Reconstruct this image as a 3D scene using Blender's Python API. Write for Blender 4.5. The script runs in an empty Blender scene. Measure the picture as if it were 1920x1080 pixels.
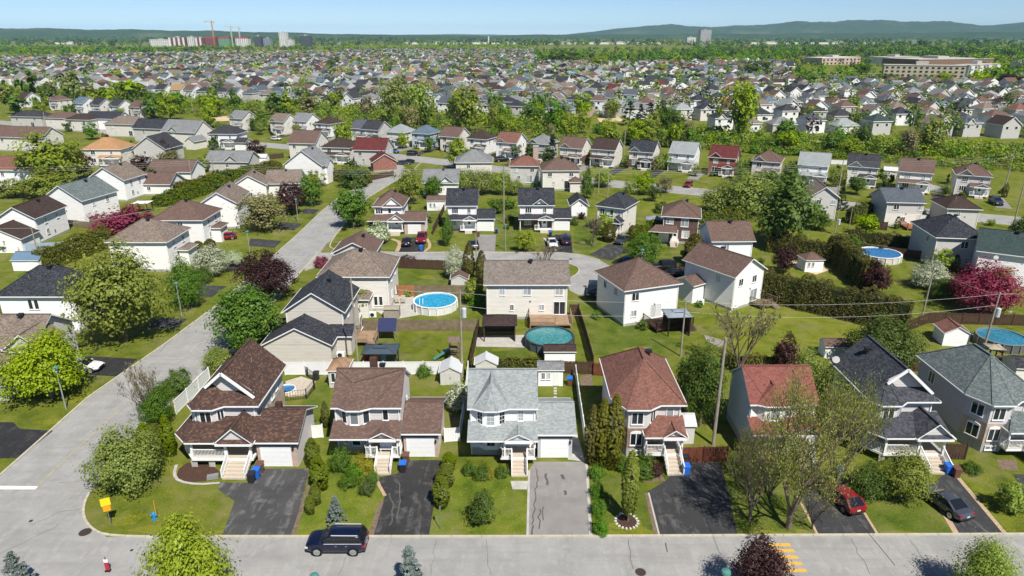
import bpy, math, random
import numpy as np
from mathutils import Vector
R = math.radians
S = bpy.context.scene
COL = S.collection
# ---------------------------------------------------------------- camera, sky, sun, exposure
CAM_H, FOC = 39.0, 1280.0
PIT = math.atan(475 / 1280)
CP, SP = math.cos(PIT), math.sin(PIT)
cam = bpy.data.cameras.new('camera'); camo = bpy.data.objects.new('camera', cam); COL.objects.link(camo)
camo.location = (0, 0, CAM_H); camo.rotation_euler = (math.pi / 2 - PIT, 0, 0)
cam.sensor_width = 36; cam.lens = 24.0; cam.clip_end = 60000; cam.clip_start = .5
S.camera = camo
SUN_EL, SUN_AZ = 53.0, 153.0          # azimuth clockwise from +Y
W = bpy.data.worlds.new('World'); S.world = W; W.use_nodes = True
wn = W.node_tree; bg = wn.nodes['Background']
sk = wn.nodes.new('ShaderNodeTexSky'); sk.sky_type = 'NISHITA'; sk.sun_disc = False
sk.sun_elevation = R(SUN_EL); sk.sun_rotation = R(SUN_AZ); sk.altitude = 0; sk.air_density = .62; sk.dust_density = 0; sk.ozone_density = 6
wn.links.new(sk.outputs[0], bg.inputs[0]); bg.inputs[1].default_value = .086
sl = bpy.data.lights.new('sun', 'SUN'); sl.energy = 5.0; sl.angle = R(.53); sl.color = (1, .955, .87)
slo = bpy.data.objects.new('sun', sl); COL.objects.link(slo)
az = R(SUN_AZ); sd = Vector((math.sin(az) * math.cos(R(SUN_EL)), math.cos(az) * math.cos(R(SUN_EL)), math.sin(R(SUN_EL))))
slo.rotation_euler = (-sd).to_track_quat('-Z', 'Y').to_euler(); slo.location = (0, 0, 120)
S.view_settings.view_transform = 'Standard'; S.view_settings.look = 'None'; S.view_settings.gamma = 1
S.view_settings.exposure = .36; S.view_settings.use_curve_mapping = False
S.render.engine = 'CYCLES'
cy = S.cycles; cy.max_bounces = 5; cy.diffuse_bounces = 3; cy.glossy_bounces = 2; cy.transmission_bounces = 3; cy.volume_bounces = 0
cy.transparent_max_bounces = 4; cy.caustics_reflective = False; cy.caustics_refractive = False; cy.use_denoising = True

# ---------------------------------------------------------------- survey helpers: photo pixel <-> point on the ground (or at height z)
def g(px, py, z=0.0):
    u = (px - 960) / FOC; v = (540 - py) / FOC
    dx, dy, dz = u, CP + v * SP, -SP + v * CP
    t = (z - CAM_H) / dz
    return (dx * t, dy * t)
def dep(x, y, z=0.0): return y * CP - (z - CAM_H) * SP
def hgt(bx, by, ty):
    x, y = g(bx, by); v = (540 - ty) / FOC
    return CAM_H + (-SP + v * CP) / (CP + v * SP) * y

# ---------------------------------------------------------------- materials
MATS = {}
class NT:
    def __init__(s, name):
        s.m = bpy.data.materials.new(name); s.m.use_nodes = True; s.t = s.m.node_tree
        s.b = s.t.nodes['Principled BSDF']; s.out = s.t.nodes['Material Output']; MATS[name] = s.m
    def n(s, typ, ins=None, **kw):
        nd = s.t.nodes.new('ShaderNode' + typ)
        for k, v in kw.items(): setattr(nd, k, v)
        for k, v in (ins or {}).items():
            if isinstance(v, bpy.types.NodeSocket): s.t.links.new(v, nd.inputs[k])
            else: nd.inputs[k].default_value = v
        return nd
    def math(s, op, a, b=0.0, c=None):
        d = {0: a, 1: b}
        if c is not None: d[2] = c
        return s.n('Math', d, operation=op).outputs[0]
    def mix(s, f, a, b, bt='MIX'):
        nd = s.n('Mix', {}, data_type='RGBA', blend_type=bt)
        for i, v in ((0, f), (6, a), (7, b)):
            if isinstance(v, bpy.types.NodeSocket): s.t.links.new(v, nd.inputs[i])
            else: nd.inputs[i].default_value = (v if i == 0 else (*v[:3], 1))
        return nd.outputs[2]
    def ramp(s, f, stops, interp='LINEAR'):
        nd = s.n('ValToRGB', {0: f}); cr = nd.color_ramp; cr.interpolation = interp
        while len(cr.elements) < len(stops): cr.elements.new(.5)
        for e, (p, c) in zip(cr.elements, stops):
            e.position = p; e.color = (*c, 1) if len(c) == 3 else c
        return nd.outputs[0]
    def noise(s, vec, scale, detail=3, rough=.55, dist=0.0, dim='3D'):
        return s.n('TexNoise', {'Vector': vec, 'Scale': scale, 'Detail': detail, 'Roughness': rough, 'Distortion': dist}, noise_dimensions=dim).outputs[0]
    def pos(s): return s.n('NewGeometry').outputs['Position']
    def uv(s): return s.n('UVMap', uv_map='UVMap').outputs[0]
    def scl(s, v, x, y, z=1): return s.n('Mapping', {'Vector': v, 'Scale': (x, y, z)}).outputs[0]
    def bump(s, h, st=.3, d=.02):
        s.link(s.n('Bump', {'Height': h, 'Strength': st, 'Distance': d}).outputs[0], s.b.inputs['Normal'])
    def link(s, a, b): s.t.links.new(a, b)
    def base(s, c, rough=.7, spec=.3, metal=0.0):
        if isinstance(c, bpy.types.NodeSocket): s.link(c, s.b.inputs['Base Color'])
        else: s.b.inputs['Base Color'].default_value = (*c, 1)
        if isinstance(rough, bpy.types.NodeSocket): s.link(rough, s.b.inputs['Roughness'])
        else: s.b.inputs['Roughness'].default_value = rough
        s.b.inputs['Specular IOR Level'].default_value = spec; s.b.inputs['Metallic'].default_value = metal
        return s.m
def dim(c, k): return tuple(min(1, x * k) for x in c)
def flat(name, c, rough=.6, spec=.3, metal=0.0, var=.12, sc=3.0):
    if name in MATS: return MATS[name]
    s = NT(name); f = s.noise(s.pos(), sc, 4)
    return s.base(s.ramp(f, [(.3, dim(c, 1 - var)), (.7, dim(c, 1 + var))]), rough, spec, metal)
def shingle(name, cs):
    s = NT(name); uv = s.uv(); sp = s.n('SeparateXYZ', {0: uv})
    row = s.math('FLOOR', s.math('DIVIDE', sp.outputs[1], .14))
    off = s.n('TexWhiteNoise', {'W': row}, noise_dimensions='1D').outputs[0]
    col = s.math('FLOOR', s.math('ADD', s.math('DIVIDE', sp.outputs[0], .25), s.math('MULTIPLY', off, 5.0)))
    cv = s.n('CombineXYZ', {0: col, 1: row})
    wn_ = s.n('TexWhiteNoise', {'Vector': cv.outputs[0]}, noise_dimensions='2D').outputs[0]
    c = s.ramp(wn_, [(i / len(cs), x) for i, x in enumerate(cs)], 'CONSTANT')
    mac = s.noise(uv, .55, 4, .6)
    c = s.mix(1.0, c, s.ramp(mac, [(.25, (.9, .9, .9)), (.75, (1.09, 1.08, 1.07))]), 'MULTIPLY')
    fine = s.noise(uv, 26, 2)
    c = s.mix(1.0, c, s.ramp(fine, [(.3, (.88, .88, .88)), (.7, (1.12, 1.12, 1.12))]), 'MULTIPLY')
    lap = s.math('FRACT', s.math('DIVIDE', sp.outputs[1], .14))
    s.bump(s.math('ADD', s.math('MULTIPLY', lap, -.6), s.math('MULTIPLY', wn_, .5)), .55, .03)
    return s.base(c, .92, .15)
def siding(name, c, per=.2):
    s = NT(name); uv = s.uv(); sp = s.n('SeparateXYZ', {0: uv})
    lap = s.math('FRACT', s.math('DIVIDE', sp.outputs[1], per))
    d = s.noise(s.scl(uv, .5, 2.2), 1.1, 5, .6)
    col = s.ramp(d, [(.28, dim(c, .9)), (.5, c), (.8, dim(c, 1.05))])
    s.bump(s.math('MULTIPLY', lap, -1.0), .9, .045)
    return s.base(col, .5, .3)
def brick(name, a, b, m):
    s = NT(name); uv = s.uv()
    br = s.n('TexBrick', {'Vector': uv, 'Color1': (*a, 1), 'Color2': (*b, 1), 'Mortar': (*m, 1), 'Scale': 1.0, 'Mortar Size': .009, 'Brick Width': .22, 'Row Height': .075, 'Bias': 0.0})
    v = s.noise(uv, 1.5, 4); c = s.mix(1.0, br.outputs[0], s.ramp(v, [(.3, (.8, .8, .8)), (.7, (1.15, 1.12, 1.1))]), 'MULTIPLY')
    s.bump(s.math('MULTIPLY', br.outputs[1], -1.0), .4, .01)
    return s.base(c, .85, .2)
def grass(name, k=1.0, yel=0.0):
    s = NT(name); p = s.pos()
    big = s.noise(p, .055, 3); mid = s.noise(p, .45, 5, .62, .3); fin = s.noise(p, 5.0, 4, .7); vf = s.noise(s.scl(p, 1, .6), 17, 2, .7)
    a = (.050 * k + .022 * yel, .082 * k + .004 * yel, .008); b = (.108 * k + .042 * yel, .146 * k + .014 * yel, .014); d = (.19 * k, .19 * k, .042)
    f = s.math('ADD', s.math('MULTIPLY', mid, .62), s.math('ADD', s.math('MULTIPLY', fin, .40), s.math('MULTIPLY', big, .45)))
    c = s.ramp(f, [(.56, a), (.72, b), (.92, d)])
    c = s.mix(1.0, c, s.ramp(vf, [(.28, (.55, .58, .5)), (.72, (1.4, 1.36, 1.42))]), 'MULTIPLY')
    dry = s.noise(p, .21, 4, .6, .5)
    c = s.mix(s.math('MULTIPLY', s.n('MapRange', {0: dry, 1: .52, 2: .72}).outputs[0], .6 + .3 * yel), c, (.215, .185, .085))
    vo = s.n('TexVoronoi', {'Vector': p, 'Scale': 2.3}); dn = s.noise(p, .13, 2)
    dm = s.math('MULTIPLY', s.math('LESS_THAN', vo.outputs['Distance'], .085), s.math('GREATER_THAN', dn, .52))
    c = s.mix(dm, c, (.5, .42, .03))
    s.bump(s.math('ADD', s.math('MULTIPLY', fin, .6), vf), .8, .07)
    return s.base(c, .9, .12)
def asphalt(name, c, light, streak=1.0, crack=.35, dark=.5):
    s = NT(name); p = s.pos()
    f = s.noise(p, .35, 5, .6); ff = s.noise(p, 30, 3, .7)
    col = s.ramp(f, [(.3, dim(c, .85)), (.7, dim(c, 1.12))])
    st = s.noise(s.scl(p, .9, .16), 1.5, 4, .62, .6); st2 = s.noise(p, .8, 5, .65, 1.2)
    col = s.mix(s.math('MULTIPLY', s.n('MapRange', {0: s.math('MULTIPLY', s.math('ADD', st, st2), .5), 1: .50, 2: .68}).outputs[0], streak), col, light)
    wv = s.n('VectorMath', {0: p, 1: s.n('VectorMath', {0: s.n('TexNoise', {'Vector': p, 'Scale': .6}).outputs[1], 1: (2.2, 2.2, 0)}, operation='MULTIPLY').outputs[0]}, operation='ADD').outputs[0]
    vo = s.n('TexVoronoi', {'Vector': wv, 'Scale': .17}, feature='DISTANCE_TO_EDGE')
    cm = s.math('MULTIPLY', s.math('LESS_THAN', vo.outputs[0], .0034), s.math('GREATER_THAN', s.noise(p, .12, 2), .5))
    col = s.mix(s.math('MULTIPLY', cm, crack), col, dim(c, dark))
    col = s.mix(1.0, col, s.ramp(ff, [(.25, (.82, .82, .82)), (.75, (1.16, 1.16, 1.16))]), 'MULTIPLY')
    tr = s.noise(s.scl(p, .12, 2.2), .55, 4, .6); tr2 = s.noise(p, .28, 4, .65, .8)
    col = s.mix(s.math('MULTIPLY', s.n('MapRange', {0: s.math('MULTIPLY', s.math('ADD', tr, tr2), .5), 1: .5, 2: .64}).outputs[0], .5), col, dim(c, .72))
    s.bump(ff, .5, .01)
    return s.base(col, .88, .25)
def leaf(name, c1, c2, c3, tr=.3):
    s = NT(name); gi = s.n('NewGeometry'); oi = s.n('ObjectInfo')
    c = s.ramp(gi.outputs['Random Per Island'], [(.0, c1), (.5, c2), (1.0, c3)])
    hs = s.n('HueSaturation', {'Hue': s.math('ADD', s.math('MULTIPLY', oi.outputs['Random'], .025), .495), 'Saturation': s.math('ADD', s.math('MULTIPLY', oi.outputs['Random'], .2), .9), 'Value': s.math('ADD', s.math('MULTIPLY', oi.outputs['Random'], .35), .84), 'Color': c}).outputs[0]
    df = s.n('BsdfDiffuse', {'Color': hs}); tl = s.n('BsdfTranslucent', {'Color': hs}); gl = s.n('BsdfGlossy', {'Color': (.6, .6, .6, 1), 'Roughness': .45})
    m = s.n('MixShader', {0: tr, 1: df.outputs[0], 2: tl.outputs[0]}); m2 = s.n('MixShader', {0: .018, 1: m.outputs[0], 2: gl.outputs[0]})
    s.link(m2.outputs[0], s.out.inputs[0]); s.t.nodes.remove(s.b)
    return s.m
def panes(name, c, rough=.06):
    s = NT(name); v = s.n('ObjectInfo').outputs['Random']
    s.base(s.ramp(v, [(0, dim(c, .6)), (1, dim(c, 1.5))]), rough, .6); return s.m

RC = dict(
 h1brown=[(.072, .045, .038), (.058, .037, .032), (.088, .053, .043), (.138, .078, .052), (.065, .041, .035)],
 brown=[(.122, .080, .066), (.108, .071, .059), (.137, .089, .073), (.16, .105, .086), (.115, .075, .062)],
 redbrown=[(.168, .08, .062), (.148, .07, .054), (.188, .09, .07), (.212, .106, .08)], brickred=[(.20, .075, .062), (.175, .063, .052), (.22, .085, .07)], taupe=[(.165, .14, .122), (.14, .12, .105), (.19, .163, .143), (.215, .185, .165)],
 red=[(.19, .055, .045), (.16, .045, .038), (.21, .068, .052)],
 maroon=[(.11, .028, .028), (.09, .022, .022), (.13, .038, .036)],
 dark=[(.036, .037, .043), (.026, .027, .032), (.046, .047, .054), (.06, .06, .066)],
 black=[(.030, .032, .040), (.022, .024, .031), (.040, .042, .051), (.056, .058, .068)],
 choc=[(.052, .036, .031), (.042, .029, .025), (.064, .044, .038)],
 grey=[(.19, .195, .2), (.155, .16, .165), (.22, .225, .23)],
 palegrey=[(.245, .268, .27), (.22, .242, .244), (.268, .292, .294), (.295, .318, .318)],
 greygreen=[(.11, .133, .132), (.095, .116, .115), (.125, .15, .148), (.16, .185, .182)],
 greybrown=[(.165, .128, .105), (.135, .105, .087), (.195, .155, .128), (.23, .185, .155)],
 bluegrey=[(.10, .145, .19), (.085, .12, .16), (.125, .17, .22)],
 charcoal=[(.048, .051, .062), (.038, .041, .05), (.06, .063, .075), (.078, .08, .092)],
 slate=[(.085, .095, .115), (.07, .08, .095), (.10, .115, .135)],
 green=[(.038, .06, .058), (.032, .05, .048), (.046, .07, .067)],
 tan=[(.36, .20, .095), (.31, .17, .08), (.40, .235, .12)])
for k, v in RC.items(): shingle('shingle_' + k, v)
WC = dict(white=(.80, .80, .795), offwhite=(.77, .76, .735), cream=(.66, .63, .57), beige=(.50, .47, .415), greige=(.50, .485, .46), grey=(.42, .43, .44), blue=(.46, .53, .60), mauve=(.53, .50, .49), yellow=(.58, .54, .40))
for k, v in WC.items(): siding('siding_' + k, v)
brick('brick_brown', (.20, .105, .08), (.28, .16, .12), (.36, .32, .28))
brick('brick_pink', (.40, .27, .21), (.52, .38, .30), (.55, .50, .44))
brick('brick_red', (.22, .055, .038), (.28, .085, .055), (.38, .30, .26))
brick('brick_dark', (.085, .038, .032), (.12, .055, .045), (.22, .18, .16))
brick('paver', (.45, .33, .24), (.55, .43, .33), (.30, .25, .2))
WHITE = flat('white_trim', (.80, .80, .79), .4, .4, var=.03)
SOFF = flat('white_soffit', (.74, .74, .74), .5, .3, var=.02)
GLASS = panes('dark_glass', (.022, .027, .034)); GLASSB = panes('blind_glass', (.28, .31, .32), .2); CURT = panes('curtain_glass', (.48, .49, .48), .3)
CONC = flat('concrete', (.42, .40, .36), .9, .2, var=.14, sc=1.2)
STEPC = flat('step_concrete', (.50, .43, .35), .9, .2, var=.08)
FOUND = flat('foundation_concrete', (.36, .36, .35), .9, .2, var=.1)
BLKM = flat('black_metal', (.018, .018, .02), .4, .5, var=.05)
GREYM = flat('grey_metal', (.35, .36, .37), .35, .5, .5, var=.05)
GREENM = flat('green_metal', (.07, .22, .18), .5, .4, var=.05)
WOOD = flat('grey_wood', (.20, .155, .105), .85, .2, var=.25, sc=2)
CEDARW = flat('cedar_wood', (.34, .145, .07), .75, .2, var=.2, sc=3)
BRNW = flat('brown_wood', (.075, .042, .03), .8, .2, var=.2, sc=2)
DECKW = flat('deck_wood', (.33, .225, .145), .85, .2, var=.2, sc=2)
POLEW = flat('pole_wood', (.30, .26, .215), .9, .2, var=.2, sc=1.5)
REDW = flat('red_wood', (.15, .045, .028), .7, .25, var=.25, sc=2)
VINYL = flat('white_vinyl', (.76, .76, .765), .4, .4, var=.03)
MULCH = flat('mulch', (.075, .042, .032), .95, .1, var=.4, sc=7)
SOIL = flat('soil', (.17, .125, .09), .95, .1, var=.3, sc=3)
BLUEP = flat('blue_plastic', (.02, .13, .55), .45, .4, var=.06)
DARKP = flat('dark_plastic', (.022, .024, .03), .45, .4, var=.06)
BRNP = flat('brown_plastic', (.13, .065, .045), .55, .3, var=.06)
YELLOW = flat('yellow_paint', (.66, .37, .07), .6, .3, var=.12, sc=4)
PWHITE = flat('road_white_paint', (.72, .72, .70), .7, .2, var=.12, sc=6)
OCHRE = flat('worn_ochre_paint', (.40, .33, .21), .8, .2, var=.2, sc=2)
SAND = flat('sand', (.55, .42, .27), .95, .1, var=.1)
RUBBER = flat('rubber', (.012, .012, .013), .8, .2)
GRASS = grass('grass_ground', 1.0, .35); LAWN = grass('lawn_grass', 1.12, .0); LAWNY = grass('pale_lawn_grass', 1.1, .45); LUSH = grass('lush_grass', .92, -.15)
ROAD = asphalt('worn_asphalt', (.305, .298, .285), (.385, .375, .36), .8, .3, .55)
DRV_D = asphalt('dark_asphalt', (.042, .042, .044), (.16, .155, .148), .75, .0)
DRV_B = asphalt('fresh_asphalt', (.026, .026, .028), (.10, .097, .092), .55, .0)
DRV_G = asphalt('grey_asphalt', (.245, .232, .22), (.30, .285, .27), .6, .0, .22)
BARK = flat('bark', (.16, .125, .098), .95, .1, var=.3, sc=5); BARKD = flat('dark_bark', (.085, .068, .055), .95, .1, var=.3, sc=5)
L_LIME = leaf('leaf_lime', (.23, .29, .018), (.30, .36, .025), (.38, .42, .04), .36)
L_OLIVE = leaf('leaf_olive_green', (.18, .25, .014), (.24, .30, .018), (.31, .355, .028), .34)
L_GREEN = leaf('leaf_green', (.075, .155, .014), (.11, .20, .02), (.16, .255, .028), .3)
L_DEEP = leaf('leaf_deep_green', (.06, .105, .012), (.09, .145, .018), (.13, .185, .026), .28)
L_PURP = leaf('leaf_purple', (.030, .012, .014), (.05, .019, .02), (.075, .03, .028), .2)
L_PINK = leaf('leaf_pink', (.19, .03, .075), (.27, .06, .12), (.14, .025, .045), .25)
L_WHITE = leaf('leaf_white_blossom', (.62, .62, .52), (.50, .55, .34), (.13, .18, .04), .25)
L_PALE = leaf('leaf_pale', (.19, .26, .045), (.26, .31, .06), (.34, .37, .09), .42)
L_GOLD = leaf('leaf_gold', (.22, .20, .015), (.30, .26, .02), (.36, .31, .04), .35)
L_CEDAR = leaf('leaf_cedar', (.075, .105, .01), (.115, .14, .012), (.165, .175, .02), .2)
L_CEDARD = leaf('leaf_dark_cedar', (.088, .085, .015), (.125, .116, .02), (.175, .156, .03), .24)
L_SPRUCE = leaf('leaf_blue_spruce', (.11, .15, .13), (.16, .20, .18), (.22, .26, .24), .1)
L_FIR = leaf('leaf_fir', (.022, .04, .018), (.035, .055, .025), (.05, .07, .032), .1)
L_BUD = leaf('leaf_budding', (.20, .215, .045), (.26, .265, .06), (.33, .32, .09), .36)
L_TAN = leaf('leaf_bud_tan', (.24, .21, .09), (.30, .26, .12), (.22, .23, .07), .35)
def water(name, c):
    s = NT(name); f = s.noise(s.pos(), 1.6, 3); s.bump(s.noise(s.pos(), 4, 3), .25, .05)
    return s.base(s.mix(s.n('MapRange', {0: s.noise(s.pos(), 3.2, 4, .6, 1.5), 1: .5, 2: .66}).outputs[0], s.ramp(f, [(.3, dim(c, .8)), (.7, dim(c, 1.15))]), tuple(min(1, x * 1.5 + .05) for x in c)), .05, .5)  # lighter mottling is caustic light painted into the water colour
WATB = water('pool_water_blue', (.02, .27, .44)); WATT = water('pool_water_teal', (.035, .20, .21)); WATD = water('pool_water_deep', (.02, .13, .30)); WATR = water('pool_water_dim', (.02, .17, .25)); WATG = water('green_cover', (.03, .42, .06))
# ---------------------------------------------------------------- mesh + object helpers
class MB:
    def __init__(s): s.v = []; s.f = []; s.mi = []; s.mats = []
    def _m(s, mat):
        if mat not in s.mats: s.mats.append(mat)
        return s.mats.index(mat)
    def poly(s, pts, mat=None):
        n = len(s.v); s.v += [tuple(p) for p in pts]; s.f.append(tuple(range(n, n + len(pts)))); s.mi.append(s._m(mat)); return s
    def box(s, x0, x1, y0, y1, z0, z1, mat=None, bottom=True):
        a, b, c, d = (x0, y0), (x1, y0), (x1, y1), (x0, y1)
        return s.prism([a, b, c, d], z0, z1, mat, bottom)
    def prism(s, pts, z0, z1, mat=None, bottom=True, top=True):
        n = len(pts)
        for i in range(n):
            p, q = pts[i], pts[(i + 1) % n]
            s.poly([(*p, z0), (*q, z0), (*q, z1), (*p, z1)], mat)
        if top: s.poly([(*p, z1) for p in pts], mat)
        if bottom: s.poly([(*p, z0) for p in reversed(pts)], mat)
        return s
    def bar(s, p, q, w, h, mat=None):       # rectangular bar along p->q
        p, q = Vector(p), Vector(q); d = (q - p).normalized()
        up = Vector((0, 0, 1)) if abs(d.z) < .95 else Vector((0, 1, 0))
        x = d.cross(up).normalized() * (w / 2); y = x.cross(d).normalized() * (h / 2)
        A = [p + x + y, p - x + y, p - x - y, p + x - y]; B = [a + (q - p) for a in A]
        for i in range(4): s.poly([A[i], B[i], B[(i + 1) % 4], A[(i + 1) % 4]][::-1], mat)
        s.poly(A[::-1], mat); s.poly(B, mat); return s
    def tube(s, p, q, r0, r1=None, n=6, mat=None, cap=True):
        p, q = Vector(p), Vector(q); r1 = r0 if r1 is None else r1
        d = (q - p).normalized(); up = Vector((0, 0, 1)) if abs(d.z) < .95 else Vector((0, 1, 0))
        x = d.cross(up).normalized(); y = x.cross(d).normalized()
        A = [p + (x * math.cos(2 * math.pi * i / n) + y * math.sin(2 * math.pi * i / n)) * r0 for i in range(n)]
        B = [q + (x * math.cos(2 * math.pi * i / n) + y * math.sin(2 * math.pi * i / n)) * r1 for i in range(n)]
        for i in range(n): s.poly([A[i], A[(i + 1) % n], B[(i + 1) % n], B[i]][::-1], mat)
        if cap: s.poly(A, mat); s.poly(B[::-1], mat)
        return s
    def mesh(s, name, merge=False):
        me = bpy.data.meshes.new(name); me.from_pydata(s.v, [], s.f)
        for m in s.mats: me.materials.append(m)
        if len(s.mats) > 1: me.polygons.foreach_set('material_index', s.mi)
        uv = me.uv_layers.new(name='UVMap'); uvs = []
        for f in s.f:
            p = [s.v[i] for i in f]; nx = ny = nz = 0.0
            for i in range(len(p)):
                a, b = p[i], p[(i + 1) % len(p)]
                nx += (a[1] - b[1]) * (a[2] + b[2]); ny += (a[2] - b[2]) * (a[0] + b[0]); nz += (a[0] - b[0]) * (a[1] + b[1])
            l = math.sqrt(nx * nx + ny * ny + nz * nz) or 1; nx /= l; ny /= l; nz /= l
            h = math.hypot(nx, ny)
            if h < .02: t = (1, 0, 0); v = (0, 1, 0)
            else:
                t = (-ny / h, nx / h, 0); v = (ny * t[2] - nz * t[1], nz * t[0] - nx * t[2], nx * t[1] - ny * t[0])
            for q in p: uvs += [q[0] * t[0] + q[1] * t[1] + q[2] * t[2], q[0] * v[0] + q[1] * v[1] + q[2] * v[2]]
        uv.data.foreach_set('uv', uvs); me.update()
        if merge:
            import bmesh
            bm = bmesh.new(); bm.from_mesh(me); bmesh.ops.remove_doubles(bm, verts=bm.verts, dist=1e-4); bm.to_mesh(me); bm.free()
        return me
    def build(s, name, parent=None, loc=(0, 0, 0), rz=0.0): return link(name, s.mesh(name), parent, loc, rz)
def link(name, me, parent=None, loc=(0, 0, 0), rz=0.0, scale=None):
    o = bpy.data.objects.new(name, me); COL.objects.link(o); o.location = loc
    if rz: o.rotation_euler = (0, 0, rz)
    if scale: o.scale = scale
    if parent: o.parent = parent
    return o
USED = {}
def tag(o, label=None, cat=None, group=None, kind=None):
    if label: o['label'] = label; USED.setdefault(label, []).append(o)
    if cat: o['category'] = cat
    if group: o['group'] = group
    if kind: o['kind'] = kind
    return o
def thing(name, label, cat, loc=(0, 0, 0), rz=0.0, group=None):
    return tag(link(name, None, None, loc, rz), label, cat, group)
def struct(name, mb, parent=None):
    o = mb.build(name, parent)
    if not parent: o['kind'] = 'structure'
    return o
def copy_tree(o, parent=None):
    c = o.copy(); COL.objects.link(c)
    if parent: c.parent = parent
    for ch in o.children: copy_tree(ch, c)
    return c
FACE = {'S': 0.0, 'E': math.pi / 2, 'N': math.pi, 'W': -math.pi / 2}
def shg(k): return MATS['shingle_' + k]
def sdg(k): return MATS.get('siding_' + k) or MATS[k]
# ---------------------------------------------------------------- house kit
WINC = {}
def win_meshes(w, h, style, fm):
    key = (round(w, 2), round(h, 2), style, fm.name)
    if key in WINC: return WINC[key]
    f = MB(); t = .075; d = -.07
    n = {'1': 1, '2': 2, '3': 3, 'g1': 1, 'g2': 2, 'g3': 3, 'a2': 2, 'sl': 2}[style]
    for x0, x1, z0, z1 in ((-w / 2, -w / 2 + t, 0, h), (w / 2 - t, w / 2, 0, h), (-w / 2 + t, w / 2 - t, 0, t), (-w / 2 + t, w / 2 - t, h - t, h)):
        f.box(x0, x1, d, -.002, z0, z1, fm)
    f.box(-w / 2 - .03, w / 2 + .03, d - .04, d - .001, -.05, .03, fm)
    iw = w - 2 * t; pw = (iw - (n - 1) * t) / n; ps = []
    for i in range(n):
        x0 = -w / 2 + t + i * (pw + t)
        if i: f.box(x0 - t, x0, d + .003, -.004, t, h - t, fm)
        ps.append((x0 + pw / 2, pw, h - 2 * t))
        if style[0] == 'g':
            for k in (1, 2): f.box(x0, x0 + pw, -.045, -.02, t + (h - 2 * t) * k / 3 - .015, t + (h - 2 * t) * k / 3 + .015, fm)
            f.box(x0 + pw / 2 - .013, x0 + pw / 2 + .013, -.044, -.019, t, h - t, fm)
    if style[0] == 'a':
        N = 8; pts = [(w / 2 * math.cos(math.pi * i / N), h + .22 * math.sin(math.pi * i / N)) for i in range(N + 1)]
        f.poly([(x, d, z) for x, z in pts][::-1], fm)
        for i in range(N): f.poly([(*[pts[i][0]], d, pts[i][1]), (pts[i + 1][0], d, pts[i + 1][1]), (pts[i + 1][0], 0, pts[i + 1][1]), (pts[i][0], 0, pts[i][1])], fm)
    fr = f.mesh('window')
    pm = MB().poly([(-.5, 0, 0), (.5, 0, 0), (.5, 0, 1), (-.5, 0, 1)], GLASS).mesh('pane')
    WINC[key] = (fr, ps, t); return WINC[key]
PANEM = {}
RNG = random.Random(5)
def pane_mesh(m):
    if m.name not in PANEM: PANEM[m.name] = MB().poly([(-.5, 0, 0), (.5, 0, 0), (.5, 0, 1), (-.5, 0, 1)], m).mesh('pane')
    return PANEM[m.name]
def window(root, x, y, z, w=1.2, h=1.35, style='2', face='S', glass=None, fm=None, name='window'):
    fr, ps, t = win_meshes(w, h, style, fm or WHITE)
    a = face if isinstance(face, float) else FACE[face]
    o = link(name, fr, root, (x, y, z), a)
    gl = glass or (GLASS if RNG.random() < .68 else (GLASSB if RNG.random() < .6 else CURT))
    for px, pw, ph in ps: link('pane', pane_mesh(gl), o, (px, -.03, t), 0, (pw, 1, ph))
    return o
def walls(root, pts, z0, z1, mat, name='wall', extra=()):
    m = MB().prism(pts, z0, z1, mat, False, False)
    for e in extra: m.poly(e, mat)
    return m.build(name, root)
CAPM = {}
def roof(root, polys, mat, th=.17, trim=None, name='roof', emin=1e9):
    trim = trim or WHITE; P = []
    for p in polys:
        p = [Vector(q) for q in p]; n = Vector((0, 0, 0))
        for i in range(len(p)):
            a, b = p[i], p[(i + 1) % len(p)]; n.x += (a.y - b.y) * (a.z + b.z); n.y += (a.z - b.z) * (a.x + b.x); n.z += (a.x - b.x) * (a.y + b.y)
        P.append(p if n.z > 0 else p[::-1])
    cnt = {}; k = lambda q: (round(q.x, 2), round(q.y, 2), round(q.z, 2))
    for p in P:
        for i in range(len(p)):
            e = tuple(sorted((k(p[i]), k(p[(i + 1) % len(p)])))); cnt[e] = cnt.get(e, 0) + 1
    t = MB(); f = MB(); dz = Vector((0, 0, th)); fo = Vector((0, 0, -.012))
    for p in P:
        t.poly(p, mat); f.poly([q - dz for q in reversed(p)], SOFF)
        for i in range(len(p)):
            a, b = p[i], p[(i + 1) % len(p)]
            if cnt[tuple(sorted((k(a), k(b))))] == 1 and min(a.z, b.z) < emin:
                f.poly([a - dz, b - dz, b + fo, a + fo], trim)
                o = Vector((b.y - a.y, a.x - b.x, 0)); o = o.normalized() * .07 if o.length > 0 else o   # gutter lip
                if abs(a.z - b.z) < .03:
                    f.poly([a + fo + o, b + fo + o, b + fo - dz * .75 + o, a + fo - dz * .75 + o][::-1], trim); f.poly([a + fo, b + fo, b + fo + o, a + fo + o][::-1], trim)
                    f.poly([a - dz * .8, a - dz * .8 + o, b - dz * .8 + o, b - dz * .8][::-1], trim)
    r = t.build(name, root); f.build('fascia', r)
    c = MB(); ek = {}
    for p in P:
        ce = sum(p, Vector((0, 0, 0))) / len(p)
        for i in range(len(p)): a, b = p[i], p[(i + 1) % len(p)]; ek.setdefault(tuple(sorted((k(a), k(b)))), []).append((a, b, ce))
    for e in ek.values():
        if len(e) == 2:
            a, b, c1 = e[0]; c2 = e[1][2]; mid = (a + b) / 2
            if (c1 + c2).z / 2 < mid.z - .02 and (b - a).length > .4: c.bar(a + Vector((0, 0, .012)), b + Vector((0, 0, .012)), .24, .05, CAPM.get(mat.name, mat))
    if c.f: c.build('ridge_cap', r)
    return r
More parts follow.
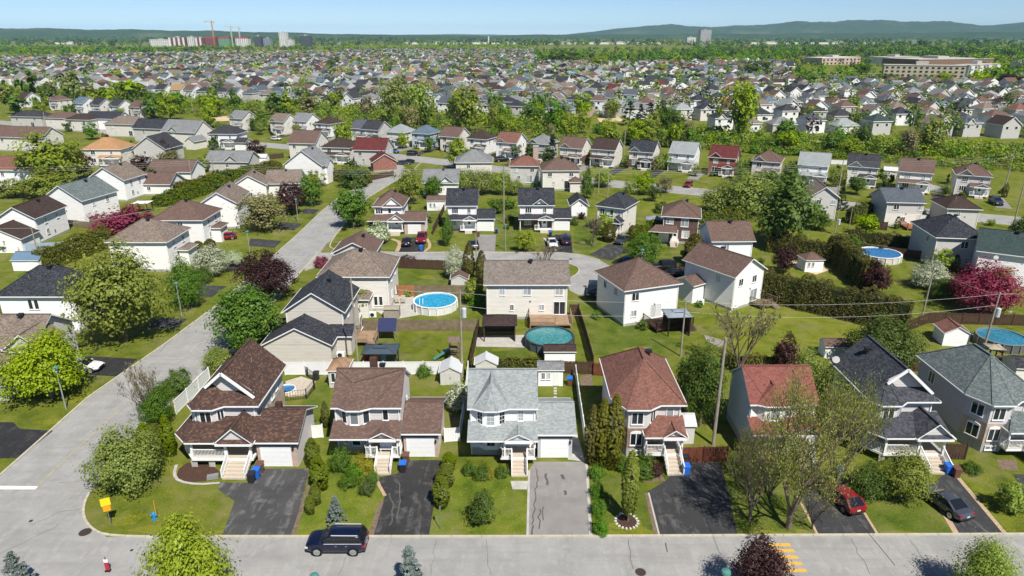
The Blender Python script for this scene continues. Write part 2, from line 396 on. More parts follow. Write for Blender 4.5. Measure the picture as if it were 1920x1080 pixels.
def hip_polys(x0, x1, y0, y1, ze, pitch, axis=None):
    w, d = x1 - x0, y1 - y0; ax = axis or ('x' if w >= d else 'y'); h = min(w, d) / 2
    if axis == 'x': h = d / 2
    if axis == 'y': h = w / 2
    h = min(h, w / 2 - .05, d / 2 - .05) if (axis and ((axis == 'x' and w < d) or (axis == 'y' and d < w))) else h
    zr = ze + h * pitch; A, B, C, D = (x0, y0, ze), (x1, y0, ze), (x1, y1, ze), (x0, y1, ze)
    if ax == 'x':
        p, q = (x0 + h, (y0 + y1) / 2, zr), (x1 - h, (y0 + y1) / 2, zr)
        if x1 - x0 - 2 * h < .05: return [[A, B, p], [B, C, p], [C, D, p], [D, A, p]]
        return [[A, B, q, p], [B, C, q], [C, D, p, q], [D, A, p]]
    p, q = ((x0 + x1) / 2, y0 + h, zr), ((x0 + x1) / 2, y1 - h, zr)
    return [[A, B, p], [B, C, q, p], [C, D, q], [D, A, p, q]]
def gabx(x0, x1, y0, y1, ze, zr, yr=None):
    ym = (y0 + y1) / 2 if yr is None else yr
    return [[(x0, y0, ze), (x1, y0, ze), (x1, ym, zr), (x0, ym, zr)], [(x1, y1, ze), (x0, y1, ze), (x0, ym, zr), (x1, ym, zr)]]
def gaby(x0, x1, y0, y1, ze, zr, xr=None):
    xm = (x0 + x1) / 2 if xr is None else xr
    return [[(x0, y1, ze), (x0, y0, ze), (xm, y0, zr), (xm, y1, zr)], [(x1, y0, ze), (x1, y1, ze), (xm, y1, zr), (xm, y0, zr)]]
VENTM = MB()
VENTM.tube((0, 0, -.3), (0, 0, .35), .17, .17, 8, BLKM).box(-.27, .27, -.27, .27, .32, .52, BLKM)
VENTM.box(-.31, .31, -.31, .31, .52, .57, BLKM); VENTM = VENTM.mesh('roof_vent')
PIPEM = MB().tube((0, 0, -.4), (0, 0, .45), .055, .05, 6, GREYM).mesh('vent_pipe')
def vent(r, x, y, z): link('roof_vent', VENTM, r, (x, y, z))
def pipe(r, x, y, z): link('vent_pipe', PIPEM, r, (x, y, z))
def rail_mb(pts, z0, h, mat, sp=.13):
    m = MB()
    for p, q in zip(pts, pts[1:]):
        a, b = Vector((p[0], p[1], p[2] if len(p) > 2 else z0)), Vector((q[0], q[1], q[2] if len(q) > 2 else z0))
        up = Vector((0, 0, h)); lo = Vector((0, 0, .1)); L = (b - a).length; n = max(2, int(L / sp))
        m.bar(a + up, b + up, .08, .06, mat); m.bar(a + lo, b + lo, .05, .05, mat)
        for i in range(n + 1):
            c = a + (b - a) * (i / n); m.bar(c + lo, c + up - Vector((0, 0, .03)), .035, .035, mat)
        for c in (a, b): m.bar(c, c + Vector((0, 0, h + .08)), .1, .1, mat)
    return m
def railing(par, pts, z0, h=.95, mat=None, sp=.13): return rail_mb(pts, z0, h, mat or WHITE, sp).build('railing', par)
def post(par, x, y, z0, z1, w=.16, mat=None): return MB().box(x - w / 2, x + w / 2, y - w / 2, y + w / 2, z0, z1, mat or WHITE).build('post', par)
def steps(par, x0, x1, y, z, n, run=.3, mat=None, rails=True, ang='S'):
    for i in range(n):
        zz = z * (n - i) / (n + 1)
        MB().box(x0, x1, y - run * (i + 1), y - run * i + .03, max(0, zz - z / (n + 1) - .02), zz, mat or STEPC).build('step', par)
    if rails:
        for x in (x0 + .03, x1 - .03): railing(par, [(x, y, z), (x, y - run * n, z / (n + 1))], 0, .85, sp=.16)
def door(root, x, y, z, w=.95, h=2.1, face='S', glass=True, m=None):
    a = face if isinstance(face, float) else FACE[face]
    d = MB(); mm = m or WHITE
    d.box(-w / 2 - .1, -w / 2, -.06, -.002, 0, h + .1, WHITE).box(w / 2, w / 2 + .1, -.06, -.002, 0, h + .1, WHITE).box(-w / 2, w / 2, -.06, -.002, h, h + .1, WHITE)
    d.box(-w / 2, w / 2, -.035, -.004, 0, h, mm)
    o = d.build('front_door', root, (x, y, z), a)
    if glass: link('door_glass', pane_mesh(GLASS), o, (0, -.04, h * .42), 0, (w * .55, 1, h * .46))
    MB().box(w * .38, w * .44, -.1, -.034, h * .45, h * .53, GREYM).build('handle', o)
    return o
def garage_door(root, x0, x1, y, z0, z1, rows=4):
    o = MB().box(x0 - .12, x0, y - .06, y - .003, z0, z1 + .12, WHITE).box(x1, x1 + .12, y - .06, y - .003, z0, z1 + .12, WHITE).box(x0, x1, y - .06, y - .003, z1, z1 + .12, WHITE).build('garage_door', root)
    hh = (z1 - z0) / rows; me = None
    for i in range(rows):
        if me is None: me = MB().box(x0, x1, y - .045, y - .004, 0, hh - .025, WHITE).mesh('door_panel')
        link('door_panel', me, o, (0, 0, z0 + i * hh + .012))
    return o
def lantern(root, x, y, z): return MB().box(x - .06, x + .06, y - .16, y - .01, z, z + .06, BLKM).box(x - .08, x + .08, y - .2, y - .04, z - .24, z, BLKM).build('wall_lantern', root)
def pediment(root, x0, x1, yf, yb, ze, zr, rm, wm, apron=True, th=.14):
    xm = (x0 + x1) / 2; r = roof(root, gaby(x0, x1, yf, yb, ze, zr), rm, th, name='porch_gable')
    k = (zr - ze) / ((x1 - x0) / 2); yy = yf + .32
    m = MB().poly([(x0 + .2, yy, ze - .02), (x1 - .2, yy, ze - .02), (xm, yy, zr - .22)], wm); m.build('gable_wall', r)
    if apron:
        b = MB(); b.poly([(x0 + .25, yf + .03, ze - .05), (x1 - .25, yf + .03, ze - .05), (x1 - .75, yy - .01, ze + .42 * k * .7), (x0 + .75, yy - .01, ze + .42 * k * .7)], rm); b.build('apron_roof', r)
    MB().box(x0 + .1, x1 - .1, yf + .02, yf + .2, ze - .32, ze - .1, WHITE).build('beam', r)
    return r
# ---------------------------------------------------------------- the ground: terrain, roads, drives, lawns, kerbs, markings
m = MB()
xs = [-25000, -6000, -800, -200, 200, 800, 6000, 25000]; ys = [-300, 20, 200, 700, 3000, 12000, 26000]
for i in range(len(xs) - 1):
    for j in range(len(ys) - 1):
        m.poly([(xs[i], ys[j], 0), (xs[i + 1], ys[j], 0), (xs[i + 1], ys[j + 1], 0), (xs[i], ys[j + 1], 0)], GRASS)
struct('ground', m)
def sheet(name, pts, z, mat, kind='structure'):
    o = MB().poly([(*p, z) for p in pts], mat).build(name); o['kind'] = kind; return o
def px(pts): return [g(*p) for p in pts]
def offset(pts, d):
    out = []
    for i, p in enumerate(pts):
        a = Vector(pts[max(0, i - 1)]); b = Vector(pts[min(len(pts) - 1, i + 1)]); t = (b - a).normalized(); n = Vector((-t.y, t.x)); out.append(tuple(Vector(p) + n * d))
    return out
def smooth(pts, it=2):
    for _ in range(it):
        q = [pts[0]]
        for a, b in zip(pts, pts[1:]): q += [(a[0] * .75 + b[0] * .25, a[1] * .75 + b[1] * .25), (a[0] * .25 + b[0] * .75, a[1] * .25 + b[1] * .75)]
        pts = q + [pts[-1]]
    return pts
def ribbon(name, pts, w, z, mat, kind='structure'):
    L, Rr = offset(pts, w / 2), offset(pts, -w / 2); m = MB()
    for i in range(len(pts) - 1): m.poly([(*Rr[i], z), (*Rr[i + 1], z), (*L[i + 1], z), (*L[i], z)], mat)
    o = m.build(name); o['kind'] = kind; return o
KERBM = flat('kerb_concrete', (.46, .42, .33), .9, .2, var=.12, sc=1.5)
def kerb(pts, w=.2, h=.11):
    fine = [pts[0]]
    for a, b in zip(pts, pts[1:]):
        n = max(1, int(math.hypot(b[0] - a[0], b[1] - a[1]) / 2.5)); fine += [(a[0] + (b[0] - a[0]) * i / n, a[1] + (b[1] - a[1]) * i / n) for i in range(1, n + 1)]
    pts = fine if len(fine) < 160 else pts
    L, Rr = offset(pts, w / 2), offset(pts, -w / 2); m = MB()
    for i in range(len(pts) - 1):
        a, b, c, d = Rr[i], Rr[i + 1], L[i + 1], L[i]; e = .015 / max(.3, math.hypot(b[0] - a[0], b[1] - a[1])); a, b = (a[0] + (b[0] - a[0]) * e, a[1] + (b[1] - a[1]) * e), (b[0] - (b[0] - a[0]) * e, b[1] - (b[1] - a[1]) * e); d, c = (d[0] + (c[0] - d[0]) * e, d[1] + (c[1] - d[1]) * e), (c[0] - (c[0] - d[0]) * e, c[1] - (c[1] - d[1]) * e)
        m.poly([(*a, h), (*b, h), (*c, h), (*d, h)], KERBM); m.poly([(*a, 0), (*b, 0), (*b, h), (*a, h)], KERBM); m.poly([(*d, h), (*c, h), (*c, 0), (*d, 0)], KERBM)
    o = m.build('kerb'); o['kind'] = 'structure'; return o
# front street, left street, side court, back street
sheet('road', [(-140, 26), (140, 26), (140, 46.3), (43, 46.15), (0, 45.8), (-140, 45.8)], .012, ROAD)
LSL = [(-48.2, 42), (-48.3, 54), (-48.6, 69), (-46.6, 84), (-45.3, 98), (-44.6, 137), (-44.8, 155), (-44.2, 173), (-40.6, 190), (-37.5, 206), (-36.5, 226)]
LSR = [(-38.3, 42), (-38.6, 54), (-38.7, 63), (-37.6, 84), (-37, 98), (-37, 120), (-36.6, 131), (-36.8, 150), (-36.6, 172), (-33.5, 190), (-30.5, 206), (-29.5, 223)]
m = MB()
for i in range(len(LSL) - 1): m.poly([(*LSR[i], .016), (*LSR[i + 1], .016), (*LSL[i + 1], .016), (*LSL[i], .016)], ROAD)
struct('road', m)
corner = [(-33.5, 45.8), (-35.6, 46.9), (-37.2, 48.6), (-38.3, 51), (-38.6, 54)]
m = MB().poly([(*p, .0135) for p in [(-38.3, 44), (-33.5, 44)] + corner + [(-39.5, 54), (-39.5, 44)]], ROAD); struct('road', m)
cul = px([(608, 474), (640, 472), (745, 474), (880, 473), (1050, 474), (1090, 478), (1125, 488), (1150, 502), (1158, 520), (1146, 538), (1122, 552), (1085, 553), (1068, 545)]) + px([(1064, 530), (1070, 520), (1083, 512), (1087, 503), (1074, 496), (1040, 492), (900, 489), (770, 487), (640, 491), (600, 499), (572, 508), (560, 470)])
sheet('road', cul, .0125, ROAD)
BST = smooth([(-250, 334), (-160, 290), (-87, 257), (-48, 238), (-30, 228), (-10, 214), (25, 190), (40, 182.5), (82, 162), (112, 148), (200, 107)], 1)
ribbon('road', BST, 8.6, .0145, ROAD)
kerb([(x, y) for x, y in [(43.5, 46.15), (30, 46.05), (0, 45.85)]] + smooth([(-25, 45.85)] + corner, 2) + LSR[2:6] + smooth(LSR[6:7] + [(-36.9, 113), (-35.2, 118.2), (-31, 119.6), (-20, 120)], 2))
kerb(smooth(px([(1071, 496), (1087, 503), (1084, 513), (1070, 521)]), 2)); kerb(LSL)
kerb(smooth([LSR[7], (-36.4, 129), (-34.3, 126.2), (-30, 125.6)], 2) + px([(745, 474), (880, 473), (1050, 474), (1090, 478), (1125, 488)]))
kerb([(43, 46.15), (140, 46.3)]); kerb(LSR[7:]); kerb(offset(BST, 4.4)); kerb(offset(BST[12:], -4.4))
kerb([(-140, 45.85), (-55, 45.85), (-49.5, 46.8), (-48.3, 49)]) ; kerb([(-140, 36.2), (140, 36.6)])
# drives
def drive(pts, mat, z=.022): return sheet('driveway', px(pts), z, mat)
drive([(416, 1006), (549, 1005), (581, 879), (490, 879), (470, 905), (412, 905), (408, 917), (440, 940)], asphalt('faded_asphalt', (.066, .065, .065), (.21, .205, .195), .95, .0))
drive([(695, 1006), (804, 1006), (827, 863), (765, 863), (745, 888), (708, 896), (722, 930)], asphalt('streaked_asphalt', (.036, .035, .035), (.15, .145, .14), .8, .8, .3))
drive([(989, 1007), (1108, 1007), (1098, 866), (1003, 866), (992, 880)], DRV_G)
drive([(1235, 1006), (1384, 1006), (1352, 868), (1284, 866), (1248, 902), (1214, 922)], DRV_D)
drive([(1533, 1003), (1644, 1003), (1580, 902), (1540, 895), (1490, 899)], DRV_D)
drive([(1793, 1001), (1884, 1000), (1794, 893), (1768, 891), (1738, 915)], DRV_D)
drive([(1900, 890), (1990, 888), (2010, 930), (1922, 932)], DRV_D)
drive([(-110, 790), (25, 792), (37, 804), (100, 808), (36, 859), (-110, 862)], DRV_B)
drive([(100, 668), (165, 668), (258, 673), (221, 706), (110, 700)], DRV_B)
drive([(290, 596), (352, 598), (328, 617), (270, 614)], DRV_D)
drive([(372, 534), (426, 537), (398, 557), (360, 555)], DRV_D); drive([(425, 494), (462, 496), (450, 508), (425, 506)], DRV_D)
drive([(470, 447), (529, 452), (514, 465), (465, 461)], DRV_D); drive([(525, 416), (567, 420), (551, 432), (518, 429)], DRV_D); drive([(572, 391), (600, 393), (589, 402), (566, 400)], DRV_D)
drive([(744, 473), (795, 472), (798, 445), (762, 445)], DRV_B); drive([(898, 473), (928, 472), (930, 440), (895, 440)], DRV_G); drive([(1024, 474), (1074, 475), (1070, 440), (1042, 440), (1020, 447)], DRV_B)
drive([(1105, 478), (1144, 489), (1179, 470), (1160, 456), (1140, 458)], DRV_D); drive([(1145, 492), (1165, 505), (1218, 487), (1187, 473)], DRV_B, .026); drive([(1160, 517), (1280, 530), (1290, 500), (1225, 492), (1170, 503)], DRV_B, .023)
# paver and gravel edges, beds, stepping stones
PAV = flat('paver_edge', (.42, .31, .20), .9, .2, var=.2, sc=5)
def edge(p, w, mat=PAV, z=.03, name='paver_border'): return ribbon(name, smooth(px(p), 1), w, z, mat)
edge([(1884, 1000), (1794, 893)], .38); edge([(1793, 1001), (1760, 945), (1738, 916)], .5); edge([(1646, 1003), (1595, 920)], .22); edge([(1533, 1003), (1495, 930)], .22)
edge([(549, 1005), (582, 905)], .35, SOIL); edge([(695, 1006), (715, 940)], .45, SOIL); edge([(722, 930), (708, 905), (704, 880)], .3); edge([(1233, 1006), (1213, 925)], .5, SOIL); edge([(1236, 1004), (1216, 924)], .14, CONC, .034)
edge([(989, 1007), (992, 882)], .2, CONC); edge([(1108, 1007), (1100, 870)], .25, CONC)
TAR = flat('tar_seal', (.10, .098, .096), .8, .2, var=.3, sc=4); HAIR = flat('hairline_crack', (.15, .145, .14), .9, .2, var=.3, sc=4)
def crack(pts, w, seed):
    r_ = random.Random(seed); P = px(pts); out = [P[0]]
    for a, b in zip(P, P[1:]):
        n = max(2, int(math.hypot(b[0] - a[0], b[1] - a[1]) / .45))
        out += [(a[0] + (b[0] - a[0]) * i / n + r_.uniform(-.14, .14), a[1] + (b[1] - a[1]) * i / n + r_.uniform(-.09, .09)) for i in range(1, n + 1)]
    ribbon('crack_seal', out, w, .0275, TAR if w > .09 else HAIR)
for i, (p, w) in enumerate((([(1004, 878), (1008, 895), (1003, 925), (1001, 955), (997, 985)], .11), ([(1024, 888), (1026, 910)], .22), ([(1012, 955), (1010, 992)], .12), ([(1019, 950), (1018, 975)], .1), ([(1000, 985), (998, 1002)], .14), ([(1053, 890), (1056, 900)], .3), ([(1058, 920), (1060, 928)], .25), ([(1178, 1012), (1182, 1040), (1190, 1066)], .06), ([(1248, 1018), (1254, 1036)], .1), ([(818, 1012), (814, 1045), (806, 1078)], .035), ([(912, 1012), (913, 1045), (918, 1078)], .035), ([(648, 1045), (636, 1078)], .035), ([(1595, 1010), (1615, 1045), (1635, 1078)], .035), ([(1706, 1012), (1735, 1050), (1750, 1078)], .03), ([(0, 1040), (60, 1010), (110, 985)], .05), ([(110, 905), (180, 900)], .04), ([(300, 660), (345, 610), (372, 590)], .06), ([(60, 985), (110, 960), (150, 955)], .05), ([(730, 925), (738, 945), (732, 985)], .12), ([(748, 905), (752, 940), (745, 975)], .06))): crack(p, w, i)
edge([(1042, 470), (1020, 446)], .5, CONC); edge([(796, 472), (808, 462), (800, 446)], .6); edge([(744, 472), (752, 455), (735, 448)], .8)
sheet('path', px([(961, 918), (988, 918), (990, 902), (957, 902)]), .027, CONC); sheet('path', px([(1206, 905), (1248, 902), (1240, 890), (1200, 892)]), .026, SOIL)
sheet('path', px([(1065, 862), (1098, 866), (1078, 800), (1070, 800)]), .019, CONC)
sheet('flower_bed', smooth(px([(335, 880), (330, 895), (345, 905), (412, 900), (412, 880), (380, 868), (350, 868)]), 1), .02, MULCH)
edge([(331, 872), (326, 890), (335, 903), (370, 909), (412, 906)], .28, CONC, .05)
sheet('flower_bed', px([(0, 752), (50, 726), (44, 716), (0, 735)]), .02, MULCH)
sheet('flower_bed', px([(1875, 880), (1910, 884), (1905, 862), (1868, 862)]), .02, SOIL)
sheet('lawn', px([(806, 1005), (989, 1005), (992, 900), (955, 890), (860, 880), (830, 880)]), .008, LAWN)
sheet('lawn', px([(1112, 1005), (1226, 1004), (1205, 930), (1200, 900), (1105, 880)]), .008, LUSH)
sheet('lawn', px([(552, 1004), (693, 1005), (716, 935), (700, 870), (620, 840), (590, 870)]), .008, LAWN)
sheet('lawn', px([(1650, 1002), (1780, 1000), (1735, 920), (1690, 880), (1600, 880), (1585, 905)]), .008, LUSH)
sheet('lawn', px([(1890, 999), (1990, 999), (1960, 940), (1870, 870), (1800, 890)]), .008, LAWNY)
sheet('lawn', px([(1385, 1003), (1530, 1003), (1490, 905), (1360, 870)]), .008, LUSH)
sheet('lawn', px([(1290, 590), (1420, 690), (1690, 700), (1760, 690), (1700, 620), (1450, 565), (1330, 570)]), .008, LAWNY)
sheet('lawn', px([(1085, 560), (1115, 665), (1260, 672), (1280, 640), (1165, 600), (1130, 560)]), .008, LUSH)
sheet('lawn', px([(745, 505), (745, 535), (850, 540), (850, 508)]), .008, LUSH)
sheet('lawn', px([(570, 730), (560, 790), (615, 790), (620, 720)]), .008, LUSH); sheet('lawn', px([(893, 648), (893, 690), (985, 690), (985, 650)]), .008, LUSH)
sheet('lawn', px([(935, 385), (928, 470), (968, 470), (970, 385)]), .008, LUSH); sheet('lawn', px([(790, 388), (775, 425), (820, 432), (832, 385)]), .008, LUSH); sheet('lawn', px([(1078, 400), (1077, 470), (1130, 468), (1105, 400)]), .008, LUSH)
sheet('lawn', px([(1200, 355), (1205, 400), (1300, 410), (1420, 400), (1420, 368), (1290, 358)]), .008, LAWNY)
sheet('park_lawn', px([(1085, 222), (1090, 240), (1210, 245), (1235, 232), (1180, 222)]), .009, LAWNY); sheet('sand_patch', px([(395, 218), (400, 228), (440, 226), (430, 217)]), .012, SAND); sheet('sand_patch', px([(1120, 222), (1125, 229), (1172, 227), (1160, 220)]), .013, SAND)
sheet('patio', px([(893, 630), (893, 650), (990, 652), (990, 628)]), .018, CONC); sheet('patio', px([(1320, 628), (1325, 640), (1350, 652), (1362, 640)]), .02, flat('worn_slab', (.27, .245, .21), .95, .1, var=.2, sc=3))
sheet('patio', px([(1468, 495), (1530, 515), (1560, 505), (1500, 485)]), .02, SAND); sheet('patio', px([(535, 715), (540, 745), (575, 742), (592, 715), (565, 706)]), .02, flat('pale_patio', (.46, .40, .33), .9, .1))
sheet('patio', px([(690, 575), (735, 600), (790, 590), (775, 555), (740, 548)]), .02, CONC)
sheet('vegetable_bed', px([(1087, 705), (1090, 725), (1112, 725), (1110, 702)]), .02, SOIL)
for i, yy in enumerate((738, 745, 752, 759, 733, 728)): sheet('stepping_stone', px([(1038, yy - 1.5), (1044, yy - 1.5), (1044, yy + 2), (1038, yy + 2)]), .03, CONC)
DRY = grass('dry_grass', 1.15, 1.1)
def patch(cx, cy_, rx, ry, seed, mat=DRY, z=.0105):
    r_ = random.Random(seed); x, y = g(cx, cy_); n = 26; ph = [r_.uniform(0, 6.28) for _ in range(4)]
    P = []
    for i in range(n):
        a = 6.2832 * i / n; k = 1 + .22 * math.sin(2 * a + ph[0]) + .18 * math.sin(3 * a + ph[1]) + .12 * math.sin(5 * a + ph[2]) + .08 * math.sin(9 * a + ph[3]); P.append((x + rx * k * math.cos(a), y + ry * k * math.sin(a)))
    sheet('worn_grass', P, z, mat)
for i, q in enumerate(((300, 992, 2.6, .55), (235, 975, 1.4, .8), (395, 1000, 1.3, .3), (580, 1001, 1.0, .3), (660, 1002, 1.4, .25), (850, 1001, 1.5, .3), (960, 1002, .9, .3), (1150, 1000, 1.6, .5), (1205, 1000, 1.0, .5), (1440, 1000, 1.8, .4), (1510, 1000, .9, .4), (1690, 999, 1.6, .25), (1905, 996, 1.0, .3), (1180, 985, 1.2, .9), (100, 790, 1.6, .7), (150, 745, 1.0, 1.2), (210, 700, .8, 1.0), (330, 880, .8, .9), (640, 985, .9, .5), (790, 620, 2.4, .9), (730, 655, 1.6, .6), (840, 668, 1.2, .9), (940, 655, 1.5, .5), (1190, 655, 1.6, .8), (1400, 640, 2.4, 1.2), (1560, 640, 2.8, 1.2), (1480, 600, 2.4, 1.0), (800, 520, 1.8, .8), (1260, 380, 4, 2), (1340, 388, 5, 2))): patch(*q, i, DRY, .0084 + i * .00007)
# markings
sheet('stop_line', px([(-120, 910), (72, 912), (66, 918), (-120, 918)]), .024, PWHITE)
ribbon('centre_line', smooth(px([(70, 912), (90, 892), (165, 822), (228, 765)]), 1), .13, .024, OCHRE)
for i, (a, b, y) in enumerate(((1440, 1480, 1022), (1446, 1487, 1033), (1452, 1494, 1045), (1459, 1502, 1057), (1466, 1510, 1070), (1474, 1520, 1084))):
    sheet('crosswalk_stripe', px([(a, y - 3), (b, y - 3), (b + 4, y + 3), (a + 4, y + 3)]), .024, YELLOW)
IRON = flat('cast_iron', (.07, .05, .04), .6, .4, .3, var=.3, sc=9)
for q, r in (((1201, 1073), .42), ((160, 998), .5), ((58, 977), .16), ((247, 1032), .13), ((10, 1051), .16), ((1070, 486), .35), ((1123, 483), .3), ((1097, 537), .35)):
    x, y = g(*q); o = MB().prism([(x + r * math.cos(a * .393), y + r * math.sin(a * .393)) for a in range(16)], .018, .028, IRON).build('manhole_cover'); o['kind'] = 'structure'
# ---------------------------------------------------------------- front row of houses
def low_box(root, x0, x1, y0, y1, zf=.9, ff=FOUND):
    MB().prism([(x0, y0), (x1, y0), (x1, y1), (x0, y1)], 0, zf, ff, False).build('foundation', root)
def garage(root, x0, x1, yf, yr, depth, rm, wm, fm, ze=2.9, zr=4.6, dx0=None, dx1=None):
    w0, w1, y0, y1 = x0 + .12, x1 - .38, yf + .4, yf + depth - .4
    m = MB(); m.poly([(w0, y0, 0), (w1, y0, 0), (w1, y0, ze), (w0, y0, ze)], fm); m.build('garage_front_wall', root)
    k = (zr - ze) / (yr - yf); zz = lambda y: ze + k * min(y - yf, 2 * (yr - yf) - (y - yf)) - .19
    m = MB(); m.poly([(w1, y0, 0), (w1, y1, 0), (w1, y1, zz(y1)), (w1, yr, zz(yr)), (w1, y0, zz(y0))], wm)
    m.poly([(w1, y1, 0), (w0, y1, 0), (w0, y1, ze), (w1, y1, ze)], wm); m.poly([(w0, y1, 0), (w0, y0, 0), (w0, y0, zz(y0)), (w0, yr, zz(yr)), (w0, y1, zz(y1))], wm); m.build('garage_wall', root)
    r = roof(root, gabx(x0, x1, yf, 2 * yr - yf, ze, zr), rm, name='garage_roof')
    MB().box(w0, w1, y0 - .05, y0 - .004, ze - .62, ze - .2, flat('dark_fascia_band', (.10, .11, .13), .6, .3)).build('fascia_band', root)
    c = (w0 + w1) / 2; garage_door(root, dx0 or c - 1.25, dx1 or c + 1.25, y0, .05, 2.12)
    return r
def porch_base(root, pts, z, front_skirt=True):
    p = MB().prism(pts, z - .22, z, WHITE).build('porch', root)
    MB().prism([(x, y) for x, y in offset_poly(pts, -.12)], z + .002, z + .02, STEPC, False).build('deck', p); return p
def offset_poly(pts, d):
    cx = sum(p[0] for p in pts) / len(pts); cy_ = sum(p[1] for p in pts) / len(pts)
    return [(x + (cx - x) * .06, y + (cy_ - y) * .06) for x, y in pts]
def type_a(name_label, O, rm, wm, bm, garage_on, group, ze=5.4, vent_side=-1):
    t = thing('house', name_label, 'house', (O[0], O[1], 0), 0, group); rmm = shg(rm); wmm = sdg(wm); bmm = MATS[bm]
    E = ze; zr = E + 3.2; W_, D = 6.9, 8.8; xm = 3.45; b = .45
    fp = [(b, b), (W_ - b, b), (W_ - b, D - b), (b, D - b)]
    low_box(t, b + .02, W_ - b - .02, b + .02, D - b)
    walls(t, fp, .9, 3.2, bmm, 'brick_wall')
    kk = (zr - E) / xm
    walls(t, fp, 3.2, E + .1, wmm, 'wall', [[(b, D - b, E + .1), (W_ - b, D - b, E + .1), (xm, D - b, zr - .3)][::-1]])
    bay = [(.1, b), (.1, .55), (1.0, -.3), (2.65, -.3), (3.45, b)]
    walls(t, bay[1:], 3.35, E + .05, wmm, 'bay_wall')
    yp = .7; a = E + (xm - .0) * kk
    zl = E + 1.0
    P = [[(W_, D, E), (W_, 0, E), (W_ - .62, yp, E + .62 * kk), (xm, yp, zr), (xm, D, zr)],
         [(0, .3, E), (-.1, D, E), (xm, D, zr), (xm, yp, zr), (1.95, yp + .6, E + 1.95 * kk)],
         [(3.6, 0, E), (W_, 0, E), (W_ - .62, yp, E + .62 * kk), (6.1, 1.34, E + .965), (2.95, 1.34, E + .965)],
         [(2.7, -.75, E), (3.6, 0, E), (2.95, 1.34, E + .965)], [(2.7, -.75, E), (2.95, 1.34, E + .965), (1.95, 1.3, E + 1.95 * kk)], [(.8, -.75, E), (2.7, -.75, E), (1.95, 1.3, E + 1.95 * kk)], [(-.1, .3, E), (.8, -.75, E), (1.95, 1.3, E + 1.95 * kk)]]
    r = roof(t, P, rmm, emin=E + .1)
    # front gable: triangle wall and white rake boards
    m = MB().poly([(3.05, 1.32, E + .9), (6.05, 1.32, E + .9), (xm, 1.32, zr - .12), (2.2, 1.32, E + 1.7)], wmm); m.build('gable_wall', t)
    m = MB()
    for (ax, az), (bx, bz) in (((xm, zr), (6.35, E + .5)), ((xm, zr), (1.7, E + 1.6))):
        m.bar((ax, yp - .05, az - .06), (bx, yp - .05, bz + .02), .12, .27, WHITE); m.bar((ax, yp + .25, az - .26), (bx, yp + .25, bz - .18), .5, .05, SOFF)
    m.build('rake_board', r)
    vent(r, xm - 1.1 * vent_side * -1, 6.4, E + (xm - 1.1) * kk + .1); pipe(r, xm + 1.2, 5.3, E + (xm - 1.2) * kk)
    window(t, 1.8, -.3, E - 1.75, 1.15, 1.3, '2', glass=GLASS); window(t, 3.08, .07, E - 1.75, .7, 1.3, '2', R(43)); window(t, .5, .08, E - 1.75, .7, 1.3, '2', R(-43))
    # lower wrap-around porch roof
    z1 = 3.05; zt = 4.05
    Q = [[(.6, -2.75, z1), (7.0, -2.75, z1), (6.9, .4, zt + .05), (1.1, .4, zt + .05)], [(-1.0, -1.1, z1), (.6, -2.75, z1), (1.1, .4, zt + .05)], [(-1.0, 3.2, z1), (-1.0, -1.1, z1), (1.1, .4, zt + .05), (.47, 3.2, zt - .15)]]
    Q[0][2] = (7.0, .42, zt + .05)
    r2 = roof(t, Q, rmm, name='porch_roof')
    pediment(t, 3.4, 7.1, -2.95, .8, z1 + .03, z1 + 1.62, rmm, wmm)
    dz = 1.05
    p = porch_base(t, [(-.45, -.8), (.85, -2.4), (6.7, -2.4), (6.7, .5), (-.45, .5)], dz)
    for x, y in ((-.3, -.9), (.95, -2.28), (4.15, -2.3), (6.55, -2.3)): post(p, x, y, dz, z1 - .16, .2)
    railing(p, [(-.3, .4), (-.3, -.85), (.9, -2.28), (4.1, -2.3)], dz, .95)
    if not garage_on: railing(p, [(6.6, .4), (6.6, -2.3)], dz, .95)
    for x in (.9, 2.6): MB().prism([(x - .3, -2.2), (x + .3, -2.2), (x + .12, -1.9), (x - .12, -1.9)], 0, dz - .22, CONC).build('footing', p)
    steps(p, 4.3, 6.5, -2.4, dz, 5, .36)
    window(t, 2.5, b, 1.55, 2.1, 1.2, 'g3', glass=GLASSB); door(t, 5.55, b, dz, .95, 2.05); lantern(t, 4.7, b, 2.7)
    window(t, W_ - b, 6.2, E - 1.7, .8, 1.1, '1', 'E'); window(t, b, 5.0, E - 1.7, .8, 1.1, '1', 'W'); window(t, W_ - b, 4.9, 3.4, .9, 1.7, '1', 'E', glass=CURT)
    if garage_on:
        r3 = garage(t, 6.95, 11.25, -2.55, .85, 6.8, rmm, wmm, MATS['brick_pink'], 2.95, 4.6, 7.5, 10.2); lantern(t, 10.55, -2.15, 2.2)
        MB().box(8.0, 8.6, 1.3, 1.8, 3.9, 4.95, BRNW).build('chimney', r3)
    return t
H1 = type_a('corner house with mottled dark brown roof, wrap-around white porch and brick garage', (-31.4, 57.8), 'h1brown', 'mauve', 'brick_pink', True, 'front row houses')
H6 = type_a('house with black roof, tall gable and wrap-around white porch behind bushy trees', (35.0, 58.6), 'charcoal', 'mauve', 'brick_dark', False, 'front row houses')
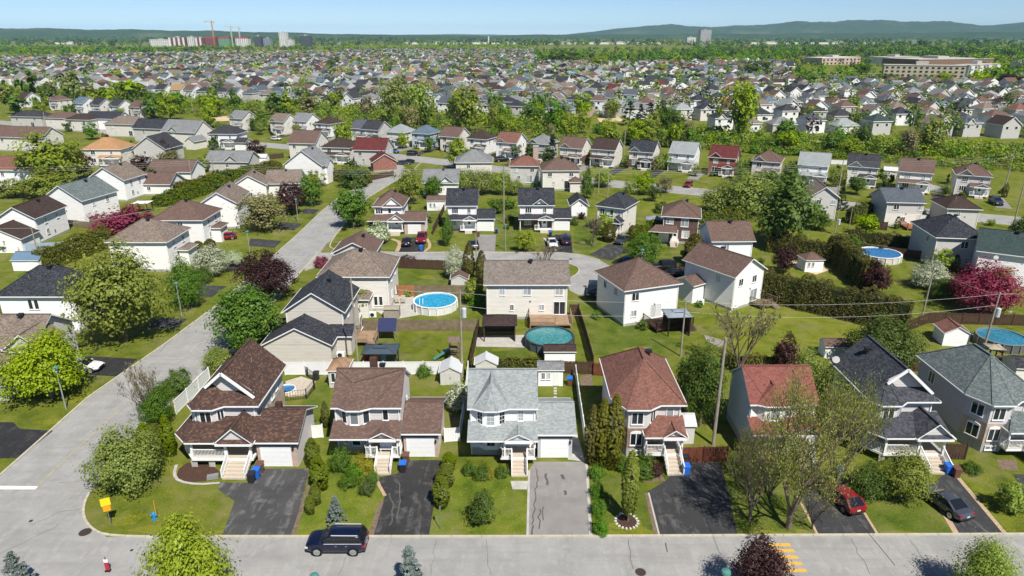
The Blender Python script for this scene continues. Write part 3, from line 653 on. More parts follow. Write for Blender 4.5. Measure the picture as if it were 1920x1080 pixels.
def type_b(label, O, rm, wm, fm, W_=6.8, yr=3.5, ze=5.5, zr=7.95, bay=((.7, 0), (1.6, -.55), (2.9, -.55), (3.9, 0)), turret=None, gar=True, low_y=-1.6, ped=(3.7, 6.5), grid=False, deckc=WHITE, brick_in=None, side='mauve'):
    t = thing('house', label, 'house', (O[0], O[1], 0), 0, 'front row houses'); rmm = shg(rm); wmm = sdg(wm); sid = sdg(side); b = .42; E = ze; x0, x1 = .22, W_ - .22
    D = 2 * yr; y0, y1 = b, D - b; k = (zr - E) / yr
    low_box(t, x0 + .02, x1 - .02, y0 + .02, y1 - .02)
    MB().poly([(x0, y0, .9), (x1, y0, .9), (x1, y0, E), (x0, y0, E)], wmm).build('front_wall', t); MB().poly([(x1, y1, .9), (x0, y1, .9), (x0, y1, E), (x1, y1, E)], wmm).build('back_wall', t)
    zz = lambda y: E + k * min(y, D - y) - .19
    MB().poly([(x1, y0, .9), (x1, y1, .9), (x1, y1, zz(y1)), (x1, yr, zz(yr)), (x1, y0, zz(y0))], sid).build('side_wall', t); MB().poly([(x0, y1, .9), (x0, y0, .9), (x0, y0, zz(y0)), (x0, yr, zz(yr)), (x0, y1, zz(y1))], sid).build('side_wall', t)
    bx = [p[0] for p in bay]; yb = bay[1][1] + .38; dx = .1
    bp = [(bx[0] + .12, y0 + .02), (bx[1] + .06, yb), (bx[2] - .06, yb), (bx[3] - .12, y0 + .02)]
    walls(t, bp, 3.5, E - .02, wmm, 'bay_wall'); walls(t, bp, 1.0, 2.95, wmm, 'bay_wall')
    MB().poly([(*q, 1.0) for q in reversed(bp)], wmm).build('bay_soffit', t)
    e = [(*p, E) for p in bay]
    if turret:
        A = (turret[0], turret[1], turret[2]); sl_ = lambda y: E + k * y
        P = gabx(0, W_, 0, D, E, zr, yr); r = roof(t, P, rmm)
        Pt = [[(bx[0] - .25, .0, E + .015), (bx[1], bay[1][1], E + .015), A], [(bx[1], bay[1][1], E + .015), (bx[2], bay[2][1], E + .015), A], [(bx[2], bay[2][1], E + .015), (bx[3] + .25, 0, E + .015), A], [(bx[0] - .25, 0, E + .015), A, (A[0], (A[2] - E) / k + .1, A[2])], [A, (bx[3] + .25, 0, E + .015), (A[0], (A[2] - E) / k + .1, A[2])]]
        roof(t, Pt, rmm, .14, name='turret_roof')
    else:
        A = ((bx[1] + bx[2]) / 2 - .4, 2.2, E + k * 2.2)
        P = [[(0, 0, E), e[0], A, (0, yr, zr)], [e[0], e[1], A], [e[1], e[2], A], [e[2], e[3], A], [e[3], (W_, 0, E), (W_, yr, zr), A], [A, (W_, yr, zr), (0, yr, zr)], [(W_, D, E), (0, D, E), (0, yr, zr), (W_, yr, zr)]]
        P[4] = [e[3], (W_, 0, E), (W_, yr, zr)]; P.append([e[3], (W_, yr, zr), A]); P[5] = [A, (W_, yr, zr), (0, yr, zr)]
        r = roof(t, P, rmm)
    g1 = '2' if not grid else 'g1'
    zc = E - 1.78; ws = '1' if not grid else 'g1'
    mid = ((bp[1][0] + bp[2][0]) / 2); window(t, mid, yb, zc, .85, 1.4, ws, glass=GLASSB)
    for (p, q) in ((bp[0], bp[1]), (bp[2], bp[3])):
        an = math.atan2(q[1] - p[1], q[0] - p[0]); c = ((p[0] + q[0]) / 2, (p[1] + q[1]) / 2)
        window(t, c[0], c[1], zc, .72, 1.4, ws, an); window(t, c[0], c[1], 1.45, .72, 1.3, ws, an)
    window(t, mid, yb, 1.4, .9, 1.4, ws); window(t, 5.15, y0, zc + .15, .62, 1.25, ws)
    z1, zt = 3.05, 3.95
    Q = [[(.05, low_y, z1), (W_ - .05, low_y, z1), (W_ - .05, y0 - .01, zt), (.05, y0 - .01, zt)]]
    Q = [[(.05, low_y, z1), (W_ - .05, low_y, z1), (W_ - .05, y0 + .05, zt), (.05, y0 + .05, zt)]]
    roof(t, Q, rmm, name='porch_roof')
    pediment(t, ped[0], ped[1], low_y - .12, -.1, z1 + .02, z1 + .78, rmm, wmm, False)
    if brick_in: MB().box(ped[0] + .1, x1 - .02, y0 - .03, y0 - .004, .95, 2.95, brick_in).build('brick_panel', t)
    dz = 1.0; yd = low_y + .25; pa = 3.2
    p = porch_base(t, [(pa, yd), (W_ - .2, yd), (W_ - .2, y0), (pa, y0)], dz)
    xs0, xs1 = ped[0] + .75, ped[0] + 2.25
    for x in (ped[0] + .1, W_ - .35): post(p, x, yd + .1, dz, z1 - .14, .15)
    railing(p, [(pa + .05, y0 - .1), (pa + .05, yd + .06), (xs0, yd + .06)], dz); railing(p, [(xs1, yd + .06), (W_ - .26, yd + .06), (W_ - .26, y0)], dz)
    steps(p, xs0, xs1, yd, dz, 5, .33)
    door(t, (xs0 + xs1) / 2 + .1, y0 - (.03 if brick_in else 0), dz, .92, 2.0)
    vent(r, 4.3, yr + 1.2, zr - 1.2 * k + .15) if not turret else None
    window(t, x1, 4.4, 3.6, .5, .7, '1', 'E')
    if gar:
        garage(t, W_ - .1, W_ + 3.75, -.45, 3.1, 7.0, rmm, wmm if not brick_in else sid, fm, 2.9, 4.45, W_ + .4, W_ + 2.9); lantern(t, W_ + 3.15, -.05, 1.95)
    return t, r
H2, r2_ = type_b('greige house with plain brown roof and attached garage, second from the street corner', (-17.4, 57.3), 'brown', 'mauve', MATS['brick_pink'], brick_in=MATS['brick_pink'])
MB().box(3.2, 3.9, 3.9, 4.4, 7.2, 8.8, BRNW).build('chimney', r2_)
H3, _r = type_b('white house with pale grey roof and pointed turret over its bay window', (-4.3, 57.15), 'palegrey', 'white', sdg('grey'), turret=(2.35, 1.05, 7.85), grid=True, low_y=-1.75, ped=(3.5, 6.4), side='white')
H5, _r = type_b('white house with red roof and red porch roof hidden by bare trees', (23.0, 57.9), 'brickred', 'offwhite', None, W_=6.8, gar=False, bay=((.9, 0), (1.5, -.4), (3.4, -.4), (4.1, 0)), turret=(2.6, 1.2, 7.0), low_y=-1.5, side='blue')  # blue siding: the blue-grey of a shaded white side wall, put into its colour
def type_c(label, O, rm, wm, bm, xr=7.1, deep=10.3, front_right=True, side_mat=None):
    t = thing('house', label, 'house', (O[0], O[1], 0), 0, 'front row houses'); rmm = shg(rm); wmm = sdg(wm); bmm = MATS[bm]; E = 5.5; b = .42
    ev = [(-.1, deep), (-.1, 1.4), (1.2, -.9), (3.4, -.9), (4.6, 0), (xr, 0), (xr, deep)]
    xm = (xr - .1) / 2; zr = E + xm * .86; B = (xm, deep - 3.6, zr); P_ = (xm, 4.0, zr); e = [(*q, E) for q in ev]
    r = roof(t, [[e[0], e[1], P_, B], [e[1], e[2], P_], [e[2], e[3], P_], [e[3], e[4], P_], [e[4], e[5], P_], [e[5], e[6], B, P_], [e[6], e[0], B]], rmm)
    fp = [(.32, deep - b), (.32, 1.58), (1.42, -.48), (3.26, -.48), (4.42, .42), (xr - b, .42), (xr - b, deep - b)]
    MB().prism([(x * .995 + .015, y * .995 + .02) for x, y in fp], 0, 1.0, FOUND, False).build('foundation', t)
    walls(t, fp[1:5], 1.0, 3.2, bmm, 'brick_wall'); k = (zr - E) / xm
    m = MB()
    for p, q in zip(fp, fp[1:]): m.poly([(*p, 3.2), (*q, 3.2), (*q, E), (*p, E)], wmm)
    m.poly([(*fp[0], .9), (*fp[1], .9), (*fp[1], 3.2), (*fp[0], 3.2)], side_mat or wmm); m.poly([(*fp[4], 1.0), (*fp[5], 1.0), (*fp[5], 3.2), (*fp[4], 3.2)], wmm); m.poly([(*fp[5], .9), (*fp[6], .9), (*fp[6], 3.2), (*fp[5], 3.2)], wmm)
    m.poly([(*fp[6], .9), (*fp[0], .9), (*fp[0], E), (*fp[6], E)], wmm); m.build('wall', t)
    # the walls run with the outline clockwise, so turn them outward
    c1 = ((fp[1][0] + fp[2][0]) / 2, (fp[1][1] + fp[2][1]) / 2); a1 = math.atan2(fp[2][1] - fp[1][1], fp[2][0] - fp[1][0])
    for zz, st, hh in ((3.65, '2', 1.35), (1.3, 'a2', 1.4)):
        window(t, c1[0], c1[1], zz, 1.25, hh, st, a1, GLASS); window(t, 2.3, -.48, zz, 1.2, hh, st, 'S', GLASS)
    c3 = ((fp[3][0] + fp[4][0]) / 2, (fp[3][1] + fp[4][1]) / 2); a3 = math.atan2(fp[4][1] - fp[3][1], fp[4][0] - fp[3][0]); window(t, c3[0], c3[1], 3.65, .75, 1.35, '2', a3, GLASS)
    window(t, 5.6, .42, 3.8, .75, 1.2, '1', 'S', GLASSB); window(t, .32, 7.4, 3.5, 1.1, 1.35, '2', 'W', GLASS); window(t, 2.3, -.49, .25, 1.1, .5, '2', 'S', GLASSB)
    z1, zt = 3.0, 4.15
    r2 = roof(t, [[(2.9, -1.75, z1), (6.9, -1.75, z1), (6.9, .45, zt), (4.4, .45, zt)], [(2.9, -1.75, z1), (4.4, .45, zt), (2.9, .2, z1 + .02)], [(6.9, -1.75, z1), (6.95, .45, z1), (6.9, .45, zt)]][:2], rmm, name='porch_roof')
    pediment(t, 4.55, 7.0, -1.9, .1, z1 + .02, z1 + .85, rmm, wmm, False)
    dz = 1.05; p = porch_base(t, [(3.05, -1.6), (6.7, -1.6), (6.7, .42), (3.05, .42)], dz)
    for x in (3.1, 4.75, 6.55): post(p, x, -1.5, dz, z1 - .16, .14)
    railing(p, [(3.1, -.5), (3.1, -1.52), (4.7, -1.52)], dz); steps(p, 4.85, 6.4, -1.6, dz, 5, .4); railing(p, [(6.6, .4), (6.6, -1.5)], dz)
    window(t, 3.9, .1, 1.4, .7, 1.5, '1', a3); door(t, 5.5, .42, dz, .95, 2.05, 'S', False, flat('pale_door', (.50, .54, .56), .5, .3))
    vent(r, xm + .9, 6.4, zr - .75); pipe(r, xm + 2.2, 6.6, E + 1.4 * k)
    return t
H4 = type_c('brick and siding house with terracotta hip roof beside three tall columnar cedars', (9.8, 57.8), 'redbrown', 'mauve', 'brick_brown')
H7 = type_c('house with grey-green hip roof and brick corner turret at the right edge', (45.2, 58.6), 'greygreen', 'mauve', 'brick_pink')

# rainwater pipes, meters and vents on the walls of the front row
for h, xs_, yy, hh in ((H1, (.62, 6.28), .43, 5.2), (H2, (.34, 6.45), .40, 5.3), (H3, (.34, 6.45), .40, 5.3), (H5, (.34, 6.45), .40, 5.3), (H6, (.62, 6.28), .43, 5.2), (H7, (6.55,), .40, 5.3), (H4, (6.55,), .40, 5.3)):
    for x in xs_: MB().box(x - .05, x + .05, yy - .09, yy - .005, .15, hh, WHITE).build('downspout', h)
for h, x in ((H1, 6.47), (H2, 6.6), (H3, 6.6), (H4, 6.7), (H6, 6.47)):
    MB().box(x - .02, x + .12, 3.2, 3.5, 3.3 if h is H1 else 4.4, 3.7 if h is H1 else 4.75, GREYM).build('vent_hood', h); MB().box(x - .02, x + .1, 5.6, 5.9, 1.5, 2.1, GREYM).build('meter_box', h)
# ---------------------------------------------------------------- houses of the middle and back streets
def rect(x0, x1, y0, y1): return [(x0, y0), (x1, y0), (x1, y1), (x0, y1)]
def face_feats(t, kind, W_, y, ze, lo, rm, wm, near):
    E = ze; up = E - 1.75; two = E > 4.2; x = lambda f: .4 + (W_ - .8) * f
    if kind == 'R':
        if two: window(t, x(.2), y, up, 1.15, 1.15, '2'); window(t, x(.78), y, up, 1.15, 1.15, '2')
        window(t, x(.3), y, 1.5, .8, 1.0, '2'); window(t, x(.68), y, .55, 1.75, 2.1, 'sl', name='patio_door')
    elif kind == 'S':
        if two: window(t, x(.35), y, up, .95, 1.15, '2'); window(t, x(.38), y, 1.3, .95, 1.25, '2')
        else: window(t, x(.5), y, 1.2, 1.0, 1.1, '2')
    elif kind[0] == 'F':
        if two: window(t, x(.26), y, up, 1.35, 1.3, '3' if near else '2'); window(t, x(.75), y, up + .1, .75, 1.15, '2')
        full = 'w' in kind; x0 = .1 if full else W_ * .42; z1, zt = 2.85, 3.55; yl = y - 1.75
        roof(t, [[(x0, yl, z1), (W_ - .1, yl, z1), (W_ - .1, y + .04, zt), (x0, y + .04, zt)]], rm, .14, name='porch_roof')
        pediment(t, W_ * .52, W_ - .15, yl - .12, y - .6, z1 + .02, z1 + .85, rm, wm, False)
        p = MB().box(W_ * .45, W_ - .35, yl + .2, y, .45, .62, WHITE).build('porch', t)
        for xx in (W_ * .55, W_ - .45): post(p, xx, yl + .3, .62, z1 - .13, .17)
        railing(p, [(W_ * .46, yl + .26), (W_ * .58, yl + .26)], .62, .9, sp=.2); railing(p, [(W_ - .4, y), (W_ - .4, yl + .26)], .62, .9, sp=.2)
        steps(p, W_ * .6, W_ * .82, yl + .2, .62, 3, .32, rails=False)
        door(t, W_ * .72, y, .62, .95, 2.05, 'S', near); window(t, x(.24), y, 1.2, 1.5, 1.4, '3' if near else '2')
        if full: post(p, .5, yl + .3, 0, z1 - .13, .17)
def side_windows(t, code, W_, D, ze):
    for f, n in (code[i:i + 2] for i in range(0, len(code), 2)):
        for k in range(int(n)):
            yy = D * (.32 + .36 * (k % 2)); zz = (ze - 1.75) if k < 2 else 1.3
            window(t, (W_ - .4) if f == 'E' else .4, yy, zz, .9, 1.15, '2', f)
def gen_house(label, a, b, ze, D, rt, rc, wc, front='', pitch=.62, rot=None, low=None, sides='', group='houses on the middle streets', dg=None, gar=None, W_=None, vents=1, zf=.4, o=.4):
    A = g(*a, ze)
    if W_ is None:
        Bq = g(*b, ze); W_ = math.hypot(Bq[0] - A[0], Bq[1] - A[1]); rr = math.atan2(Bq[1] - A[1], Bq[0] - A[0])
        rr = rr if rot is None else R(rot)
    else: rr = R(rot)
    t = thing('house', label, 'house', (A[0], A[1], 0), rr, group); rm = shg(rc); wm = sdg(wc); near = dep(*A) < 190
    x0, x1, y0, y1 = o, W_ - o, o, D - o; zs = zf
    if rt[0] == 'h':
        P = hip_polys(0, W_, 0, D, ze, pitch, {'hx': 'x', 'hy': 'y', 'h': None}[rt]); ex = []
    elif rt == 'gx':
        zr = ze + D / 2 * pitch; P = gabx(0, W_, 0, D, ze, zr); ex = [[(x1, y0, ze), (x1, y1, ze), (x1, D / 2, zr - .25)], [(x0, y1, ze), (x0, y0, ze), (x0, D / 2, zr - .25)]]
    else:
        zr = ze + W_ / 2 * pitch; P = gaby(0, W_, 0, D, ze, zr); ex = [[(x0, y0, ze), (x1, y0, ze), (W_ / 2, y0, zr - .25)], [(x1, y1, ze), (x0, y1, ze), (W_ / 2, y1, zr - .25)]]
    MB().prism(rect(x0 + .02, x1 - .02, y0 + .02, y1 - .02), 0, zf, FOUND, False, False).build('foundation', t)
    if low:
        walls(t, rect(x0, x1, y0, y1), zf, 2.9, sdg(low), 'lower_wall'); zs = 2.9
    walls(t, rect(x0, x1, y0, y1), zs, ze + .02, wm, 'wall', ex)
    r = roof(t, P, rm)
    zt = max(p[2] for q in P for p in q)
    if near:
        for xx in (x0 + .12, x1 - .12): MB().box(xx - .05, xx + .05, y0 - .09, y0 - .004, .1, ze - .15, WHITE).build('downspout', t)
        MB().box(x1 - .01, x1 + .12, D * .5, D * .5 + .3, 1.2, 1.7, GREYM).build('meter_box', t); MB().box(x0 + W_ * .5, x0 + W_ * .5 + .22, y0 - .1, y0 - .004, 2.75, 2.95, GREYM).build('vent_hood', t)
    if vents and near:
        if rt in ('gy', 'hy'): vent(r, W_ / 2 + .9, D * .62, zt - .9 * pitch)
        else: vent(r, W_ * .55, D / 2 - .5, zt - .5 * pitch); pipe(r, W_ * .35, D * .28, ze + D * .28 * pitch)
    if dg:
        c, w = dg; zz = ze + w / 2 * .8
        r2 = roof(t, gaby(W_ * c - w / 2, W_ * c + w / 2, -.12, min(D * .45, (zz - ze) / pitch + .4), ze + .02, zz), rm, .14, name='front_gable')
        MB().poly([(W_ * c - w / 2 + .25, y0 - .03, ze - .6), (W_ * c + w / 2 - .25, y0 - .03, ze - .6), (W_ * c + w / 2 - .25, y0 - .03, ze), (W_ * c, y0 - .03, zz - .2), (W_ * c - w / 2 + .25, y0 - .03, ze)], wm).build('gable_wall', r2)
    for k in front.split(): face_feats(t, k, W_, y0, ze, low, rm, wm, near)
    if sides: side_windows(t, sides, W_, D, ze)
    if gar:
        sd_, gw, gy = gar; gx0 = W_ - .35 if sd_ == 'R' else -gw + .35
        if sd_ == 'R': garage(t, gx0, gx0 + gw, gy, gy + 3, 6.4, rm, wm, wm, 2.8, 4.2)
        else:
            garage(t, gx0, gx0 + gw, gy, gy + 3, 6.4, rm, wm, wm, 2.8, 4.2)
    return t
def annex(t, x0, x1, y0, y1, ze, rt, rc, wc, pitch=.5, o=.3, name='annex'):
    rm = shg(rc); wm = sdg(wc)
    if rt == 'gy':
        zr = ze + (x1 - x0) / 2 * pitch; P = gaby(x0, x1, y0, y1, ze, zr); ex = [[(x0 + o, y0 + o, ze), (x1 - o, y0 + o, ze), ((x0 + x1) / 2, y0 + o, zr - .22)]]
    elif rt == 'gx':
        zr = ze + (y1 - y0) / 2 * pitch; P = gabx(x0, x1, y0, y1, ze, zr); ex = [[(x1 - o, y0 + o, ze), (x1 - o, y1 - o, ze), (x1 - o, (y0 + y1) / 2, zr - .22)], [(x0 + o, y1 - o, ze), (x0 + o, y0 + o, ze), (x0 + o, (y0 + y1) / 2, zr - .22)]]
    else: P = hip_polys(x0, x1, y0, y1, ze, pitch); ex = []
    walls(t, rect(x0 + o, x1 - o, y0 + o, y1 - o), 0, ze + .02, wm, name + '_wall', ex); return roof(t, P, rm, name=name + '_roof')
def deck(t, x0, x1, y0, y1, z=.6, mat=None, rails=True, stair=True):
    m = mat or DECKW; p = MB().box(x0, x1, y0, y1, z - .2, z - .03, m).build('deck', t)
    n = int((x1 - x0) / .3); me = MB().box(0, (x1 - x0) / n - .03, y0, y1, 0, .03, m).mesh('deck_board')
    for i in range(n): link('deck_board', me, p, (x0 + i * (x1 - x0) / n, 0, z - .03))
    for x in (x0 + .1, x1 - .1):
        for y in (y0 + .1, y1 - .1): MB().box(x - .07, x + .07, y - .07, y + .07, 0, z - .2, m).build('post', p)
    if rails: railing(p, [(x0, y1), (x0, y0), (x0 + (x1 - x0) * .6, y0)], z, .95, m, .16); railing(p, [(x1, y0), (x1, y1)], z, .95, m, .16)
    if stair:
        for i in range(3): MB().box(x0 + (x1 - x0) * .62, x1, y0 - .3 * (i + 1), y0 - .3 * i, 0, z * (3 - i) / 4, m).build('step', p)
    return p
MID = 'houses on the middle streets'
# --- between the front row and the court
t = gen_house('beige house with black gable roof, seen from behind, blue canopy in its yard', (527, 586), (647, 586), 5.4, 9.2, 'gy', 'black', 'beige', '', .66, 0, sides='E3')
annex(t, -1.6, 7.4, -4.3, .6, 2.75, 'gy', 'black', 'beige', .52); annex(t, 6.0, 9.3, -1.6, 2.5, 2.75, 'gx', 'black', 'beige', .4, name='back_room'); annex(t, -2.2, .6, .8, 4.5, 2.75, 'gx', 'black', 'beige', .4, name='side_porch')
deck(t, 9.0, 11.6, 1.0, 4.4, .9, DECKW); window(t, 8.9, 5.5, .7, 1.7, 2.05, 'sl', 'E', name='patio_door')
t = gen_house('cream house with wide grey-brown hip roof beside the round blue pool', (592, 519), (731, 519), 5.6, 9.5, 'hx', 'greybrown', 'cream', '', .6, 0, sides='E3W2', gar=None)
window(t, 8.5, .4, .9, .62, 1.5, '1', glass=GLASS); window(t, 9.25, .4, .9, .62, 1.5, '1', glass=GLASS); annex(t, 4.4, 8.2, -2.6, 1.0, 3.0, 'hip', 'greybrown', 'cream', .5)
t = gen_house('brown gabled house standing at the mouth of the court', (620, 475), (704, 475), 5.2, 7.5, 'gy', 'brown', 'mauve', 'S', .5, 0, sides='E1'); annex(t, 7.2, 9.3, 1.5, 5.0, 2.8, 'gx', 'brown', 'mauve', .4)
t = gen_house('beige house with long grey-brown roof behind the teal pool', (906, 534), (1070, 534), 5.5, 8.4, 'gx', 'taupe', 'cream', '', .55, 0)
for x, z, w, h in ((2.7, 3.75, .8, 1.25), (6.3, 3.75, 1.15, 1.2), (10.9, 3.75, 1.15, 1.2), (4.1, 1.35, .6, 1.0), (8.4, 1.35, .8, 1.0)): window(t, x, .4, z, w, h, '2')
window(t, 11.0, .4, .75, 1.75, 2.05, 'sl', name='patio_door'); deck(t, 6.6, 12.6, -3.2, .38, .75, DECKW, True, False)
t = gen_house('white-walled house with russet hip roof and dark deck behind the terracotta house', (1170, 546), (1281, 531), 5.6, 9.2, 'hy', 'brown', 'offwhite', '', .66, sides='W2')
for x, z, w, h in ((2.1, 3.75, 1.2, 1.25), (2.0, 1.3, .95, 1.05)): window(t, x, .4, z, w, h, '2')
window(t, 5.6, .4, .7, 1.75, 2.1, 'sl', name='patio_door'); deck(t, 3.6, 9.5, -3.4, .38, .65, BRNW)
t = gen_house('grey and white house with brown gable roof turned to the big lawn', (1379, 521), (1440, 504), 5.5, 10.5, 'gy', 'brown', 'offwhite', '', .62, None, sides='W1')
window(t, 1.9, .4, 3.7, 1.0, 1.2, '2'); window(t, 5.0, .4, 3.7, 1.0, 1.2, '2'); window(t, 5.2, .4, .6, 1.6, 2.05, 'sl', name='patio_door'); window(t, 1.4, .4, .4, .9, .5, '2'); annex(t, -2.5, .6, 5.5, 9.5, 3.0, 'gx', 'brown', 'offwhite', .45)
deck(t, 4.5, 7.6, -2.2, .38, .6, WOOD)
t = gen_house('white house with plain brown gable roof above the brown-gabled house', (1334, 453), (1424, 461), 5.3, 8.5, 'gx', 'brown', 'white', 'S', .6, 2, sides='E2')
t = gen_house('brick-fronted house with russet hip roof and arched upper window', (1240, 405), (1299, 420), 5.5, 9.0, 'hy', 'brown', 'brick_dark', '', .62, -14, sides='E1', zf=.5)
window(t, 1.7, .4, 3.9, 1.5, 1.2, '2', glass=GLASSB); window(t, 4.6, .4, 3.5, 1.5, 1.6, 'a2'); roof(t, [[(-2.2, -2.0, 2.8), (3.4, -2.0, 2.8), (3.2, .45, 3.6), (-1.0, .45, 3.6)]], shg('brown'), .14, name='porch_roof'); garage_door(t, -.2, 1.6, .4, .1, 2.2)
door(t, 2.9, .4, .6); p = MB().box(2.0, 3.8, -1.6, .4, .4, .6, STEPC).build('porch', t); steps(p, 2.2, 3.6, -1.6, .6, 3, .32); window(t, 4.9, .4, 1.2, 1.5, 1.5, 'g3', glass=CURT)
# --- north side of the court
t = gen_house('white corner house with brown roofs, porch and garage, white blossom tree in front', (697, 387), (757, 387), 5.5, 8.5, 'hy', 'brown', 'white', '', .75, 0, group='houses on the court')
window(t, 1.4, .4, 3.8, 1.5, 1.25, '3'); window(t, 3.6, .4, 3.9, .7, 1.1, '1'); pediment(t, 2.0, 6.4, -.15, 3.6, 5.52, 7.4, shg('brown'), sdg('white'))
roof(t, [[(-.8, -2.0, 2.9), (7.0, -2.0, 2.9), (6.9, .45, 3.8), (.5, .45, 3.8)]], shg('brown'), name='porch_roof'); pediment(t, 3.2, 7.0, -2.1, .3, 2.92, 4.3, shg('brown'), sdg('white'))
p = MB().box(3.2, 6.6, -1.8, .4, .5, .75, WHITE).build('porch', t); [post(p, x, -1.7, .75, 2.75, .2) for x in (3.4, 6.4)]; steps(p, 3.8, 6.0, -1.8, .75, 4, .33, rails=False); door(t, 4.9, .4, .75); window(t, 1.5, .4, 1.2, 1.6, 1.4, '3')
garage(t, 6.7, 11.4, -2.2, .8, 6, shg('brown'), sdg('white'), MATS['brick_pink'], 2.9, 4.3)
t = gen_house('white house with black roof, bay window and small gabled porch', (835, 386), (896, 386), 5.5, 8, 'gx', 'black', 'white', 'Fw', .72, 0, group='houses on the court', gar=('R', 4.0, -.3))
t = gen_house('pale house with black roof, brick porch and pointed front gable', (971, 385), (1041, 385), 5.5, 8, 'gx', 'black', 'offwhite', 'Fw', .72, 0, group='houses on the court', dg=(.6, 3.6), gar=('R', 3.9, -.3), low='brick_dark')
gen_house('small white garage with black gable roof standing between two court houses', (1068, 386), (1105, 388), 2.8, 7, 'gy', 'black', 'white', '', .75, 0, group='houses on the court', vents=0)
t = gen_house('cream house with black hip roof and gabled side porch on the court', (1116, 385), (1172, 392), 5.6, 8.5, 'hy', 'black', 'cream', '', .7, group='houses on the court', sides='E1')
window(t, 1.5, .4, 3.8, 1.1, 1.25, '2'); window(t, 3.6, .4, 3.8, .8, 1.25, '1'); window(t, 5.2, .4, 3.8, .8, 1.2, '1'); pediment(t, 3.8, 6.6, -1.8, .4, 3.0, 4.1, shg('black'), sdg('cream')); door(t, 5.1, .4, .8); p = MB().box(4.0, 6.4, -1.6, .4, .6, .8, STEPC).build('porch', t); steps(p, 4.4, 5.9, -1.6, .8, 4, .34); [post(p, x, -1.5, .8, 2.9, .16) for x in (4.1, 6.3)]; window(t, 1.6, .4, 1.3, 1.1, 1.3, '2')
# --- right side
t = gen_house('greige house with large black hip roof, right of the tall hedge', (1754, 445), (1866, 455), 5.6, 11, 'h', 'black', 'greige', '', .62, -8, sides='W1'); window(t, 5.2, .4, 3.6, 1.3, 1.4, '2', glass=GLASS); window(t, 6.2, .4, .9, .8, 1.2, '2')
t = gen_house('white house with dark green metal-look gable roof at the right edge', (1831, 470), (1866, 491), 5.5, 9.5, 'gx', 'green', 'white', '', .6, -30, W_=10)
t = gen_house('split-level beige house with slate grey roof and raised timber deck', (1662, 379), (1745, 386), 5.4, 9, 'gx', 'slate', 'greige', '', .5, -6, low='cream')
for x in (2.4, 7.4): window(t, x, .4, 3.7, 1.2, 1.2, '2')
window(t, 7.9, .4, .7, 1.8, 2, 'sl', name='patio_door'); window(t, 4.2, .4, 1.2, .9, 1.0, '2'); deck(t, 4.0, 10.0, -3.0, .38, .6, CEDARW)
gen_house('low beige house with chocolate hip roof beside the slate-roofed house', (1775, 391), (1851, 399), 4.6, 8.5, 'hx', 'choc', 'greige', 'S', .65, -8)
t = gen_house('beige house with greybrown gable facing the camera, left of the timber deck house', (1518, 369), (1577, 376), 5.3, 9, 'gy', 'greybrown', 'greige', '', .72, -10); window(t, 2.2, .4, 3.6, 1.0, 1.1, '2'); window(t, 5.2, .4, 3.6, 1.0, 1.1, '2'); window(t, 3.4, .4, 1.0, 1.6, 1.4, '2')
# --- left side of the left street
L = 'houses west of the left street'
t = gen_house('white house with black hip roof behind the two big maples', (-14, 556), (138, 556), 5.6, 8.5, 'hx', 'black', 'white', '', .72, 0, group=L, sides='E2')
for x, z in ((4.6, 3.55), (6.0, .9)): window(t, x, .4, z, .66, 1.5, '1', glass=GLASS); window(t, x + .82, .4, z, .66, 1.5, '1', glass=GLASS)
t = gen_house('greige house with brown gabled roofs and bay window at the left edge', (-58, 655), (62, 655), 5.0, 8.5, 'gx', 'greybrown', 'greige', '', .62, 0, group=L, sides='E3'); pediment(t, 4.0, 8.8, -.4, 4.2, 5.02, 7.0, shg('greybrown'), sdg('greige')); window(t, 6.4, .4, 3.4, 1.2, 1.25, '2'); annex(t, 1.2, 5.6, -3.4, .6, 4.2, 'hip', 'greybrown', 'greige', .6); window(t, 3.4, -3.1, 2.4, 1.6, 1.4, 'g2'); window(t, 6.6, .4, .9, 1.1, 1.4, '2')
t = gen_house('cream house with grey-brown hip roof behind the tall olive maple', (195, 454), (313, 454), 5.5, 9.5, 'hx', 'greybrown', 'offwhite', '', .62, 0, group=L, sides='E2'); annex(t, 10.4, 12.6, 3.5, 7.5, 3.0, 'hip', 'greybrown', 'offwhite', .5, name='porch')
t = gen_house('cream house with brown hip roof and brick base, red car beside it', (280, 413), (377, 415), 5.5, 9.5, 'hx', 'brown', 'offwhite', '', .62, 0, group=L, sides='E3'); annex(t, 9.6, 12.0, 3.5, 7.5, 3.0, 'hip', 'brown', 'offwhite', .5, name='porch'); window(t, 5.6, .4, 3.8, 1.0, 1.2, '2')
gen_house('beige gable-ended house with taupe roof, behind the brown hip house', (370, 384), (439, 386), 5.5, 12, 'gy', 'greybrown', 'offwhite', 'S', .62, 8, group=L, sides='E2')
t = gen_house('white house with dark brown gable roof, low garage in front, far left', (-12, 411), (64, 411), 5.3, 11, 'gy', 'choc', 'offwhite', '', .6, 2, group=L, sides='E3'); annex(t, -1.0, 8.0, -5.5, .5, 2.8, 'gy', 'choc', 'offwhite', .5)
t = gen_house('cream house with grey-green gable roof, second from the far left', (75, 373), (134, 382), 5.3, 11, 'gy', 'greygreen', 'offwhite', '', .6, -12, group=L, sides='E3')
t = gen_house('white house with brown roofed garage left of the long hedge', (160, 336), (212, 343), 5.4, 9, 'gy', 'greybrown', 'white', '', .6, -8, group=L, sides='E3'); annex(t, -4.0, 3.5, -5.0, .5, 2.9, 'gx', 'greybrown', 'cream', .5)
gen_house('orange-roofed cream hip house left of the purple shrubs', (151, 280), (229, 279), 5.4, 10, 'hx', 'tan', 'cream', 'F', .62, 0, group=L, sides='E2')
gen_house('white gable house with charcoal roof beside purple trees', (246, 279), (291, 284), 4.6, 11, 'gy', 'dark', 'greige', 'S', .68, -6, group=L, sides='E1')
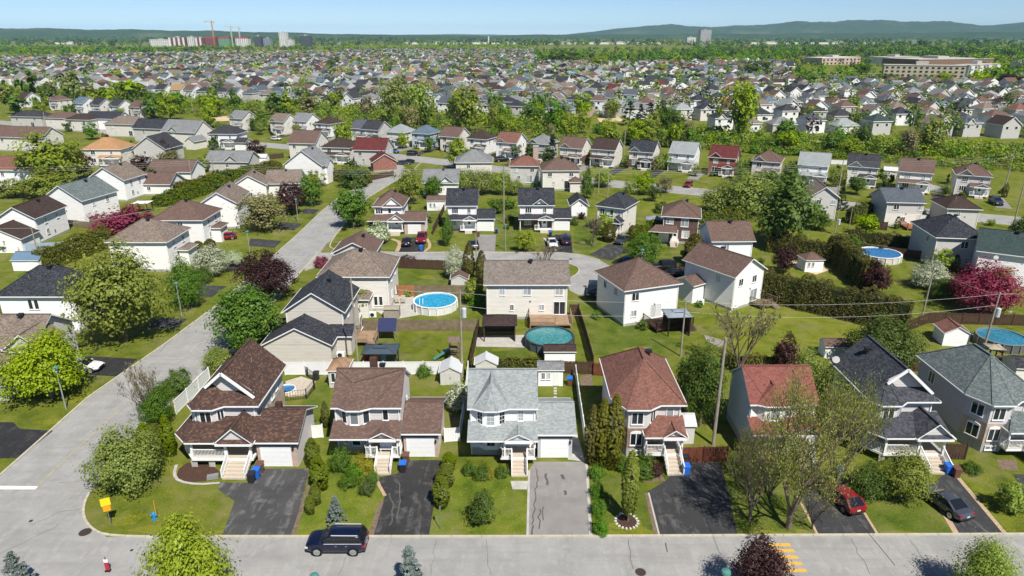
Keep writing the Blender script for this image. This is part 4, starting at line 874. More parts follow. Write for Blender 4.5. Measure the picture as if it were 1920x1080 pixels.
t = gen_house('large cream house with big grey gable roofs and attached gable garage', (300, 246), (372, 248), 5.6, 10, 'gx', 'grey', 'cream', 'S', .78, -18, group=L, sides='E2', dg=(.35, 5)); annex(t, 13.0, 17.5, -3, 4, 2.9, 'gy', 'grey', 'cream', .7)
gen_house('greige house with dark gabled roof left of the big grey gables', (246, 240), (292, 244), 5.2, 9, 'gx', 'black', 'greige', 'S', .7, -14, group=L, sides='E1')
gen_house('cream house with taupe hip roof near the playground', (193, 232), (252, 236), 5.2, 9, 'hx', 'greybrown', 'cream', 'R', .62, -12, group=L)
gen_house('white house with charcoal hip roof and small grey porch', (388, 251), (443, 252), 5.4, 9, 'hx', 'dark', 'white', 'F', .6, -4, group=L, sides='E1', gar=('R', 4.5, -3))
t = gen_house('long low grey house with grey roof and white shed', (382, 303), (470, 302), 3.0, 9, 'gx', 'grey', 'greige', 'S', .6, -4, group=L, dg=(.6, 5))
gen_house('cream gable house with brown roof facing the side road', (538, 268), (583, 272), 5.4, 11, 'gx', 'brown', 'cream', 'R', .65, -10, group=L, sides='E2', W_=10)
gen_house('cream house with dark brown hip roof right of the side road', (600, 276), (648, 280), 5.0, 9, 'hx', 'choc', 'cream', 'Fw', .6, -10, group=L)
t = gen_house('greige house with steep grey cross gables by the side road', (530, 309), (602, 312), 5.4, 9, 'gy', 'grey', 'offwhite', '', .72, -8, group=L, sides='E2', dg=None); annex(t, 6.5, 12, 2, 7, 5.0, 'gx', 'grey', 'offwhite', .7)
gen_house('low house with long brown roof between the green hedges', (273, 322), (358, 323), 3.0, 9, 'gx', 'brown', 'offwhite', 'S', .6, -3, group=L)
gen_house('low house with brown roof and gabled end below the long-roofed one', (233, 345), (318, 346), 3.0, 8, 'gx', 'brown', 'offwhite', 'S', .6, -2, group=L)
gen_house('white gabled house with grey-brown roof at the hedge foot', (432, 350), (498, 350), 4.0, 9, 'gy', 'greybrown', 'offwhite', 'S', .6, 12, group=L, sides='E1'); gen_house('taupe roofed low house just behind the hedge foot house', (495, 345), (560, 346), 3.6, 9, 'gx', 'greybrown', 'offwhite', 'S', .6, 6, group=L)
gen_house('white house with chimney and brown roof at the far left edge', (-30, 318), (45, 322), 5.2, 9, 'gx', 'redbrown', 'white', 'S', .65, -6, group=L, sides='E2')
gen_house('cream house with red-brown roof at the left edge above the white chimney house', (-20, 256), (58, 262), 5.0, 10, 'gx', 'brown', 'cream', 'R', .65, -10, group=L, sides='E2')
gen_house('taupe house with slate hip roof in the upper left yard row', (16, 218), (72, 220), 5.0, 9, 'hx', 'dark', 'greige', 'R', .5, -10, group=L)
gen_house('cream house with brown hip roof in the upper left yard row', (80, 221), (128, 224), 5.0, 9, 'hx', 'brown', 'cream', 'R', .5, -10, group=L)
gen_house('cream house with maroon-brown hip roof, middle of the upper left yard row', (119, 224), (160, 226), 5.0, 9, 'hx', 'choc', 'cream', 'R', .5, -10, group=L)
gen_house('white gable house with black roof ending the upper left yard row', (157, 222), (202, 226), 5.0, 9, 'gx', 'black', 'offwhite', 'R', .6, -10, group=L, sides='E1')
# houses around the back-street corner
C = 'houses around the back street corner'
gen_house('greige house with maroon gable roof and red brick annex', (660, 281), (715, 285), 5.2, 9.5, 'gx', 'maroon', 'greige', 'R', .68, -8, group=C, sides='E2')
gen_house('low red brick annex with maroon gable roof', (697, 305), (741, 300), 2.9, 7, 'gy', 'maroon', 'brick_red', '', .6, 18, group=C, vents=0)
gen_house('cream house with broad pale grey hip roof behind the flowering bushes', (852, 305), (923, 302), 4.6, 10, 'h', 'grey', 'cream', 'S', .6, 2, group=C)
gen_house('beige house with orange-brown hip roof and brick chimney', (954, 311), (1012, 312), 5.2, 8.5, 'hx', 'redbrown', 'greige', 'R', .6, -4, group=C)
t = gen_house('beige house with brown hip roof, in front of the chimney house', (1015, 320), (1090, 320), 5.4, 9, 'h', 'brown', 'cream', 'R', .6, 2, group=C, sides='E2'); annex(t, 7.2, 11, -2.5, 2.5, 2.8, 'hip', 'brown', 'cream', .5)
t = gen_house('grey gable house with white trim between the willow bushes', (790, 343), (858, 346), 3.6, 9, 'gx', 'grey', 'offwhite', 'S', .62, -2, group=C, dg=(.65, 4.5))
x, y = g(1004, 338); MB().box(-.7, .7, -.5, .5, 0, 9.5, MATS['brick_pink']).box(-.8, .8, -.6, .6, 9.5, 9.8, CONC).build('chimney', thing('chimney', 'tall pale brick chimney standing between two brown roofs', 'chimney', (x, y, 0), -.1))
# --- back street row, facing the camera in front of the railway
ROWA = [((30, 183), 'gx', 'choc', 'offwhite', 'white gabled house farthest left', ''), ((88, 187), 'hx', 'brown', 'cream', 'cream house with brown hip roof, far left', 'd'), ((135, 193), 'gx', 'bluegrey', 'offwhite', 'white house with blue-grey gables, far left', 'd'), ((166, 196), 'gx', 'black', 'cream', 'cream house with black roof, far left', 'd'), ((201, 198), 'gx', 'dark', 'offwhite', 'white house with charcoal roof, far left', 'd'), ((240, 200), 'gx', 'brown', 'cream', 'long cream house with brown roof, far left', ''),
 ((427, 221), 'gx', 'grey', 'cream', 'cream house with grey roof by the playground', 'd'), ((503, 227), 'gx', 'greybrown', 'cream', 'cream house with taupe gables', 'd'), ((545, 226), 'gx', 'grey', 'offwhite', 'white house with grey gable roof', ''), ((589, 231), 'hx', 'choc', 'white', 'white house with dark brown hip roof', 'w'),
 ((655, 240), 'gx', 'slate', 'cream', 'cream house with slate roof at the left end', ''), ((676, 242), 'gx', 'dark', 'greige', 'greige house with dark roof', ''), ((722, 247), 'hx', 'palegrey', 'cream', 'cream house with pale grey roof', ''), ((769, 249), 'hx', 'bluegrey', 'blue', 'pale blue house with blue-grey roof', ''), ((822, 255), 'gx', 'brown', 'cream', 'cream house with russet gable roof', ''),
 ((873, 259), 'hx', 'choc', 'offwhite', 'white house with chocolate hip roof', ''), ((927, 266), 'gx', 'redbrown', 'offwhite', 'cream house with two brown gables', 'd'), ((987, 268), 'hx', 'grey', 'grey', 'grey house with grey hip roof', 'd'), ((1047, 276), 'gx', 'brown', 'cream', 'cream brick-based house with brown roof', 'db'), ((1107, 279), 'gx', 'choc', 'cream', 'cream house with dark chocolate roof', 'w'),
 ((1177, 283), 'gx', 'black', 'cream', 'cream house with black roof and brick base', 'db'), ((1253, 286), 'gx', 'palegrey', 'white', 'white house with pale grey roof', 'w'), ((1327, 294), 'gx', 'maroon', 'brick_red', 'red brick house with maroon roof', 'd'), ((1408, 301), 'hx', 'brown', 'mauve', 'mauve-grey house with brown hip roof', 'd'), ((1495, 308), 'gx', 'palegrey', 'white', 'bright white house with silver roof', 'w'),
 ((1587, 311), 'gx', 'dark', 'cream', 'cream house with dark gable front', 'd'), ((1685, 321), 'gx', 'brown', 'offwhite', 'low white house with brown roof', 'w'), ((1792, 327), 'hx', 'brown', 'mauve', 'mauve house with chestnut hip roof', 'd')]
for i, (a, rt, rc, wc, lb, f) in enumerate(ROWA):
    place = 'on the back street before the railway'
    gen_house(lb + ' ' + place, a, None, 5.4, 9.0, rt, rc, wc, 'F' + ('w' if 'w' in f else ''), .66, -26, W_=8.2, group='houses facing the back street', dg=(.27, 3.8) if 'd' in f else None, sides='E2', low='brick_dark' if 'b' in f else None)
    if i > 1:
        A = g(*a, 5.4); rr = R(-26); q = lambda u, v: (A[0] + u * math.cos(rr) - v * math.sin(rr), A[1] + u * math.sin(rr) + v * math.cos(rr))
        sheet('driveway', [q(8.4, -11), q(11.6, -11), q(11.6, 2), q(8.4, 2)], .02, DRV_D if i % 3 else DRV_G)
# ---------------------------------------------------------------- foliage
def crown_mesh(name, form, seed, n, leafs, mat, lobes=.27, gap=.0):
    """leaf-sized faces gathered in clumps through a crown of unit radius and unit height (z 0..1)"""
    rg = np.random.default_rng(seed)
    nc = max(14, n // (10 if form in ('column', 'cone') else 48))
    u = rg.normal(size=(nc, 3)); u /= np.linalg.norm(u, axis=1)[:, None]
    rr = rg.random(nc) ** .42
    ph = rg.random(6) * 6.28; a = np.arctan2(u[:, 1], u[:, 0])
    lob = 1 + lobes * (np.sin(3 * a + ph[0] + 2 * u[:, 2]) * .5 + np.sin(5 * a + ph[1] - 3 * u[:, 2]) * .35 + np.sin(4 * u[:, 2] + ph[2]) * .4)
    c = u * (rr * lob)[:, None]
    if form == 'round': cr = .13
    elif form == 'broad':
        c[:, 2] = np.where(c[:, 2] < -.35, -.35 + (c[:, 2] + .35) * .35, c[:, 2]); cr = .13
    elif form in ('cone', 'column', 'spruce'):
        z = rg.random(nc); prof = {'cone': (1 - z) ** .75, 'column': np.minimum(1, (1 - z) * 2.6) ** .6 * (.8 + .2 * np.minimum(1, z * 3)), 'spruce': (1 - z) ** .9}[form]
        an = rg.random(nc) * 6.28; q = (rg.random(nc) ** .35 if form != 'column' else .86 + .14 * rg.random(nc)) * prof * (1 + (.10 * np.sin(an * 3 + z * 9 + ph[0]) if form == 'column' else 0))
        if form == 'spruce': z = np.round(z * 13) / 13 + rg.normal(size=nc) * .01 - .06 * q; q = q * (1 + .12 * rg.normal(size=nc))
        c = np.stack([np.cos(an) * q, np.sin(an) * q, z * 2 - 1], 1); cr = {'cone': .07, 'column': .06, 'spruce': .065}[form]
    elif form == 'vase':
        z = u[:, 2] * .5 + .5; c = np.stack([c[:, 0] * (.45 + .75 * z), c[:, 1] * (.45 + .75 * z), (rg.random(nc) ** .7) * 2 - 1], 1); cr = .2
    elif form == 'egg':
        c[:, :2] *= (1 - .5 * np.clip(c[:, 2:3], -.4, 1)); cr = .13
    elif form == 'tall':
        c = c * np.array([.9, .9, 1.0]); cr = .2
    asp = {'column': 2.8, 'cone': 1.5, 'spruce': 1.35}.get(form, 1.0); c = c * np.array([1, 1, asp])
    wt = rg.random(nc) ** (1.0 if form in ('column', 'cone') else 1.2) + .2; k = rg.choice(nc, n, p=wt / wt.sum()); sz = np.array([1, 1, .9 if form in ('round', 'broad', 'vase', 'tall', 'egg') else .6])
    off = rg.normal(size=(n, 3)) * cr * sz * (.6 + .8 * rg.random(nc))[k][:, None]
    p = c[k] + off
    nn = off / (np.linalg.norm(off, axis=1)[:, None] + 1e-6) * .6 + p * .8 + np.array([0, 0, .8]) + rg.normal(size=(n, 3)) * .34
    if form == 'spruce': nn = p * np.array([.8, .8, .0]) + np.array([0, 0, .9]) + rg.normal(size=(n, 3)) * .5
    nn /= np.linalg.norm(nn, axis=1)[:, None]
    t = np.cross(nn, rg.normal(size=(n, 3))); t /= np.linalg.norm(t, axis=1)[:, None] + 1e-9; b = np.cross(nn, t)
    s = leafs * (.45 + 1.1 * rg.random(n) ** 1.5)[:, None]
    V = np.stack([p - t * s * .62, p - b * s * .38 + nn * s * .08, p + t * s * .62, p + b * s * .38 + nn * s * .08], 1).reshape(-1, 3)
    lo, hi = np.percentile(V[:, 2], .3), np.percentile(V[:, 2], 99.7); V[:, 2] = (V[:, 2] - lo) / (hi - lo)
    rad = np.percentile(np.hypot(V[:, 0], V[:, 1]), 97); V[:, :2] /= rad
    return quads(name, V, mat)
def quads(name, V, mat, mi=None):
    N = len(V) // 4; me = bpy.data.meshes.new(name); me.vertices.add(4 * N); me.vertices.foreach_set('co', V.astype(np.float32).ravel())
    me.loops.add(4 * N); me.loops.foreach_set('vertex_index', np.arange(4 * N, dtype=np.int32)); me.polygons.add(N)
    me.polygons.foreach_set('loop_start', np.arange(0, 4 * N, 4, dtype=np.int32))
    for m in (mat if isinstance(mat, list) else [mat]): me.materials.append(m)
    if mi is not None: me.polygons.foreach_set('material_index', np.asarray(mi, dtype=np.int32))
    me.update(calc_edges=True); return me
def trunk_mesh(seed, mat, limbs=6, h0=.45):
    rg = random.Random(seed); m = MB(); p = Vector((0, 0, -.02)); 
    q = Vector((rg.uniform(-.03, .03), rg.uniform(-.03, .03), h0)); m.tube(p, q, .06, .042, 7, mat, False)
    q2 = q + Vector((rg.uniform(-.06, .06), rg.uniform(-.06, .06), .35)); m.tube(q, q2, .042, .015, 5, mat, False)
    for i in range(limbs):
        a = i * 6.28 / limbs + rg.uniform(-.4, .4); s = p.lerp(q, .65 + .35 * rg.random()) if i % 2 else q.lerp(q2, rg.random() * .7)
        e = s + Vector((math.cos(a) * .3, math.sin(a) * .3, .22 + .15 * rg.random())); m.tube(s, e, .024, .008, 4, mat, False)
    return m.mesh('trunk')
def branchy(name, seed, mat, levels=4, spread=.55, up=.35, n0=5, mat2=None, leaves=0, leafs=.03):
    """an open branching skeleton of height 1 with sparse young leaves along the twigs"""
    rg = random.Random(seed); m = MB(); tips = []
    def grow(p, d, L, r, lv):
        q = p + d * L; m.tube(p, q, r, r * .62, 5 if lv > 2 else 3, mat, False)
        if lv <= 2: tips.extend([p.lerp(q, .5), q])
        if lv == 0: return
        for i in range(3 if lv > 1 else 3):
            v = Vector((rg.gauss(0, 1), rg.gauss(0, 1), rg.gauss(0, .6))); dd = (d + v * spread * .6 + Vector((0, 0, up * .35))).normalized()
            grow(q if i else p.lerp(q, .7), dd, L * rg.uniform(.62, .84), r * .6, lv - 1)
    for i in range(n0):
        a = i * 6.28 / n0 + rg.uniform(-.5, .5); d = Vector((math.cos(a) * spread * .8, math.sin(a) * spread * .8, 1)).normalized()
        grow(Vector((0, 0, .05 + .05 * rg.random())) if n0 > 1 else Vector((0, 0, 0)), d, .27, .0125, levels)
    m.tube((0, 0, -.02), (0, 0, .14), .026, .016, 7, mat, False)
    me = m.mesh('trunk'); z = max(v.co.z for v in me.vertices); rr = sorted(math.hypot(v.co.x, v.co.y) for v in me.vertices)[int(len(me.vertices) * .97)]
    for v in me.vertices: v.co.z /= z; v.co.x /= rr; v.co.y /= rr
    lm = None
    if leaves:
        g_ = np.random.default_rng(seed); T = np.array([(t.x / rr, t.y / rr, t.z / z) for t in tips]); k = g_.integers(0, len(T), leaves)
        p = T[k] + g_.normal(size=(leaves, 3)) * np.array([.045, .045, .03]); nn = g_.normal(size=(leaves, 3)) + np.array([0, 0, .8]); nn /= np.linalg.norm(nn, axis=1)[:, None]
        t = np.cross(nn, g_.normal(size=(leaves, 3))); t /= np.linalg.norm(t, axis=1)[:, None]; b = np.cross(nn, t); s = leafs * (.6 + .8 * g_.random(leaves))[:, None]
        lm = quads('crown', np.stack([p - t * s * .6, p - b * s * .4, p + t * s * .6, p + b * s * .4], 1).reshape(-1, 3), mat2)
    return me, lm
def hedge_mesh(L, w, h, mat, seed, dens=34, ls=.20):
    """clipped hedge: leaf faces over the faces of a rounded, uneven box, round a dark green core coloured as inner shade"""
    rg = np.random.default_rng(seed); area = 2 * L * h + 2 * w * h + L * w; n = int(area * dens)
    f = rg.random(n) * area; x = rg.random(n) * L; z = rg.random(n) * h; y = rg.random(n) * w
    a = 2 * L * h; b = a + 2 * w * h
    sgn = np.where(rg.random(n) < .5, 0.0, 1.0); N = np.zeros((n, 3))
    s1 = f < a; s2 = (f >= a) & (f < b); s3 = f >= b
    y = np.where(s1, sgn * w, y); x = np.where(s2, sgn * L, x); z = np.where(s3, h, z)
    N[s1, 1] = sgn[s1] * 2 - 1; N[s2, 0] = sgn[s2] * 2 - 1; N[s3, 2] = 1
    p = np.stack([x, y - w / 2, z], 1)
    wob = (np.sin(p[:, 0] * 2.1 + seed) * .5 + np.sin(p[:, 0] * 5.3 + p[:, 2] * 3 + seed) * .3 + np.sin(p[:, 0] * .8 + seed * 2) * .6) * .27
    top = p[:, 2] / h; p[:, 1] *= (1 - .35 * top ** 3); p[:, 2] *= 1 + wob * .35
    p += N * (wob + rg.normal(size=n) * .09)[:, None]; p[:, 2] = np.maximum(p[:, 2], .02)
    nn = N * 1.0 + np.array([0, 0, .35]) + rg.normal(size=(n, 3)) * .6; nn /= np.linalg.norm(nn, axis=1)[:, None]
    t = np.cross(nn, rg.normal(size=(n, 3))); t /= np.linalg.norm(t, axis=1)[:, None]; bb = np.cross(nn, t); s = ls * (.6 + .8 * rg.random(n))[:, None]
    return quads('foliage', np.stack([p - t * s * .65, p - bb * s * .4, p + t * s * .65, p + bb * s * .4], 1).reshape(-1, 3), mat)
CM = {}
def crown(form, mat, lod, seed):
    seed = seed % {'A': 2, 'B': 2, 'C': 3, 'D': 4}[lod]; k = (form, mat.name, lod, seed)
    if k not in CM:
        n, ls = {'A': (17000, .063), 'B': (5800, .1), 'C': (2400, .135), 'D': (480, .31)}[lod]
        if form in ('cone', 'column', 'spruce'): n = int(n * 1.1); ls *= {'column': 2.1, 'cone': .95, 'spruce': .9}[form]
        CM[k] = crown_mesh('crown', form, seed * 17 + 3, n, ls, mat)
    return CM[k]
TR = {}
def trunk(seed, dark=False):
    if (seed, dark) not in TR: TR[(seed, dark)] = trunk_mesh(seed, BARKD if dark else BARK)
    return TR[(seed, dark)]
BR = {}
KIND = {  # form, leaf, share of height below the crown
 'lime': ('broad', L_LIME, .16), 'olive': ('round', L_OLIVE, .14), 'maple': ('round', L_GREEN, .14), 'deep': ('round', L_DEEP, .12), 'purple': ('round', L_PURP, .14), 'pink': ('broad', L_PINK, .16),
 'blossom': ('broad', L_WHITE, .14), 'pale': ('tall', L_PALE, .12), 'limecone': ('egg', L_LIME, .08), 'gold': ('broad', L_GOLD, .0), 'cone': ('egg', L_GREEN, .06), 'cedar': ('column', L_CEDAR, .0), 'darkcedar': ('column', L_CEDARD, .0), 'bluespruce': ('spruce', L_SPRUCE, .03), 'fir': ('spruce', L_FIR, .04),
 'bush': ('broad', L_DEEP, .0), 'limebush': ('broad', L_GOLD, .0), 'greenbush': ('broad', L_GREEN, .0), 'palebush': ('round', L_PALE, .03), 'tan': ('vase', L_TAN, .12), 'goldcol': ('column', L_OLIVE, .14), 'pinkbush': ('broad', L_PINK, .0), 'purplebush': ('broad', L_PURP, .0)}
NTREE = [0]
TREES = []
def tree_at(x, y, H, Rr, kind, label=None, cat='tree', group=None, lod=None, seed=None, name=None, z=0):
    NTREE[0] += 1; rg = random.Random(NTREE[0] * 7 + 1); seed = rg.randint(0, 3) if seed is None else seed
    form, leafm, below = KIND[kind]; d = dep(x, y)
    lod = lod or ('A' if d < 130 and Rr > 1.6 else 'B' if d < 190 else 'C' if d < 330 else 'D')
    nm = name or {'bush': 'shrub', 'limebush': 'shrub', 'greenbush': 'shrub', 'palebush': 'shrub', 'pinkbush': 'shrub', 'purplebush': 'shrub', 'cedar': 'cedar_tree', 'darkcedar': 'cedar_tree', 'bluespruce': 'spruce_tree', 'fir': 'fir_tree', 'pink': 'crabapple_tree', 'purple': 'purple_maple_tree', 'blossom': 'blossom_tree'}.get(kind, 'tree')
    t = thing(nm, label, cat, (x, y, z), rg.random() * 6.28, group)
    c = link('crown', crown(form, leafm, lod, seed), t, (0, 0, H * below), 0, (Rr, Rr, H * (1 - below)))
    if below > 0: link('trunk', trunk(seed, kind in ('purple', 'fir')), t, (0, 0, 0), 0, (max(Rr * .9, H * .25), max(Rr * .9, H * .25), H * .85))
    TREES.append(t); return t
def tree(bx, by, ty, w, kind, label, **k):
    x, y = g(bx, by); H = hgt(bx, by, ty); d = dep(x, y, H / 2); return tree_at(x, y, H, w / 2 * d / FOC * 1.02, kind, label, **k)
def bare(bx, by, ty, w, label, seed, leaves=900, mat=None, group=None, levels=4, bark=None, leafs=.055, spread=.55):
    x, y = g(bx, by); H = hgt(bx, by, ty); Rr = w / 2 * dep(x, y, H / 2) / FOC
    k = (seed, leaves, levels, (mat or L_TAN).name)
    if k not in BR: BR[k] = branchy('b', seed, bark or BARK, levels, spread, .35, 5, mat or L_TAN, leaves, leafs)
    t = thing('budding_tree', label, 'tree', (x, y, 0), seed, group); link('trunk', BR[k][0], t, (0, 0, 0), 0, (Rr, Rr, H))
    if BR[k][1]: link('crown', BR[k][1], t, (0, 0, 0), 0, (Rr, Rr, H))
    TREES.append(t); return t
# --- street and garden trees one by one
tree(98, 745, 622, 144, 'lime', 'rounded yellow-green maple on the left lawn in front of the green lamp post', seed=0)
tree(238, 640, 452, 168, 'olive', 'tallest olive-green maple hiding the corner of the white black-roofed house', seed=1)
tree(466, 655, 535, 132, 'maple', 'dense bright green round maple beside the black gabled house', seed=2)
tree(503, 560, 472, 106, 'purple', 'dark purple maple behind the dense bright green maple', seed=0)
tree(352, 578, 478, 68, 'cone', 'conical green tree on the lawn beside the left street lamp', seed=1)
tree(397, 517, 460, 66, 'blossom', 'cream blossom tree on the strip along the left street', seed=2)
tree(440, 498, 470, 36, 'blossom', 'small cream blossom shrub right of the cream blossom tree', seed=3, cat='shrub')
tree(383, 530, 500, 36, 'bush', 'dark clipped round bush between blossom tree and conical tree', cat='shrub')
tree(246, 915, 800, 128, 'palebush', 'loose grey-green shrub tree on the corner lawn near the yellow sign', cat='tree', seed=1)
bare(285, 800, 683, 84, 'bare many-stemmed tree on the verge beside the white side fence', 3, 350)
tree(340, 738, 690, 44, 'maple', 'small round green tree next to the white side fence', seed=3)
tree(318, 740, 712, 60, 'bush', 'low dark bush behind the bare many-stemmed tree', cat='shrub'); tree(300, 800, 725, 60, 'deep', 'dense dark green bush tree under the bare tree', seed=0)
tree(321, 853, 778, 24, 'cedar', 'slim cedar nearest the corner house porch'); tree(298, 850, 795, 34, 'cedar', 'broad cedar left of the slim porch cedar', seed=1); tree(276, 838, 792, 28, 'cedar', 'cedar partly behind the corner shrub tree', seed=2)
tree(412, 690, 652, 58, 'palebush', 'sparse olive shrub between the brown corner roof and left street', cat='shrub')
tree(368, 1150, 972, 165, 'limecone', 'bright lime maple at the bottom edge of the near street', seed=2); tree(44, 1118, 1036, 70, 'bluespruce', 'grey-blue spruce tip at the bottom left corner'); tree(771, 1108, 1026, 66, 'bluespruce', 'grey-green spruce top at the bottom centre', seed=1)
tree(1418, 1130, 1012, 104, 'purple', 'dark purple tree at the bottom edge beside the crosswalk', seed=2); tree(1838, 1128, 1012, 104, 'pale', 'airy pale green tree at the bottom right', seed=1)
tree(631, 978, 930, 40, 'bluespruce', 'small layered blue spruce on the lawn between two driveways', seed=2); tree(906, 985, 920, 54, 'deep', 'small open dark green tree on the white house lawn', seed=1, lod='B')
tree(1177, 978, 845, 32, 'goldcol', 'young columnar tree ringed by white stones on the lawn', seed=1)
for q, lb in (((1109, 868, 760, 30), 'leftmost and shortest cedar of the three by the terracotta house'), ((1128, 872, 748, 33), 'middle cedar of the three by the terracotta house'), ((1149, 876, 740, 36), 'rightmost cedar of the three by the terracotta house')): tree(*q, 'darkcedar', lb, group='three columnar cedars')
tree(1312, 800, 640, 84, 'deep', 'tall dense green tree between terracotta house and tall bare pole', seed=3); tree(1282, 770, 665, 50, 'maple', 'leafy green tree touching the right side of the terracotta house', seed=1)
bare(1385, 700, 570, 130, 'wide bare tree standing on the big lawn', 7, 500)
bare(1478, 990, 690, 275, 'large budding tree in front of the red-roofed white house', 11, 12000, L_BUD, None, 5, flat('pale_bark', (.16, .125, .095), .95, .1, var=.25), .0145, .62)
bare(1522, 992, 868, 110, 'low reddish-brown budding tree over the left side of the red car', 15, 2600, L_TAN, None, 5, BARKD, .022, .8); bare(1405, 975, 790, 140, 'budding tree left of the largest budding tree', 12, 4600, L_BUD, None, 5, None, .017, .6); bare(1560, 935, 690, 135, 'budding olive tree between the red-roofed and black-roofed houses', 13, 5200, L_PALE, None, 5, BARK, .02, .6); bare(1445, 930, 820, 120, 'low budding tree under the large budding tree', 14, 4600, L_PALE, None, 5, None, .02, .8)
tree(1508, 770, 655, 72, 'palebush', 'loose bush behind the right end of the red roof', seed=2); tree(1470, 700, 625, 50, 'purple', 'small dark purple tree at the edge of the big lawn', lod='B'); tree(1545, 800, 690, 60, 'deep', 'dark evergreen-like bush left of the black-roofed house', seed=2)
tree(1650, 700, 595, 132, 'deep', 'big round dark green tree behind the black-roofed house', seed=1)
tree(1688, 935, 848, 96, 'olive', 'yellow-green tree in front of the black-roofed house porch', seed=3); tree(1628, 925, 870, 70, 'bush', 'low bush left of the porch-side yellow-green tree', cat='shrub')
tree(1895, 960, 905, 60, 'palebush', 'sparse shrub on the far right lawn', cat='shrub', lod='C'); tree(1822, 885, 868, 36, 'bush', 'small shrub at the foot of the grey-green roofed house', cat='shrub')
tree(1838, 585, 488, 122, 'pink', 'magenta crabapple tree beside the white house at the right edge', seed=1); tree(236, 440, 386, 104, 'pink', 'magenta crabapple behind the grey-brown hip roof', seed=2)
tree(1640, 550, 488, 52, 'purple', 'purple tree right of the round deep blue pool', lod='B'); tree(1468, 512, 456, 42, 'purple', 'small purple tree left of the white garden pavilion', lod='B'); tree(1740, 540, 488, 70, 'blossom', 'pale blossom tree between the purple tree and crabapple', seed=1); tree(1775, 560, 520, 60, 'bush', 'dark green shrub beneath the pale blossom tree', cat='shrub'); tree(1868, 560, 500, 44, 'olive', 'yellow-green tree peeking out right of the crabapple')
tree(1205, 500, 436, 70, 'maple', 'round green tree on the court beside the lamp post', seed=0); tree(1465, 465, 322, 116, 'maple', 'largest rounded green tree in the centre right of the court', seed=2); tree(1395, 405, 320, 96, 'pale', 'pale olive tree left of the largest rounded green tree', seed=2); tree(1345, 400, 345, 70, 'pale', 'lower pale olive tree behind the russet hip roof', seed=0); tree(1530, 430, 390, 50, 'deep', 'dark green tree right of the largest rounded green tree', seed=0)
tree(664, 428, 350, 74, 'maple', 'green tree on the corner of the court and left street', seed=1); tree(547, 402, 340, 56, 'purple', 'purple maple beside the left street'); tree(583, 386, 328, 50, 'maple', 'green tree behind the purple maple on the left street', seed=2); tree(497, 432, 362, 88, 'tan', 'brownish budding tree left of the purple street maple', seed=1, lod='B')
tree(480, 297, 262, 40, 'purple', 'small purple tree right of the charcoal-roofed house'); tree(104, 350, 246, 104, 'olive', 'tall olive tree left of the orange-roofed house', seed=2); tree(95, 372, 315, 90, 'olive', 'lower olive tree below the tall olive tree', seed=0); tree(160, 335, 282, 36, 'purple', 'dark purple tree between olive tree and orange-roofed house'); tree(308, 302, 262, 46, 'purple', 'dark purple tree behind the purple shrub', lod='B'); tree(268, 322, 290, 46, 'purple', 'dark purple round shrub right of the orange-roofed house'); tree(318, 305, 280, 40, 'tan', 'brown shrub right of the dark purple trees')
tree(710, 455, 415, 50, 'blossom', 'white blossom tree in front of the white corner house', seed=0); tree(853, 522, 460, 42, 'blossom', 'pale yellow blossom tree by the brown court fence', seed=3); tree(880, 525, 455, 22, 'darkcedar', 'cedar left of the court-side pole'); tree(903, 530, 470, 22, 'darkcedar', 'cedar right of the court-side pole'); tree(840, 462, 398, 26, 'cone', 'slender conical tree left of the bay-window house'); tree(985, 472, 428, 42, 'lime', 'small lime tree in front of the brick porch house', lod='B'); bare(1112, 462, 405, 46, 'bare shrubby tree beside the cream black hip house', 21, 500); tree(1141, 452, 420, 26, 'darkcedar', 'clipped cedar at the cream black hip house corner'); tree(1185, 440, 422, 14, 'darkcedar', 'tiny cedar by the court driveway'); tree(1194, 436, 420, 12, 'darkcedar', 'tiniest cedar by the court driveway'); tree(1300, 495, 438, 40, 'darkcedar', 'bulky cedar at the brick-fronted house corner'); bare(1022, 500, 458, 70, 'bare tree tops showing above the long grey-brown roof', 23, 150); tree(765, 498, 478, 34, 'purplebush', 'dark red shrub by the brown court fence', cat='shrub', lod='C'); tree(603, 500, 480, 30, 'pinkbush', 'magenta shrub at the mouth of the court', cat='shrub', lod='B')
tree(768, 382, 314, 58, 'olive', 'olive tree left of the grey gable house', seed=1); tree(812, 372, 330, 40, 'deep', 'green tree behind the white corner house'); 
for i, (bx, by, ty, w) in enumerate(((875, 362, 314, 44), (905, 364, 316, 50), (938, 364, 318, 46), (965, 366, 335, 34))): tree(bx, by, ty, w, 'pale', ['leftmost of the four willow-like trees behind the black roofs', 'second from the left of the four willow-like trees behind black roofs', 'third from the left of the four willow-like trees behind black roofs', 'rightmost and smallest willow-like tree behind the black roofs'][i], group='willow-like trees')
tree(1100, 372, 310, 26, 'cone', 'narrow green tree beside the chimney house'); tree(1060, 345, 322, 30, 'purplebush', 'brown-red shrub by the chimney house', cat='shrub'); tree(1205, 365, 318, 40, 'olive', 'olive street tree near the black-roofed back street house'); tree(1130, 350, 318, 44, 'pale', 'pale tree beside the back street utility pole'); tree(1248, 362, 330, 30, 'tan', 'budding tree on the back street lawn'); tree(665, 350, 300, 60, 'bush', 'clipped bushy hedge tree by the maroon-roofed house'); tree(860, 318, 258, 50, 'olive', 'olive tree in front of the chocolate hip roof'); tree(645, 280, 228, 42, 'olive', 'olive tree left of the back street row'); tree(690, 265, 238, 24, 'maple', 'small green tree before the dark-roofed greige house'); tree(970, 303, 275, 16, 'bluespruce', 'small blue spruce in the back street row'); tree(1035, 315, 252, 32, 'fir', 'dark fir between grey hip house and brown-roofed house')
